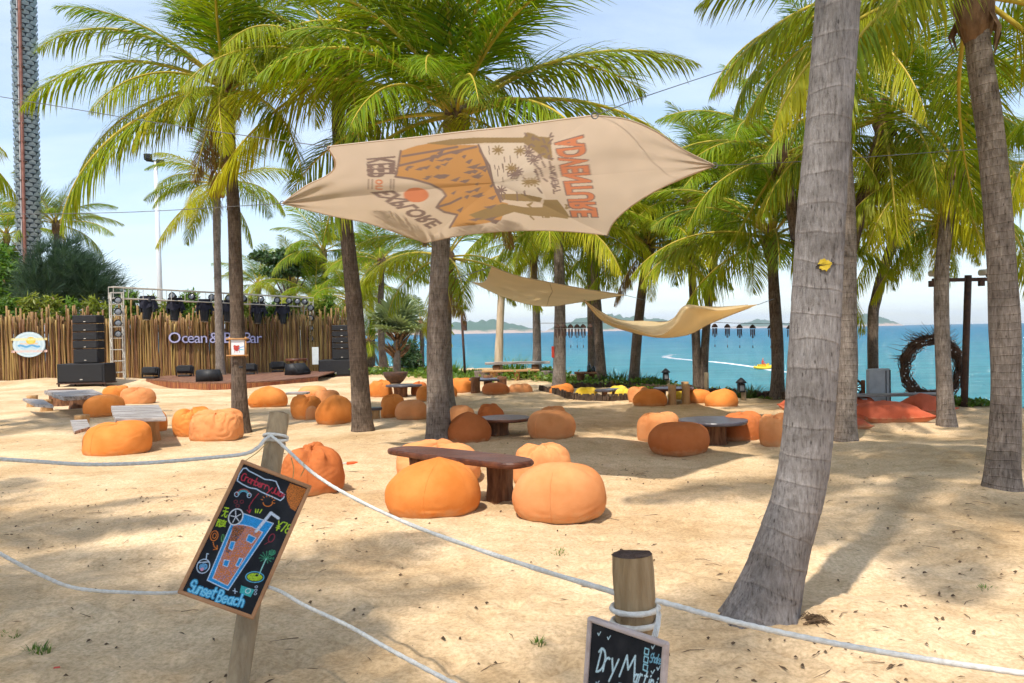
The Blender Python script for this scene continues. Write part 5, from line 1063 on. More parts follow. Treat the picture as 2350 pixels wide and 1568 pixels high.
cv.ell((.12, .30), .30, .30, (.80, .52, .06)); cv.ell((.12, .3), .2, .2, (.86, .62, .12)); cv.poly([(-.95, .32), (.95, .32), (.95, .52), (-.95, .52)], (.80, .66, .30), .35); cv.stroke([(-.8, .42), (-.4, .44), (0, .40), (.5, .44), (.8, .42)], .1, (.85, .74, .4), .3)
cv.stroke([(x_, -.12+.06*math.sin(x_*9)) for x_ in np.linspace(-.62, .62, 30)], .16, (.12, .36, .62)); cv.stroke([(x_, -.28+.05*math.sin(x_*9+1)) for x_ in np.linspace(-.6, .6, 30)], .07, (.36, .58, .74))
cv.poly([(-.85, -.62), (.85, -.62), (.9, -.46), (-.9, -.46)], (.80, .50, .42), .45); cv.stroke([(-.5, .08), (0, .05), (.5, .08)], .09, (.83, .45, .22), .3)
ny, nx = cv.c.shape[:2]; X, Z = np.meshgrid(np.linspace(-a, a, nx), np.linspace(-b_, b_, ny)); V = np.stack([X, np.full_like(X, -.004), Z], -1).reshape(-1, 3); F = grid_faces(ny, nx); cc = V[F].mean(1); ok = (cc[:, 0]/a)**2+(cc[:, 2]/b_)**2 < .985
place('print', np_mesh('print', V, F[ok], M_PRINT, False, cv.c.reshape(-1, 3)), r)
for s_ in (-1, 1):
    for zz, m_ in ((.42, (.70, .55, .22)), (-.54, (.70, .45, .36))):
        b = MB(); b.box((s_*a*1.0, .03, zz*b_), (a*.22, .05, b_*.2), bev=.01); place('ribbon_end', b.mesh('ribbon_end', mat('ribbon%d%d' % (s_, zz*10), m_)), r)
# framed fish sign on the palm
pp = track((553, 987), (546, 800), (537, 500)); y = pp[0].y-.16; c = P(546, 797, y); r = empty('framed_sign', c); tag(r, 'small framed sign with a red crab picture tied to the palm trunk', 'sign'); ws, hs_ = S(30, y), S(38, y)
M_BAMF = mat('bamboo_frame', (.42, .20, .07), (.55, .30, .12), scale=8, rough=.6)
for sx in (-1, 1): b = MB(); b.cyl((sx*ws*.62, -.01, -hs_*.62), (sx*ws*.62, -.01, hs_*.62), .016, 8); place('frame_bar', b.mesh('frame_bar', M_BAMF), r)
for sz_ in (-1, 1): b = MB(); b.cyl((-ws*.85, -.03, sz_*hs_*.5), (ws*.85, -.03, sz_*hs_*.5), .014, 8); place('frame_bar', b.mesh('frame_bar', M_BAMF), r)
cv = Canvas(-1, 1, -1, 1, 60, 70, (.74, .76, .78)); cv.ell((-.15, -.15), .5, .36, (.42, .05, .035)); cv.ell((-.45, .08), .22, .2, (.5, .07, .05)); cv.ell((.1, .1), .2, .16, (.45, .08, .05))
for k in range(4): cv.stroke([(-.5+k*.25, -.45), (-.55+k*.27, -.68)], .07, (.3, .03, .04))
cv.stroke([(.2, -.1), (.6, 0), (.9, .05)], .12, (.15, .35, .62)); cv.stroke([(.2, -.35), (.6, -.3), (.85, -.35)], .14, (.2, .55, .70)); cv.stroke([(-.5, .62), (.4, .64)], .09, (.72, .5, .52), .3); cv.stroke([(-.2, .4), (.7, .42)], .06, (.7, .55, .55), .3)
b = MB(); b.box((0, 0, 0), (ws, .018, hs_*.95)); place('panel', b.mesh('panel', mat('white_panel', (.74, .76, .78))), r); canvas_board('picture', cv, ws*.98, hs_*.93, M_PRINT, r, None)
# dark tag on the same trunk; red box on a farther palm
b = MB(); b.box((0, 0, 0), (.07, .02, .035), bev=.004); o = b.build('tag_plate', M_BLACK); o.location = P(553, 843, pp[0].y-.165); tag(o, 'tiny black tag fixed to the sign palm below the picture', 'tag')
y = G(1282, 906).y-.02; b = MB(); b.box((0, 0, 0), (.07, .16, S(26, y)), bev=.01); o = b.build('red_box', M_RED); o.location = P(1269, 808, y)-Vector((.0, 0, 0)); tag(o, 'narrow red box strapped to a palm trunk by the sea', 'box')
# white sheet by the right truss tower, microphone stand
y = 32.6; b = MB(); b.box((0, 0, 0), (S(15, y), .04, S(40, y)), bev=.01); o = b.build('notice_panel', mat('panel_pale', (.52, .58, .58), (.62, .66, .66), scale=5)); o.location = P(724, 817, y); tag(o, 'pale upright panel between truss tower and right loudspeakers', 'panel')
# speaker cables, left
# tall scaly tower with pipe
y = 44; root = empty('palm_mast', Vector((P(70, 800, y).x, y, 0))); tag(root, 'tall grey scaly mast with a rusty pipe running up it', 'mast')
x0, xt = P(71, 800, y).x, P(55, 0, y).x; zt_ = P(55, 0, y).z+3; M_SCALE = mat('mast_scales', (.22, .26, .28), (.42, .46, .47), scale=4, rough=.8, bump=.3, rnd=.0)
def mast_r(z): return S(25, y)*(1.0-.0*z)
b = MB(); path = [(x0+(xt-x0)*q, y, zt_*q) for q in np.linspace(0, 1, 12)]; b.tube(path, S(23, y), 20); b.build('core', mat('mast_core', (.05, .06, .065), rough=.9), root, True)
rs = random.Random(3); b = MB(); nz = 95; ns = 9
for i in range(nz):
    q = i/nz; cx_, cz = x0+(xt-x0)*q, zt_*q
    for j_ in range(ns):
        t = (j_+.5*(i % 2))*6.283/ns+.1; R1 = S(24, y); d = Vector((math.cos(t), math.sin(t), 0)); s_ = Vector((-d.y, d.x, 0))*R1*.36; c = Vector((cx_, y, cz)); h = zt_/nz*.95
        b.add([c+d*R1*.97-s_, c+d*R1*.97+s_, c+d*R1*1.09+s_*.85+Vector((0, 0, h*.6)), c+d*R1*1.12+Vector((0, 0, h*.95)), c+d*R1*1.09-s_*.85+Vector((0, 0, h*.6))], [(0, 1, 2, 3, 4)])
o = b.build('scales', M_SCALE, root); o['kind'] = 'stuff'
pr = S(3.4, y)
for du, m_, nm in ((7, mat('rust_pipe', (.22, .085, .06), (.34, .16, .12), scale=3, rough=.8), 'pipe'), (1, mat('grey_pipe', (.45, .40, .38), (.52, .46, .44), rough=.6), 'pipe')):
    off = S(du, y); b = MB(); b.tube([(p[0]+off, y-S(27, y), p[2]) for p in path], pr if nm == 'pipe' and du == 7 else pr*.45, 10); b.build(nm, m_, root, True)
for q in np.linspace(.05, .97, 22): b = MB(); b.box((x0+(xt-x0)*q+S(6, y), y-S(26, y), zt_*q), (S(15, y), .18, .07)); b.build('clamp', M_IRON, root)
# white floodlight pole
y = 43; root = empty('floodlight_pole', Vector((P(372, 800, y).x, y, 0))); tag(root, 'tall white floodlight pole behind the stage', 'lamp post'); bt_, tp = P(372, 800, y), P(357, 372, y)
M_WHITE = mat('white_paint', (.74, .76, .78), rough=.45); b = MB(); b.tube([Vector((bt_.x, y, 0)), (Vector((bt_.x, y, 0))+tp)/2, tp], [S(6.5, y), S(5.6, y), S(4.2, y)], 14); b.build('pole', M_WHITE, root, True)
for k, (dx_, dz) in enumerate(((-.35, .2), (.3, -.12))):
    b = MB(); b.box(tp+Vector((dx_, -.1, dz+.05)), (.42, .4, .32), rz=.4, bev=.05); b.build('flood_lamp', M_BLACK, root)
b = MB(); b.cyl(tp+Vector((-.5, 0, .1)), tp+Vector((.5, 0, -.05)), .06, 8); b.build('crossbar', M_BLACK, root)
# lamp posts by the sea
def cam_post(label, u, v0, vb, wpx, arms, y=None, mt=None, un=None):
    g = G(u, vb); y = g.y; r = empty('lamp_post', Vector((g.x, y, 0))); tag(r, label, 'lamp post'); zt2 = P(un or u, v0, y).z; xt = P(un or u, v0, y).x; b = MB(); b.tube([(g.x, y, -.1), ((g.x+xt)/2, y, zt2/2), (xt, y, zt2)], S(wpx, y)/2, 12); b.build('pole', mt or M_IRON, r, True)
    for a0, a1, dv, lamp in arms:
        z = zt2-S(dv, y); xa, xb = xt+S(a0, y), xt+S(a1, y); b = MB(); b.box(((xa+xb)/2, y, z), (abs(xb-xa), .07, .07)); b.build('arm', mt or M_IRON, r)
        for l in lamp:
            x = xt+S(l, y); b = MB(); b.box((x, y-.1, z+.13), (S(16, y), .22, .12), rz=.35, bev=.03); L_ = b.build('flood_lamp', M_PALE, r); b = MB(); b.box((x+.03, y-.19, z+.07), (S(11, y), .05, .07), rz=.35); b.build('glass', M_LENS, L_, origin=(g.x, y, 0)); b = MB(); b.box((x, y, z-.07), (.09, .09, .12)); b.build('bracket', M_IRON, r)
    return r, xt, zt2, y
M_PALE = mat('lamp_shell', (.55, .52, .48), (.66, .63, .58), rough=.5)
cam_post('dark steel lamp post with cross arm, before the sea on the right', 2212, 632, 940, 15, [(-82, 48, 10, (-84, 30))], un=2222)
r, xt, zt2, y = cam_post('thin dark camera pole on the bank by the sea', 1068, 704, 868, 5.5, [(-12, 0, 2, ()), (0, 10, 4, ())], un=1058)
b = MB(); b.box((xt+.12, y-.06, P(1062, 748, y).z), (.18, .18, .36), bev=.02); b.build('junction_box', M_IRON, r)
for a in (-11, 9): b = MB(); b.cyl((xt+S(a, y), y-.05, zt2+.02), (xt+S(a, y)*1.3, y-.22, zt2-.04), .045, 8); b.build('camera_unit', M_BLACK, r)
# little lantern posts near the sea edge
for u, v0, vb, lamp, lab in ((1533, 848, 893, True, 'small lantern post behind the post table'), (1707, 870, 922, True, 'leaning lantern post right of the peaked bean bag'), (1622, 855, 907, False, 'bare wooden post left of the peaked bean bag')):
    g = G(u, vb); y = g.y; z1 = P(u, v0, y).z; r = empty('lantern_post' if lamp else 'wooden_post', Vector((g.x, y, 0))); tag(r, lab, 'post'); b = MB(); b.cyl((g.x, y, -.1), (g.x, y, z1-(.25 if lamp else 0)), .055, 9); b.build('post', M_POSTG, r, True)
    if lamp:
        b = MB(); b.box((g.x-.06, y-.02, z1-.2), (.15, .15, .2), bev=.01); b.build('lantern', M_BLACK, r); b = MB(); b.lathe([(.13, 0), (.1, .05), (.02, .12)], (g.x-.06, y-.02, z1-.09), 12); b.build('cap', M_BLACK, r, True); b = MB(); b.box((g.x-.06, y-.08, z1-.2), (.09, .05, .12)); b.build('pane', M_LENS, r)
for u, lab in ((952, 'left of two dark posts on the bank'), (963, 'right of two dark posts on the bank')):
    g = G(u, 848); b = MB(); b.cyl((0, 0, -.1), (0, 0, P(u, 805, g.y).z), .12, 10); o = b.build('wooden_post', M_IRON, None, True); o.location = (g.x, g.y, 0); tag(o, lab, 'post')
# pale bare pole holding the small sail
g = G(1143, 872); r = MB(); pth = [(0, 0, -.1), (P(1146, 780, g.y).x-g.x, 0, P(1146, 780, g.y).z), (P(1152, 650, g.y).x-g.x, 0, P(1152, 650, g.y).z)]; r.tube(spline(pth, 12), [.15]*6+[.13]*6, 12); o = r.build('wooden_pole', mat('bare_pole', (.40, .30, .19), (.55, .45, .32), scale=4, stretch=(3, 3, .4), rough=.8, bump=.4), None, True); o.location = (g.x, g.y, 0); tag(o, 'pale bare wooden pole under the left end of the small sail', 'pole')
# grey upright panel and wheel rack by the sea
g = G(2015, 935); y = g.y+.25; r = empty('upright_case', Vector((P(2016, 900, y).x, y, 0))); tag(r, 'flat grey upright case standing behind the curved palm', 'case'); h = P(2016, 846, y).z; w_ = S(66, y)
cx_ = P(2016, 900, y).x; b = MB(); b.box((cx_, y, h/2), (w_*.8, .12, h), bev=.03); b.build('body', mat('case_grey', (.30, .31, .33), (.40, .41, .43), scale=3, rough=.5), r)
b = MB(); b.box((cx_+w_*.36, y-.064, h/2), (w_*.035, .02, h*.92)); b.build('edge_strip', M_BLACK, r)
b = MB(); b.box((cx_+w_*.22, y-.063, h*.55), (w_*.02, .015, h*.8)); b.build('edge_strip', M_BLACK, r)
g = G(1962, 930); y = g.y; c = P(1962, 890, y); r = empty('wheel_rack', Vector((c.x, y, 0))); tag(r, 'dark spoked wheel stand half hidden behind the pale trunk', 'rack'); R1 = S(17, y)
b = MB(); b.tube([(c.x+R1*math.cos(t), y, c.z+R1*math.sin(t)) for t in np.linspace(0, 6.283, 28)], .025, 6); b.build('rim', M_IRON, r)
for q in range(10): t = q*.628; b = MB(); b.cyl((c.x, y, c.z), (c.x+R1*math.cos(t), y, c.z+R1*math.sin(t)), .013, 5); b.build('spoke', M_IRON, r)
for s_ in (-1, 1): b = MB(); b.box((c.x+s_*R1*1.1, y, (c.z+R1)/2), (.07, .07, c.z+R1), bev=.01); b.build('post', M_LOG, r)
# twig ring
g = G(2140, 930); y = g.y; c = P(2139, 845, y); r = empty('twig_ring', Vector((c.x, y, 0))); tag(r, 'large upright ring woven of dark twigs with fairy lights, before the sea', 'sculpture'); Ro = S(64, y); tw_ = mat('dark_twigs', (.07, .04, .026), (.20, .115, .075), scale=6, rough=.9)
rg = random.Random(5); b = MB()
for k in range(480):
    t = rg.uniform(0, 6.283); a = rg.uniform(.5, 1.3); ro = rg.uniform(-1, 1)*S(12, y); yo = rg.uniform(-.16, .16); pts = []
    for q in range(7): tt = t+a*q/6; rr = Ro*1.0+ro*(1-.3*q/6)+.02*math.sin(q*2+k); pts.append((c.x+rr*math.cos(tt), y+yo*(1-.4*q/6), c.z+rr*math.sin(tt)))
    b.tube(pts, rg.uniform(.005, .011), 4, cap=False)
o = b.build('twigs', tw_, r); o['kind'] = 'stuff'
b = MB()
for k in range(150):
    t = rg.gauss(1.75, .75); rr = Ro*1.1; l = rg.uniform(.14, .36)*(1.1 if 1.2 < t < 2.6 else .7); dt = rg.uniform(.7, 2.4); p0 = Vector((c.x+rr*math.cos(t), y+rg.uniform(-.1, .1), c.z+rr*math.sin(t))); d = Vector((math.cos(t)-math.sin(t)*dt*rg.choice((-1, 1)), rg.uniform(-.3, .3), math.sin(t)+math.cos(t)*dt*.5)).normalized(); b.tube([p0, p0+d*l*.5, p0+d*l+Vector((rg.uniform(-.04, .04), 0, rg.uniform(-.02, .05)))], [.006, .005, .002], 4, cap=False)
o = b.build('loose_twigs', tw_, r); o['kind'] = 'stuff'
b = MB()
for k in range(70): t = rg.uniform(0, 6.283); rr = Ro+rg.uniform(-1, 1)*S(12, y); b.box((c.x+rr*math.cos(t), y-.17-rg.random()*.04, c.z+rr*math.sin(t)), (.018, .018, .018))
o = b.build('fairy_lights', M_WHITE, r); o['kind'] = 'stuff'
# sunken ring edging and the low stick edging along the drop
def edging(label, pts, h, n, y0=0):
    q = spline([(p.x, p.y, 0) for p in pts], n); rg = random.Random(n); b = MB()
    for p in q: x_, y_ = p[0]+rg.uniform(-.02, .02), p[1]+rg.uniform(-.03, .03); z_ = sand_z(x_, y_); b.tube([(x_, y_, z_-.2), (x_+rg.uniform(-.02, .02), y_, z_+h*rg.uniform(.7, 1.15))], rg.uniform(.025, .04), 5)
    o = b.build('stick_edging', M_EDGE, None, origin=(q[0][0], q[0][1], 0)); o.location = (q[0][0], q[0][1], 0); tag(o, label, 'edging')
M_EDGE = mat('dark_sticks', (.045, .03, .022), (.13, .085, .055), scale=9, rough=.9)
edging('low edging of dark upright sticks along the sea side drop', [G(u, v) for u, v in ((1300, 893), (1400, 889), (1480, 893), (1600, 903), (1700, 912), (1790, 921), (1900, 926), (1975, 930))], .16, 300)
edging('curved low edging of dark sticks around the yellow bean bags', [G(u, v) for u, v in ((1238, 896), (1270, 908), (1330, 917), (1400, 920), (1460, 915), (1476, 905))], .15, 170)
# wind chimes on a line
yw = 20.0
pts = [P(u, v, yw) for u, v in ((1232, 742), (1400, 741), (1560, 738), (1700, 742), (1840, 744))]
b = MB(); b.tube(spline([tuple(p) for p in pts], 30), .006, 5, cap=False); o = b.build('chime_line', M_IRON); tag(o, 'thin line carrying the wind chimes across the sea view', 'line')
def chime_meshes():
    b = MB(); b.lathe([(.012, .10), (.05, .09), (.115, .035), (.13, 0), (.12, -.004)], (0, 0, 0), 14); cap = b.mesh('cap', M_IRON); ts = []
    for k in range(6): l = .2+.05*math.sin(k*2.1); b = MB(); b.cyl((.085*math.cos(k*1.047), .085*math.sin(k*1.047), 0), (.085*math.cos(k*1.047), .085*math.sin(k*1.047), -l), .016, 6); ts.append(b.mesh('tube', M_TUBE))
    b = MB(); b.cyl((0, 0, 0), (0, 0, -.42), .0016, 4); b.box((0, 0, -.45), (.03, .01, .07)); return cap, ts, b.mesh('clapper', M_IRON)
M_TUBE = mat('chime_tube', (.06, .03, .022), (.16, .075, .05), scale=9, rough=.5); CH = chime_meshes()
for k, u in enumerate((1279, 1294, 1309, 1324, 1338, 1354, 1640, 1669, 1697, 1727, 1768, 1812)):
    v = float(np.interp(u, (1232, 1400, 1560, 1700, 1840), (742, 741, 738, 742, 744))); p = P(u, v, yw); r = empty('wind_chime', p-Vector((0, 0, .16))); r.scale = (.62, .62, .95); lab = 'dark wind chime on the line, %s from the left %s' % (ORD[k if k < 6 else k-6], 'left of the small sails' if k < 6 else 'right of the small sails'); tag(r, lab, 'wind chime', 'wind chimes over the sea edge')
    place('cap', CH[0], r, (0, 0, .04))
    for t_ in CH[1]: place('tube', t_, r, (0, 0, .02))
    place('clapper', CH[2], r)

# ================================================================== SHADE SAILS
M_CLOTH = mat_tint('sail_cloth', .85, .15, .25, 260, .5)
def sheet_colour(c, n): return np.tile(np.array(c), (n, 1))
LT, T1, T2, RT, B2, B1 = (648, 467, 10.4), (750, 337, 8.6), (1365, 265, 7.2), (1640, 380, 8.7), (1393, 540, 10.4), (975, 557, 11.3)
OUT = [LT, (700, 428, 10.0), (745, 406, 9.6), (766, 388, 9.3), (767, 366, 9.0), T1, (850, 326, 8.35), (950, 316, 8.1), (1060, 303, 7.85), (1170, 291, 7.6), (1270, 277, 7.4), T2, (1440, 275, 7.6), (1505, 302, 8.0), (1570, 345, 8.35), RT,
       (1570, 408, 9.1), (1505, 438, 9.5), (1450, 472, 9.9), (1410, 508, 10.2), B2, (1330, 533, 10.5), (1250, 529, 10.7), (1150, 531, 10.9), (1060, 540, 11.1), B1, (910, 534, 11.1), (840, 511, 10.9), (760, 495, 10.7), LT]
def seg_path(nodes, corners, n):
    """closed outline, smooth between the tied corners"""
    out = []; cur = [nodes[0]]; segs = []
    for p in nodes[1:]:
        cur.append(p)
        if p in corners: segs.append(cur); cur = [p]
    for s_ in segs:
        k = max(6, int(n*len(s_)/len(nodes))); out += [tuple(q) for q in spline(s_, k)][:-1]
    return np.array(out)
ol = seg_path(OUT, {LT, T1, T2, RT, B2, B1}, 900); CU, CV, CD = 1140., 420., 9.15; nr = 110
rho = np.linspace(0, 1, nr)[:, None]; ang = np.arctan2(ol[:, 1]-CV, ol[:, 0]-CU)[None, :]
U = CU+(ol[None, :, 0]-CU)*rho; V_ = CV+(ol[None, :, 1]-CV)*rho; D = CD+(ol[None, :, 2]-CD)*rho**1.25
tipR = np.exp(-((U-1640)**2+(V_-380)**2*4)/(2*160**2)); tipL = np.exp(-((U-648)**2+(V_-467)**2*4)/(2*130**2))
aR = np.arctan2(V_-380, 1645-U); aL = np.arctan2(V_-467, U-643)
D = D+.035*tipR*np.sin(aR*26)*rho+.035*tipL*np.sin(aL*24)*rho+.02*vnoise(U/90, V_/40, 0, 3)
pts = np.array([P(a, b, c) for a, b, c in zip(U.ravel(), V_.ravel(), D.ravel())])
# the print, traced in a measuring frame (x right, y down), then fixed to the cloth
BASE = (.60, .475, .355)
cv = Canvas(820*.7833, 2120*.7833, 320*.7833, 720*.7833, 1300, 440, BASE)
Zp = lambda X, Y: ((820+X/1.808)*.7833, (320+Y/1.808)*.7833)
def Zs(*p): return [Zp(x, y) for x, y in p]
BR, OG, RD, OL, LB = (.20, .135, .115), (.50, .25, .08), (.58, .19, .085), (.27, .18, .075), (.64, .53, .41)
cv.poly(Zs((612, 358), (628, 290), (640, 222), (720, 195), (800, 180), (930, 190), (1052, 190), (1080, 260), (1110, 340), (1140, 420), (1170, 490), (1210, 500), (1170, 590), (1060, 610), (900, 627), (920, 590), (940, 560), (870, 545), (830, 520), (850, 490), (880, 458), (860, 430), (800, 398), (700, 370)), OG)
cv.poly(Zs((1052, 190), (1180, 178), (1290, 180), (1340, 300), (1380, 400), (1410, 475), (1290, 460), (1165, 450), (1110, 340)), LB)
cv.poly(Zs((770, 182), (900, 160), (1040, 150), (1290, 150), (1310, 122), (1340, 130), (1370, 145), (1430, 150), (1440, 220), (1445, 275), (1400, 260), (1340, 215), (1290, 178), (1100, 178), (900, 192)), OL)
cv.poly(Zs((1000, 560), (1110, 520), (1180, 500), (1300, 520), (1390, 520), (1400, 480), (1470, 480), (1530, 560), (1525, 582), (1440, 570), (1330, 565), (1240, 545), (1150, 575), (1060, 590)), OL)
cv.poly(Zs((1160, 450), (1280, 448), (1390, 470), (1380, 492), (1250, 486), (1170, 478)), OL)
rg = random.Random(12)
for k in range(64):                                              # dark cracks and shadows of the rock faces
    X, Y = rg.uniform(650, 1120), rg.uniform(195, 600)
    if X > 1000 and Y < 330 and X > 1040+(Y-190)*.4: continue
    if Y > 380 and X < 860: continue
    if 380 < Y < 520 and X < 900: continue
    l = rg.uniform(25, 85); cv.poly(Zs((X, Y), (X+l*.4, Y-8+rg.uniform(-6, 6)), (X+l, Y-rg.uniform(6, 24)), (X+l*.55, Y+rg.uniform(4, 13))), BR)
for s_ in (((612, 358), (628, 290), (640, 222)), ((612, 358), (700, 370), (800, 398), (860, 430), (880, 458), (850, 490), (830, 520), (870, 545), (940, 560), (900, 627)), ((1052, 190), (1090, 280), (1110, 340), (1140, 420), (1170, 490)), ((830, 520), (900, 500), (960, 470)), ((630, 300), (760, 270), (900, 230), (1040, 200)), ((650, 250), (800, 225), (940, 200)), ((1060, 220), (1110, 300), (1130, 400), (1180, 480))): cv.stroke(Zs(*s_), 5, BR)
for k in range(34):                                              # desert plants and dashes
    X, Y = rg.uniform(1090, 1360), rg.uniform(195, 450)
    if X < 1052+(Y-190)*.42: continue
    if k % 3 == 0:
        for q in range(9): t = q*.7; cv.stroke(Zs((X, Y), (X+30*math.cos(t), Y+24*math.sin(t))), 3.2, OL if k % 2 else BR)
    else: cv.stroke(Zs((X, Y), (X+4, Y+rg.uniform(14, 46))), 2.2, BR)
for k in range(26): X, Y = rg.uniform(1300, 1445), rg.uniform(125, 275); cv.stroke(Zs((X, Y), (X+rg.uniform(-26, 26), Y+rg.uniform(-22, 22))), 4, BR)
for k in range(20): X, Y = rg.uniform(1280, 1540), rg.uniform(505, 580); cv.stroke(Zs((X, Y), (X+rg.uniform(-26, 26), Y+rg.uniform(-18, 18))), 3.5, OL)
for k in range(12): X, Y = rg.uniform(1330, 1440), rg.uniform(250, 420); cv.stroke(Zs((X, Y), (X+rg.uniform(10, 26), Y+rg.uniform(10, 40))), 4, BR)
cv.ell(Zp(722, 455), 29, 17, RD)
cv.text('KEEP', Zs((612, 248), (612, 362), (462, 362), (460, 262)), BR, .045)
cv.text('EXPLORE', Zs((604, 430), (864, 604), (792, 636), (476, 440)), BR, .045)
cv.text('on', Zs((545, 372), (545, 428), (505, 428), (505, 372)), RD, .02)
for X in (470, 490, 588, 604): cv.stroke(Zs((X, 372), (X-2, 424)), 2.6, BR)
cv.text('ADVENTURE', Zs((1612, 132), (1692, 576), (1540, 576), (1444, 152)), BR, .075)
cv.text('ADVENTURE', Zs((1606, 140), (1685, 571), (1547, 571), (1451, 158)), RD, .035)
cv.text('DESERT', Zs((1455, 300), (1492, 440), (1448, 452), (1424, 305)), BR, .03)
colr = (cv.sample(U.ravel(), V_.ravel())*.92+np.array(BASE)*.08)*(1+.04*vnoise(U.ravel()/30, V_.ravel()/30, 0, 5))[:, None]
root = empty('shade_sail', P(CU, CV, CD)); tag(root, 'large tan shade sail with printed desert mountains and lettering, strung between palms', 'shade sail')
me = np_mesh('canvas', pts-np.array(root.location), grid_faces(nr, len(ol), True), M_CLOTH, True, colr); place('canvas', me, root)
M_HEM = mat('sail_hem', (.50, .39, .29), rough=.9); M_STEEL = mat('steel_cable', (.10, .10, .10), (.2, .2, .2), rough=.45, metal=.5)
b = MB(); q = pts.reshape(nr, -1, 3)[-1]; b.tube([tuple(p) for p in q[::4]]+[tuple(q[0])], .009, 5, cap=False); b.build('hem', M_HEM, root)
for c in (LT, T1, T2, RT, B2, B1):
    p = P(*c); b = MB(); b.tube([p+Vector((.03*math.cos(t), 0, .03*math.sin(t))) for t in np.linspace(0, 6.283, 13)], .006, 5); b.build('corner_ring', M_STEEL, root)
def cable(label, pts, r=.005, m=None):
    p = [Vector(q) for q in pts]; q = spline([tuple(x) for x in p], 8*len(p)) if len(p) > 2 else np.array([tuple(x) for x in p]); b = MB(); b.tube([tuple(x) for x in q], r, 5, cap=False); tag(b.build('cable', m or M_STEEL, None, origin=p[0]), label, 'cable', 'sail cables').location = p[0]
cable('thin cable from the upper left corner of the printed sail to the left', [P(*T1), P(380, 285, 9.6), P(0, 222, 10.8), P(-190, 192, 11.6)])
cable('thin cable from the left tip of the printed sail to the left', [P(*LT), P(300, 487, 11.2), P(0, 492, 12), P(-150, 494, 12.4)])
cable('thin cable from the right tip of the printed sail to the right', [P(*RT), P(1850, 370, 8.5), P(2275, 340, 8.15)], .004)
cable('thin cable rising from the top right corner of the printed sail', [P(*T2), P(1500, 215, 8.6), P(1750, 135, 10.6), P(1925, 95, 11.7)])
cable('short tie from the lower left corner of the printed sail to a palm', [P(*B1), P(1000, 565, 12.2)])
cable('thin tie from the lower right corner of the printed sail', [P(*B2), P(1430, 560, 13), P(1483, 600, 22.8)], .004)
def sail2(label, rows, col, n=60, mtl=None):
    """rows: lists of (u,v,depth) from far to near, same length"""
    R_ = [spline(r, n) for r in rows]; A_ = np.array([spline([R_[k][i] for k in range(len(rows))], 30) for i in range(n)]); p = np.array([P(*a) for a in A_.reshape(-1, 3)])
    c = p.mean(0); root = empty('shade_sail', c); tag(root, label, 'shade sail', 'plain tan shade sails')
    place('canvas', np_mesh('canvas', p-c, grid_faces(n, 30), mtl or M_CLOTH, True, np.tile(np.array(col), (len(p), 1))*(1+.05*vnoise(p[:, 0]*3, p[:, 1]*3, p[:, 2]*3, 2))[:, None]), root)
    G_ = p.reshape(n, 30, 3)
    for e in (0, 29): b = MB(); b.tube([tuple(x) for x in G_[:, e][::3]], .008, 5); b.build('hem', M_HEM2, root)
    return root
M_HEM2 = mat('sail_hem_tan', (.46, .32, .16), rough=.9)
TAN = (.80, .57, .28)
s2 = sail2('small tan shade sail with a stitched centre seam, sagging before the sea', [[(1128, 612, 12.5), (1190, 634, 12.4), (1260, 648, 12.6), (1340, 663, 13.2), (1432, 677, 14)], [(1112, 646, 14), (1170, 664, 14.2), (1250, 676, 14.4), (1335, 680, 14.2), (1432, 677.5, 14.1)], [(1084, 648, 16), (1160, 683, 16), (1245, 703, 16.2), (1335, 693, 15.4), (1432, 678, 14.2)]], TAN)
b = MB(); b.tube([P(u, v, d)-Vector((0, 0.02, .012)) for u, v, d in ((1262, 650, 12.62), (1268, 668, 13.6), (1260, 682, 14.5), (1255, 701, 15.9))], .006, 5); b.build('seam', M_HEM2, s2)
sail2('folded tan shade sail hanging low with its sunlit white top showing', [[(1340, 689, 14), (1390, 722, 15.5), (1432, 736, 17.5), (1482, 737, 18), (1535, 738, 17.8), (1577, 705, 16), (1650, 705, 14.6), (1738, 699, 14)], [(1341, 690, 14), (1395, 734, 13.8), (1448, 752, 13.5), (1508, 768, 13.4), (1546, 742, 13.3), (1578, 703, 13.2), (1650, 712, 13.5), (1738, 699.5, 14)], [(1341, 692, 14.1), (1384, 738, 14.3), (1440, 760, 14.4), (1512, 775, 14.5), (1580, 768, 14.6), (1625, 745, 14.5), (1680, 722, 14.3), (1738, 700, 14.1)]], (.88, .70, .42))
cable('tie from the small sail to the palm behind the centre trunk', [P(1084, 648, 16), P(1034, 633, 18.8)], .006)
cable('tie from the upper left corner of the small sail', [P(1128, 612, 12.5), P(1045, 640, 12.3)], .006)
cable('tie from the right tip of the small sail to the slanting palm', [P(1432, 677, 14), P(1476, 688, 22.8)], .006)
cable('tie from the right tip of the folded sail to the brown palm', [P(1738, 700, 14), P(1776, 686, 18.0)], .006)
cable('tie from the left end of the folded sail to a palm', [P(1340, 690, 14), P(1362, 680, 23.5)], .006)

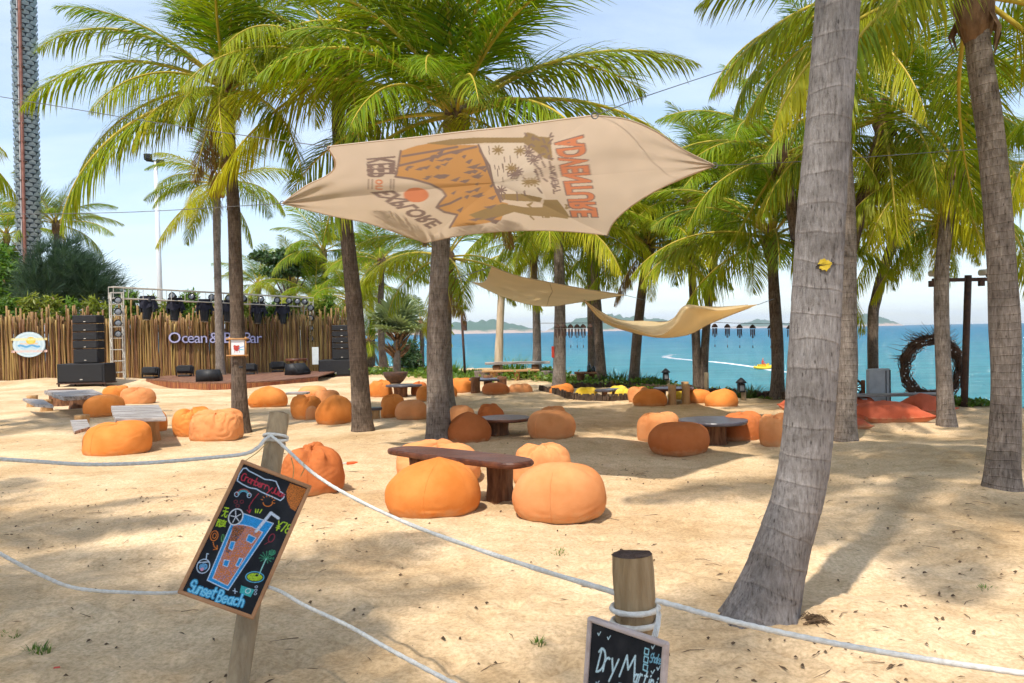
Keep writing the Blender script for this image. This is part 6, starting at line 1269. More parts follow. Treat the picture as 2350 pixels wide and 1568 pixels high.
# ================================================================== ROPE FENCE AND MENU BOARDS
def post(label, base, top, r, mt):
    root = empty('rope_post', Vector(base)); tag(root, label, 'post', 'rope fence posts'); a, b_ = Vector(base), Vector(top); n = 26; ax = (b_-a).normalized(); pth = [a+(b_-a)*(i/n) for i in range(n+1)]
    m = MB(); m.tube(pth, [r*(1+.015*math.sin(i*.8)) for i in range(n)]+[r*.97], 28, rfun=lambda th, l, i: 1+.018*math.sin(3*th+1)+.012*math.sin(7*th+l*2), cap=False); m.build('shaft', mt, root, True)
    m = MB(); x = ax.orthogonal().normalized(); y = ax.cross(x); rg = random.Random(3); V = [b_-ax*.012]; 
    for k in range(4):
        for j_ in range(28): t = 6.283*j_/28; rr = r*.985*(k+1)/4*(1+.018*math.sin(3*t+1)); V.append(b_+x*rr*math.cos(t)+y*rr*math.sin(t)+ax*(.002*math.sin(4*t+k)-.004*(k < 3)+rg.uniform(-.001, .001)))
    F = [(0, 1+j_, 1+(j_+1) % 28) for j_ in range(28)]+[(1+k*28+j_, 1+(k+1)*28+j_, 1+(k+1)*28+(j_+1) % 28, 1+k*28+(j_+1) % 28) for k in range(3) for j_ in range(28)]
    m.add(V, F); m.build('cut_end', M_CUT, root); return root, a, ax
p1t, p1b = P(641, 950, 4.30), P(541, 1590, 3.84); ax = (p1t-p1b); p1b = p1b-ax*((p1b.z+.25)/ax.z)
post('tilted weathered post carrying the cranberry juice menu board', p1b, p1t, .054, M_POSTG)
p2t = P(1450, 1272, 2.22); p2b = P(1468, 1590, 2.2); ax2 = p2t-p2b; p2b = p2b-ax2*((p2b.z+.25)/ax2.z)
post('thick round wooden post wound with white rope, front centre', p2b, p2t, .0575, M_POSTW)
M_ROPE = mat('white_rope', (.62, .58, .51), (.78, .75, .70), scale=60, rough=.9, bump=.6, bscale=140, dist=.004)
def rope(label, pts, r=.0075, group='white ropes'):
    q = spline([tuple(p) for p in pts], 14*len(pts)); b = MB(); b.tube([tuple(p) for p in q], r, 9, rfun=lambda th, l, i: 1+.10*math.sin(2*th+l*190)); o = b.build('rope', M_ROPE, None, True, origin=Vector(q[0])); o.location = q[0]; tag(o, label, 'rope', group); return o
def wraps(label, a, axis, r, hs, rr=.0075, tail=None):
    axis = axis.normalized(); x = axis.orthogonal().normalized(); y = axis.cross(x); pts = []
    for k, h in enumerate(hs):
        for j_ in range(20): t = 6.283*j_/20; hh = h+((hs[k+1]-h) if k+1 < len(hs) else 0)*max(0, (j_-15)/5); pts.append(a+axis*hh+(x*math.cos(t)+y*math.sin(t))*(r+rr*.9))
    b = MB(); b.tube(pts, rr, 8, rfun=lambda th, l, i: 1+.10*math.sin(2*th+l*190)); o = b.build('rope_winding', M_ROPE, None, True, origin=pts[0]); o.location = pts[0]; tag(o, label, 'rope', 'white ropes'); return o
axn = (p1t-p1b).normalized(); L1 = (p1t-p1b).length
wraps('white rope wound twice around the tilted post', p1b, axn, .054, [L1-.155, L1-.125], .0085)
axm = (p2t-p2b).normalized(); L2 = (p2t-p2b).length
wraps('white rope wound twice around the thick front post', p2b, axm, .0575, [L2-.186, L2-.148], .0078)
k1 = P(622, 1001, 4.20); k2 = P(652, 1004, 4.18)
rope('upper white rope sagging from the tilted post to the left edge', [k1, P(607, 1010, 4.15), P(592, 1027, 4.12), P(560, 1042, 4.1), P(480, 1051, 4.05), P(330, 1063, 3.98), P(200, 1066, 3.92), P(80, 1059, 3.86), P(-60, 1050, 3.8)], .0095)
rope('upper white rope running from the tilted post to the thick front post', [k1, P(637, 1012, 4.13), P(660, 1033, 4.08), P(720, 1087, 3.9), P(800, 1137, 3.68), P(930, 1199, 3.33), P(1080, 1255, 2.98), P(1240, 1308, 2.6), P(1395, 1355, 2.23), P(1440, 1372, 2.285)], .0082)
rope('upper white rope running from the thick front post to the right edge', [P(1505, 1378, 2.17), P(1560, 1393, 2.14), P(1700, 1431, 2.08), P(1900, 1474, 2.0), P(2130, 1514, 1.94), P(2420, 1556, 1.88)], .0075)
p_at = lambda z: p1b+axn*((z-p1b.z)/axn.z)
rope('lower white rope sagging to the left edge behind the menu board', [p_at(.47)+Vector((-.02, -.06, 0)), P(430, 1358, 3.92), P(330, 1361, 3.86), P(180, 1351, 3.78), P(90, 1318, 3.72), P(0, 1271, 3.66), P(-80, 1228, 3.6)], .0088)
rope('lower white rope running from behind the menu board to the bottom edge', [p_at(.47)+Vector((.02, -.06, 0)), P(640, 1356, 3.82), P(700, 1390, 3.62), P(800, 1437, 3.35), P(900, 1494, 3.12), P(1040, 1568, 2.85), P(1180, 1640, 2.6)], .0088)
# strings that hang the boards
M_STR = mat('raffia', (.50, .36, .15), rough=.9)
M_FRAME1 = mat('frame_wood', (.36, .17, .075), (.50, .26, .125), scale=3, rough=.55, bump=.2, stretch=(1, 4, 4)); M_FRAME2 = mat('frame_grey', (.40, .31, .28), (.56, .47, .44), scale=7, rough=.75, bump=.4, stretch=(1, 3, 3))
M_CHALK = mat_tint('chalkboard', .75, .2)
def menu_board(label, cs, frame_m, cv, inner_map, fw, nx, ny):
    TL_, TR_, BR_, BL_ = [P(*c) for c in cs]; x = ((TR_-TL_)+(BR_-BL_))/2; z = ((TL_-BL_)+(TR_-BR_))/2; W_, H_ = x.length, z.length; x.normalize(); z = (z-x*z.dot(x)).normalized(); y = z.cross(x); c = (TL_+TR_+BR_+BL_)/4
    root = bpy.data.objects.new('menu_board', None); COL.objects.link(root); root.matrix_world = Matrix(((x.x, y.x, z.x, c.x), (x.y, y.y, z.y, c.y), (x.z, y.z, z.z, c.z), (0, 0, 0, 1))); tag(root, label, 'sign', 'chalk menu boards')
    th = .022
    for s_ in (-1, 1):
        b = MB(); b.box((s_*(W_/2-fw/2), 0, 0), (fw, th, H_-.001), bev=.004); place('frame_side', b.mesh('frame_side', frame_m, smooth=False), root)
        b = MB(); b.box((0, -.0005, s_*(H_/2-fw/2)), (W_-.002, th, fw), bev=.004); place('frame_side', b.mesh('frame_side', frame_m, smooth=False), root)
    b = MB(); b.box((0, .003, 0), (W_-fw, .008, H_-fw)); place('panel', b.mesh('panel', M_BLACK), root)
    s, t = np.meshgrid(np.linspace(0, 1, nx), np.linspace(0, 1, ny)); iw, ih = W_-2*fw+.004, H_-2*fw+.004
    X = (s-.5)*iw; Z = (t-.5)*ih; q = [np.array(p, float) for p in inner_map]          # q: BL, BR, TR, TL in tracing frame
    M_ = ((1-s)*(1-t))[..., None]*q[0]+(s*(1-t))[..., None]*q[1]+(s*t)[..., None]*q[2]+((1-s)*t)[..., None]*q[3]
    col = cv.sample(M_[..., 0].ravel(), M_[..., 1].ravel()); gr_ = np.random.default_rng(5).random(col.shape[0]); lum = col.max(1); col = col*np.where(lum > .05, .55+.6*gr_, 1)[:, None]+(.010*np.clip(fbm(M_[..., 0].ravel()/120, M_[..., 1].ravel()/160, 0, 4, 3)+.3, 0, 1))[:, None]; place('chalk_drawing', np_mesh('chalk_drawing', np.stack([X, np.full_like(X, -.0025), Z], -1).reshape(-1, 3), grid_faces(ny, nx), M_CHALK, False, col), root); return root
def handr(cv, txt, x, y, h, wd, col, adv, ang, sx=.6, tex=0.0, seed=1):
    """hand lettering along a slanted line; y up"""
    rg = random.Random(seed); ca, sa = math.cos(ang), math.sin(ang)
    for ch in txt:
        dy = rg.uniform(-.05, .05)*h
        for st in HAND.get(ch, []):
            if len(st) > 1: cv.stroke([(x+(px*sx*h)*ca-(py*h+dy)*sa, y+(px*sx*h)*sa+(py*h+dy)*ca) for px, py in st], wd, col, tex)
        k = .6 if ch in 'iI ' else 1.35 if ch == 'M' else 1; x += adv*k*ca; y += adv*k*sa
BLK = (.009, .010, .013)
cv = Canvas(0, 1045, -1568, 0, 523, 784, BLK); cv.c *= (1+.6*np.random.default_rng(1).random(cv.c.shape[:2]))[..., None]
Y_ = lambda *p: [(x, -y) for x, y in p]
LBL, REDC, ORC, GRC, BLC = (.55, .68, .84), (.50, .035, .06), (.68, .20, .03), (.45, .66, .03), (.02, .29, .66)
cv.poly(Y_((835, 245), (985, 282), (905, 495), (860, 470), (825, 400), (812, 320)), ORC, .22)
cv.stroke(Y_((395, 275), (405, 215), (430, 165), (455, 158), (480, 180), (520, 195), (570, 215), (620, 238), (680, 238), (715, 245), (740, 290), (760, 330), (800, 355), (795, 385), (770, 412), (700, 385), (640, 365), (600, 350), (560, 330), (500, 325), (440, 300), (395, 275)), 9, LBL)
handr(cv, 'Cranberry', 418, -262, 66, 9, REDC, 30, -.29); handr(cv, 'Juice', 684, -346, 58, 8, REDC, 24, -.33)
for k, c in enumerate(((.40, .06, .05), (.10, .40, .36), (.12, .42, .6))): cv.ell((460, -392), 55-k*10, 50-k*9, c, 8, 0, math.pi, 0)
for x in (405, 508): cv.ell((x, -392), 17, 20, LBL, 5)
cv.stroke(Y_((583, 368), (545, 430), (518, 490), (530, 540)), 5, REDC); cv.stroke(Y_((505, 520), (530, 545), (538, 512)), 5, REDC)
cv.ell((668, -440), 38, 34, ORC, 7, 0, math.pi*1.05, math.pi*2.1)
for t in range(7): a = t*.52-.2; cv.stroke([(668+46*math.cos(a), -430+42*math.sin(a)), (668+60*math.cos(a), -430+56*math.sin(a))], 6, ORC)
for x, y in ((405, 455), (455, 452), (425, 490)): cv.ell((x, -y), 14, 13, (.22, .03, .04), 5)
for x0_, x1_ in ((570, 578), (592, 592), (620, 612)): cv.stroke(Y_((x0_+6, 508), (x1_, 538)), 9, GRC)
cv.text('无', Y_((302, 590), (350, 600), (362, 512), (314, 505)), GRC, .02); cv.text('醇', Y_((268, 672), (348, 690), (356, 618), (280, 606)), GRC, .015)
handr(cv, 'Y78', 752, -672, 84, 10, GRC, 42, -.30, .5)
# the glass
cv.poly(Y_((392, 648), (480, 552), (735, 622), (442, 1210), (265, 1122)), BLC); cv.poly(Y_((415, 652), (500, 655), (590, 672), (662, 705), (432, 1172), (305, 1106)), ORC, .18); cv.poly(Y_((405, 665), (520, 660), (470, 760), (400, 900), (375, 880)), (.03, .02, .015), .45)
cv.stroke(Y_((392, 648), (265, 1122), (442, 1210), (735, 622), (480, 552)), 8, LBL); cv.stroke(Y_((455, 645), (560, 662), (655, 705), (432, 1172), (305, 1106), (405, 700)), 6, LBL)
for q in ((545, 730, 608, 758, 578, 808, 530, 785), (410, 795, 445, 800, 430, 872, 398, 855), (378, 952, 420, 960, 410, 1012, 372, 1000), (496, 935, 524, 940, 498, 1012, 472, 1000)):
    p = [(q[i], -q[i+1]) for i in range(0, 8, 2)]; cv.poly(p, BLC); cv.stroke(p+[p[0]], 6, LBL)
cv.stroke(Y_((602, 700), (705, 530)), 25, (.62, .68, .78)); cv.stroke(Y_((705, 530), (772, 572)), 24, (.62, .68, .78))
cv.ell((422, -585), 60, 72, BLK, rot=-.3); cv.ell((422, -585), 56, 70, (.70, .72, .76), 10, rot=-.3)
for t in range(5): a = t*1.256+.5; cv.stroke([(422, -585), (422+42*math.cos(a), -585+52*math.sin(a))], 7, (.70, .72, .76))
cv.ell((270, -752), 30, 42, ORC, 7); cv.ell((272, -752), 14, 22, ORC, 6); cv.stroke(Y_((268, 805), (280, 840), (306, 862)), 7, ORC); cv.stroke(Y_((280, 868), (308, 863), (304, 832)), 7, ORC); cv.ell((340, -770), 10, 30, (.1, .34, .1), 8, .2)
cv.ell((218, -1005), 50, 58, LBL, 7); cv.ell((218, -1010), 34, 30, (.14, .38, .66), tex=.2); cv.ell((212, -1030), 14, 14, (.62, .3, .45)); cv.stroke(Y_((232, 950), (232, 900), (245, 905)), 7, LBL); cv.stroke(Y_((180, 975), (255, 970)), 9, LBL, .2)
cv.ell((735, -752), 22, 38, (.28, .03, .05), 7, rot=-.3); cv.stroke(Y_((715, 790), (685, 812)), 5, (.28, .03, .05))
for t in range(12): a = t*.55; cv.stroke([(715, -935), (715+60*math.cos(a), -925+52*math.sin(a))], 8, (.05, .30, .16), .35)
cv.ell((755, -880), 30, 26, (.05, .30, .16), tex=.4); cv.stroke(Y_((712, 940), (690, 1010), (668, 1095)), 8, (.35, .7, .66)); cv.ell((640, -1100), 62, 34, GRC, tex=.15, rot=-.1); cv.ell((640, -1100), 74, 46, (.12, .45, .66), 8, rot=-.1); cv.ell((655, -1085), 12, 10, BLK)
cv.poly(Y_((540, 1172), (650, 1210), (628, 1275), (535, 1235)), (.05, .42, .42)); cv.ell((600, -1220), 20, 20, (.6, .7, .74), 6); cv.stroke(Y_((480, 1215), (515, 1225)), 6, LBL); cv.stroke(Y_((492, 1198), (500, 1240)), 6, LBL)
for k, y in enumerate((1185, 1215, 1245)): cv.ell((662, -y), 10, 9, LBL, 4)
for wdd, c in ((25, (.05, .36, .66)), (10, (.25, .66, .86))):
    handr(cv, 'Sunset', 122, -1200, 92, wdd, c, 38, -.33, .5, seed=4); handr(cv, 'Beach', 352, -1300, 96, wdd, c, 46, -.25, .5, seed=5)
mb = menu_board('tilted black menu board with chalk drink, Cranberry Juice and Sunset Beach lettering', [(533, 1055, 4.04), (697, 1103, 4.09), (602, 1437, 3.80), (430, 1360, 3.76)], M_FRAME1, cv, [(82, -1200), (655, -1432), (985, -268), (428, -122)], .019, 170, 320)
for a, c in (((672, 1098, 4.08), (668, 1050, 4.02)), ((690, 1093, 4.05), (697, 1062, 3.95)), ((560, 1060, 4.06), (612, 1018, 4.17))):
    b = MB(); b.tube([P(*a), (P(*a)+P(*c))/2+Vector((.01, 0, 0)), P(*c)], .0025, 5); o = b.build('hanging_string', M_STR, None, origin=P(*a)); o.location = P(*a); o.parent = None; mbw = mb.matrix_world.inverted(); o.parent = mb; o.matrix_parent_inverse = mbw
cv = Canvas(200, 1100, -2200, -880, 450, 660, BLK); cv.c *= (1+.5*np.random.default_rng(2).random(cv.c.shape[:2]))[..., None]
CH1 = (.52, .70, .78)
handr(cv, 'Dry', 340, -1290, 175, 17, CH1, 72, -.2, .52); handr(cv, 'M', 600, -1345, 150, 17, CH1, 120, -.15, 1.0); handr(cv, 'artini', 735, -1395, 105, 13, CH1, 46, -.36, .42)
cv.text('干马天尼', Y_((590, 1500), (985, 1590), (985, 1490), (590, 1392)), (.42, .62, .70), .0); handr(cv, 'KING of C', 318, -1560, 86, 12, CH1, 42, -.12, .45); handr(cv, 'Shake', 880, -1275, 60, 8, (.2, .45, .6), 24, -.25, .5)
for k in range(3): cv.stroke(Y_((830, 1175+k*55), (870, 1190+k*55), (866, 1228+k*55), (828, 1214+k*55), (830, 1175+k*55)), 9, (.3, .6, .72))
for x, y in ((350, 1015), (455, 1058), (375, 1390), (905, 1180), (970, 1330), (920, 1350)): cv.stroke(Y_((x-12, y-8), (x, y+10), (x+18, y-14)), 8, CH1)
handr(cv, 'Cocktails', 320, -1700, 90, 12, CH1, 50, -.15, .45)
menu_board('black menu board lettered Dry Martini in a grey frame, cut by the bottom edge', [(1330, 1408, 2.13), (1518, 1470, 1.97), (1526, 1850, 1.93), (1352, 1760, 2.09)], M_FRAME2, cv, [(290, -1990), (1020, -2180), (1008, -1185), (262, -905)], .013, 170, 240)
b = MB()
for k in range(4): b.tube([P(1508, 1392, 2.155), P(1506+k*3, 1430, 2.11), P(1496+k*4, 1462, 2.06)], .0018, 4)
o = b.build('tie_string', M_ROPE, None, origin=P(1508, 1392, 2.155)); o.location = P(1508, 1392, 2.155); tag(o, 'thin white strings tying the martini board to the thick post', 'string')

# ================================================================== TREES, SHRUBS, GROUND COVER
M_BROAD = mat_leaf('broad_leaf', (.030, .085, .010), (.12, .25, .018), (.25, .25, .03), .4); M_DARKL = mat_leaf('dark_leaf', (.016, .045, .014), (.05, .11, .03), (.12, .12, .03), .3)
M_CASU = mat_leaf('needle_leaf', (.02, .05, .03), (.06, .115, .065), (.12, .12, .04), .25, .6); M_BAML = mat_leaf('bamboo_leaf', (.07, .12, .014), (.22, .27, .03), (.40, .32, .06), .42); M_COVER = mat_leaf('creeper_leaf', (.04, .10, .012), (.13, .24, .025), (.22, .24, .04), .35)
M_BRANCH = mat('branch_bark', (.10, .07, .05), (.20, .15, .11), scale=6, rough=.9)
def leaves(blobs, n, size, seed, up=.3, long=1.0, shell=.55):
    rg = np.random.default_rng(seed); w = np.array([b_[1][0]*b_[1][1]*b_[1][2] for b_ in blobs])**.67; w /= w.sum(); k = rg.choice(len(blobs), n, p=w)
    d = rg.normal(size=(n, 3)); d /= np.linalg.norm(d, axis=1)[:, None]; r = (shell+(1-shell)*rg.random(n))**.8; cen = np.array([tuple(b_[0]) for b_ in blobs])[k]; rad = np.array([b_[1] for b_ in blobs])[k]
    lump = 1+.35*vnoise(d[:, 0]*2.5+k, d[:, 1]*2.5, d[:, 2]*2.5, seed); p = cen+d*rad*(r*lump)[:, None]
    nrm = d*.6+rg.normal(size=(n, 3))*.7+np.array([0, 0, up]); nrm /= np.linalg.norm(nrm, axis=1)[:, None]
    a = np.cross(nrm, rg.normal(size=(n, 3))); a /= np.linalg.norm(a, axis=1)[:, None]+1e-9; a[:, 2] -= .35; a /= np.linalg.norm(a, axis=1)[:, None]; b_ = np.cross(nrm, a)
    s = size*rg.uniform(.6, 1.3, n)[:, None]; V = np.stack([p, p+a*s*.5*long+b_*s*.28/long**.5, p+a*s*long, p+a*s*.5*long-b_*s*.28/long**.5], 1).reshape(-1, 3)
    C = np.repeat(np.stack([np.clip(rg.normal(.08, .1, n), 0, 1), rg.random(n), (rg.random(n) < .04)*rg.random(n)+.001], 1), 4, 0); return V, np.arange(n*4).reshape(-1, 4), C
def tree(name, label, base, blobs, n, size, m, seed, cat='tree', group=None, stems=None, long=1.0, up=.3, shell=.55, part='crown', branch=True):
    base = Vector(base); root = empty(name, base); tag(root, label, cat, group); V, F, C = leaves(blobs, n, size, seed, up, long, shell); place(part, np_mesh(part, V-np.array(base), F, m, False, C), root)
    top = Vector(np.mean([tuple(b_[0]) for b_ in blobs], 0)); b = MB(); r = .13 if cat == 'tree' else .04
    if branch:
        b.tube(spline([tuple(base-Vector((0, 0, .1))), tuple(base+(top-base)*.5+Vector((.15, 0, 0))), tuple(top)], 12), [r*(1-.05*i) for i in range(12)], 8)
        for bl in blobs[:10]: c = Vector(bl[0]); s_ = base+(top-base)*.55; b.tube(spline([tuple(s_), tuple((s_+c)/2+Vector((0, 0, .1))), tuple(c)], 7), [r*.5*(1-.12*i) for i in range(7)], 5)
        b.build('trunk' if cat == 'tree' else 'stem', M_BRANCH, root, True)
    return root
def blob(u, v, y, ru, rv, rd=None): return (P(u, v, y), (S(ru, y), S(rd or ru, y), S(rv, y)))
base = P(20, 800, 39); base.z = 0
tree('broadleaf_tree', 'bright green broadleaf tree behind the fence, far left', base, [blob(-5, 610, 39, 42, 40), blob(25, 640, 38.5, 45, 40), blob(-10, 670, 38, 60, 45), blob(35, 690, 38, 45, 35), blob(10, 585, 39.5, 30, 26)], 9000, .24, M_BROAD, 1)
# casuarina: drooping needle sprays
def casuarina(label, base, blobs, n, seed):
    base = Vector(base); root = empty('casuarina_tree', base); tag(root, label, 'tree'); rg = np.random.default_rng(seed); b = MB(); V = []; F = []; C = []; k = 0
    w = np.array([b_[1][0]*b_[1][2] for b_ in blobs]); w /= w.sum()
    for i in range(n):
        bl = blobs[rg.choice(len(blobs), p=w)]; d = rg.normal(size=3); d /= np.linalg.norm(d); p = np.array(bl[0])+d*np.array(bl[1])*rg.uniform(.3, 1.28)**.8; ax = d*np.array([1, .6, .5])+np.array([.45, 0, .6])+rg.normal(size=3)*.25; ax /= np.linalg.norm(ax); g_ = rg.random()
        for q in range(16):
            dd = ax+rg.normal(size=3)*.32; dd /= np.linalg.norm(dd); l = rg.uniform(.35, 1.05); s = np.cross(dd, rg.normal(size=3)); s /= np.linalg.norm(s); s *= .011; e = p+dd*l-np.array([0, 0, .12*l]); V += [p-s, p+s, e+s*.3, e-s*.3]; F.append((k, k+1, k+2, k+3)); k += 4; C += [(.05, g_, .001)]*4
    place('crown', np_mesh('crown', np.array(V)-np.array(base), np.array(F), M_CASU, False, np.array(C)), root); b = MB(); top = P(150, 600, base.y); b.tube([base, (base+top)/2, top], [.2, .14, .04], 8); b.build('trunk', M_BRANCH, root, True)
base = P(150, 800, 36.5); base.z = 0
casuarina('dark feathery casuarina tree behind the fence beside the mast', base, [blob(130, 630, 36.5, 55, 55), blob(190, 640, 36.5, 50, 45), blob(225, 670, 36.5, 50, 38), blob(120, 680, 36.3, 60, 40), blob(160, 590, 37, 30, 30), blob(85, 650, 37, 30, 40)], 1150, 2)
for k, (u, v, ru, rv) in enumerate(((18, 712, 34, 26), (70, 708, 30, 30), (118, 716, 30, 24), (165, 712, 28, 28), (212, 720, 26, 24), (243, 722, 24, 26), (300, 706, 26, 30), (345, 712, 28, 28), (388, 716, 26, 24), (436, 708, 28, 30), (482, 716, 28, 26), (570, 722, 30, 26), (622, 720, 28, 26), (676, 718, 28, 28), (722, 722, 26, 28), (752, 716, 22, 34))):
    y = fence_pt(u, 0)[0].y+1.15; base = P(u, 800, y); base.z = 0
    tree('bamboo_shrub', 'yellow green leafy shrub behind the bamboo fence, %s of sixteen from the left' % (ORD+['fifteenth', 'sixteenth'])[k], base, [blob(u+dx_, v+dy_+8*math.sin(k*2.7), y, ru*.5, rv*.55) for dx_, dy_ in ((0, 0), (-ru*.5, rv*.4), (ru*.5, rv*.45), (ru*.1, -rv*.7), (-ru*.35, -rv*.4), (0, rv*.9))], 850 if k < 6 else 1300, .16, M_BAML if k % 3 else M_COVER, 20+k, 'shrub', 'shrubs behind the bamboo fence', long=1.7)
base = P(664, 810, 47); base.z = 0
tree('flat_crowned_tree', 'dark flat crowned tree above the right end of the truss', base, [blob(600, 586, 47, 26, 9), blob(632, 596, 47, 34, 11), blob(668, 602, 47, 40, 13), blob(700, 592, 46.5, 32, 11), blob(690, 620, 47, 42, 12), blob(722, 606, 47, 26, 14), blob(655, 580, 47.5, 26, 8), (P(640, 622, 46.5), (1.0, 1.0, .3))], 6500, .26, M_DARKL, 3, shell=.3)
base = P(945, 845, 35); base.z = 0
tree('bank_shrub', 'dark rounded shrub behind the silvery fan palm', base, [blob(938, 805, 35, 22, 26), blob(925, 820, 35.2, 22, 22), blob(950, 828, 34.8, 18, 18)], 2600, .14, M_DARKL, 4, 'shrub', long=1.5)
# ground cover: creeping leaves on the bank and along the edge
def cover(label, pts, n, width, hgt, size, seed, m=None, long=1.1):
    rg = np.random.default_rng(seed); q = spline([(p.x, p.y, 0) for p in pts], 200); i = rg.integers(0, 199, n); t = rg.random(n)[:, None]; p = q[i]*(1-t)+q[i+1]*t; p[:, 0] += rg.normal(0, width*.4, n); p[:, 1] += rg.normal(0, width, n)
    z = np.array([max(sand_z(a, b_), -1.5) for a, b_ in p[:, :2]]); den = np.clip(.5+.8*fbm(p[:, 0]*.7, p[:, 1]*.7, 0, 2, seed), .05, 1); p[:, 2] = z+hgt*den*rg.random(n)
    a = rg.normal(size=(n, 3)); a[:, 2] = np.abs(a[:, 2])*.7+.2; a /= np.linalg.norm(a, axis=1)[:, None]; b_ = np.cross(a, rg.normal(size=(n, 3))); b_ /= np.linalg.norm(b_, axis=1)[:, None]; s = size*rg.uniform(.6, 1.4, n)[:, None]
    V = np.stack([p, p+a*s*.5*long+b_*s*.35, p+a*s*long, p+a*s*.5*long-b_*s*.35], 1).reshape(-1, 3); C = np.repeat(np.stack([rg.random(n)*.3, rg.random(n), (rg.random(n) < .06)*.6+.001], 1), 4, 0)
    o = place('ground_cover', np_mesh('ground_cover', V, np.arange(n*4).reshape(-1, 4), m or M_COVER, False, C)); tag(o, label, 'ground cover', kind='stuff')
cover('green creeping plants on the bank before the sea', [G(u, v) for u, v in ((815, 858), (880, 856), (950, 858), (1040, 866), (1110, 866), (1180, 868), (1270, 872))], 17000, .8, .32, .11, 5)
cover('green creepers along the sea side edge in the middle', [G(u, v) for u, v in ((1270, 876), (1330, 880), (1400, 884), (1480, 889), (1540, 893))], 4200, .45, .28, .10, 6)
cover('sparse creepers along the edge beside the lantern post', [G(u, v) for u, v in ((1540, 896), (1640, 905), (1720, 914), (1770, 919))], 500, .2, .14, .07, 7)
cover('low creepers along the edge at the right', [G(u, v) for u, v in ((2160, 934), (2240, 938), (2350, 936), (2420, 934))], 3000, .2, .16, .07, 8)
def blades(name, label, c, n, h, spread, m, seed, cat='grass clump', wd=.012, group=None):
    rg = random.Random(seed); b = MB(); c = Vector(c)
    for k in range(n):
        a = rg.uniform(0, 6.283); r = spread*rg.random()**.7; p = Vector((math.cos(a)*r, math.sin(a)*r, -.01)); l = h*rg.uniform(.5, 1.1); d = Vector((math.cos(a)*.5+rg.gauss(0, .2), math.sin(a)*.5+rg.gauss(0, .2), 1.1)).normalized(); s = Vector((-d.y+.01, d.x, 0)).normalized()*wd; q1 = p+d*l*.5; q2 = q1+(d+Vector((d.x*.9, d.y*.9, -.35))).normalized()*l*.5; g_ = rg.random()
        b.add([p-s, p+s, q1+s*.8, q1-s*.8, q2], [(0, 1, 2, 3), (3, 2, 4)], 0, None, [(.12, g_, .001)]*5)
    o = b.build(name, m); o.location = c; tag(o, label, cat, group)
g = G(1176, 864); blades('reed_clump', 'tall green reeds left of the long bar', (g.x, g.y, 0), 150, 1.05, .55, M_COVER, 1, 'reeds', .02)
g = G(1000, 866); blades('reed_clump', 'green reeds right beside the stout centre trunk', (g.x+.7, g.y, 0), 80, .9, .4, M_COVER, 2, 'reeds', .02)
for k, (u, v, h, s, lab) in enumerate(((1415, 880, .6, .8, 'spiky green plant left of the slanting palm'), (1478, 888, .6, .4, 'spiky green plant right of the slanting palm'), (1725, 917, .45, .35, 'spiky green plant around the lantern post'), (1518, 893, .45, .3, 'spiky green plant behind the post table'))):
    g = G(u, v); blades('spiky_plant', lab, (g.x, g.y+.2, sand_z(g.x, g.y+.2)), 130, h, s, M_DARKL, 30+k, 'plant', .016)
for k, (u, v, n, h, s, lab) in enumerate(((84, 1494, 60, .07, .07, 'green grass tuft on the sand, bottom left'), (30, 1452, 30, .05, .06, 'faint grass tuft above the bottom left one'), (1237, 1492, 36, .055, .035, 'small green weed left of the martini board'), (2262, 1336, 26, .05, .05, 'small weed on the sand at the right'), (1282, 1270, 30, .06, .07, 'dry weed on the sand below the biggest bean bag'))):
    g = G(u, v); blades('grass_tuft', lab, (g.x, g.y, sand_z(g.x, g.y)), n, h, s, M_COVER, 60+k, 'weed', .0035)
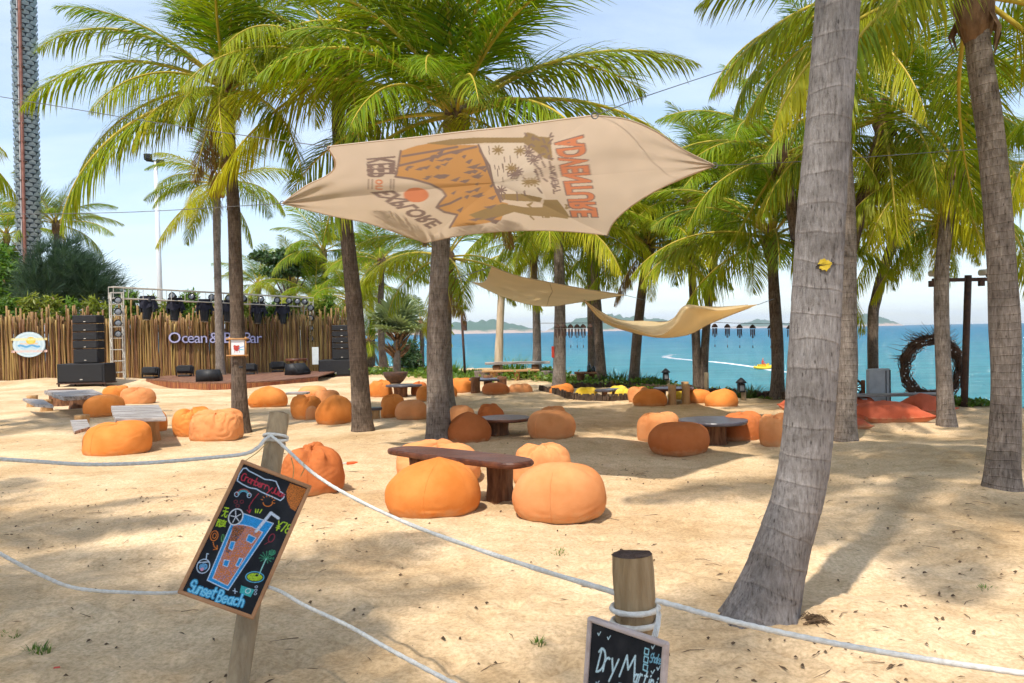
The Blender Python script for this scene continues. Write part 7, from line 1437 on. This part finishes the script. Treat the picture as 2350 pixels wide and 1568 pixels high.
# roots litter around the thick trunk, leaf litter and twigs on the sand
rg = np.random.default_rng(9); b = MB(); rr = random.Random(4); M_LIT = mat('dead_leaf', (.05, .03, .018), (.16, .10, .055), scale=30, rough=.95)
for k in range(3400):
    if k < 2600: a = rr.uniform(-.66, .66); d = 2.0+rr.random()**1.5*9; x, y = d*math.sin(a), d*math.cos(a)
    else: a = rr.uniform(-.6, .6); d = 9+rr.random()*14; x, y = d*math.sin(a), d*math.cos(a)
    if fbm(x*.9, y*.9, 0, 2, 4) < -.1+rr.random()*.6 and k % 5: continue
    z = sand_z(x, y)+.003; t = rr.uniform(0, 6.283); kind = rr.random(); s = Vector((math.cos(t), math.sin(t), 0)); n = Vector((-s.y, s.x, 0)); c = Vector((x, y, z))
    if kind < .5: l = rr.uniform(.004, .016); b.add([c-s*l-n*l*.6, c+s*l-n*l*.5+Vector((0, 0, l*.5)), c+s*l*.8+n*l*.6, c-s*l*.9+n*l*.5+Vector((0, 0, l*.6)), c+Vector((0, 0, l*1.1))], [(0, 1, 4), (1, 2, 4), (2, 3, 4), (3, 0, 4)])
    elif kind < .88: l = rr.uniform(.012, .045); w_ = l*rr.uniform(.08, .2); b.add([c-s*l, c-n*w_+Vector((0, 0, .004)), c+s*l+Vector((0, 0, .006)), c+n*w_+Vector((0, 0, .008))], [(0, 1, 2, 3)])
    else: l = rr.uniform(.03, .09); b.tube([c-s*l, c+n*l*.15+Vector((0, 0, .006)), c+s*l], [.0025, .002, .001], 4)
o = b.build('sand_litter', M_LIT); tag(o, 'scattered dead leaf bits and twigs on the sand', 'litter', kind='stuff')
g = G(1862, 1432); b = MB()
for k in range(60): a = rr.uniform(-.9, .9); l = rr.uniform(.04, .12); p = Vector((rr.uniform(-.05, .04), rr.uniform(-.06, .06), .0)); b.tube([p, p+Vector((math.cos(a)*l*.5, -abs(math.sin(a))*l*.5, rr.uniform(.01, .03))), p+Vector((math.cos(a)*l, -abs(math.sin(a))*l, -.01))], [.003, .0025, .001], 4)
o = b.build('root_fibres', M_LIT); o.location = (g.x, g.y, sand_z(g.x, g.y)); tag(o, 'tuft of dark root fibres at the foot of the thick grey trunk', 'roots')
# small red scrap
g = G(130, 1546); b = MB(); b.prism([(-.015, -.008), (.017, -.005), (.014, .009), (-.012, .008)], 0, .004); o = b.build('red_scrap', M_RED); o.location = (g.x, g.y, sand_z(g.x, g.y)+.004); o.rotation_euler = (.2, .1, .5); tag(o, 'tiny red scrap on the sand, bottom left corner', 'scrap')

# ================================================================== HAZE
hz = bpy.data.materials.new('haze_air'); hz.use_nodes = True; hn = hz.node_tree; hn.nodes.clear(); vo = N(hn, 'ShaderNodeVolumePrincipled'); vo.inputs['Density'].default_value = .00011; vo.inputs['Color'].default_value = (.86, .93, 1, 1); vo.inputs['Anisotropy'].default_value = .2
ho = N(hn, 'ShaderNodeOutputMaterial'); hn.links.new(vo.outputs[0], ho.inputs['Volume'])
b = MB(); b.box((0, 0, 52), (16200, 16200, 125)); o = b.build('haze', hz); tag(o, 'thin sea haze', 'haze', kind='stuff')
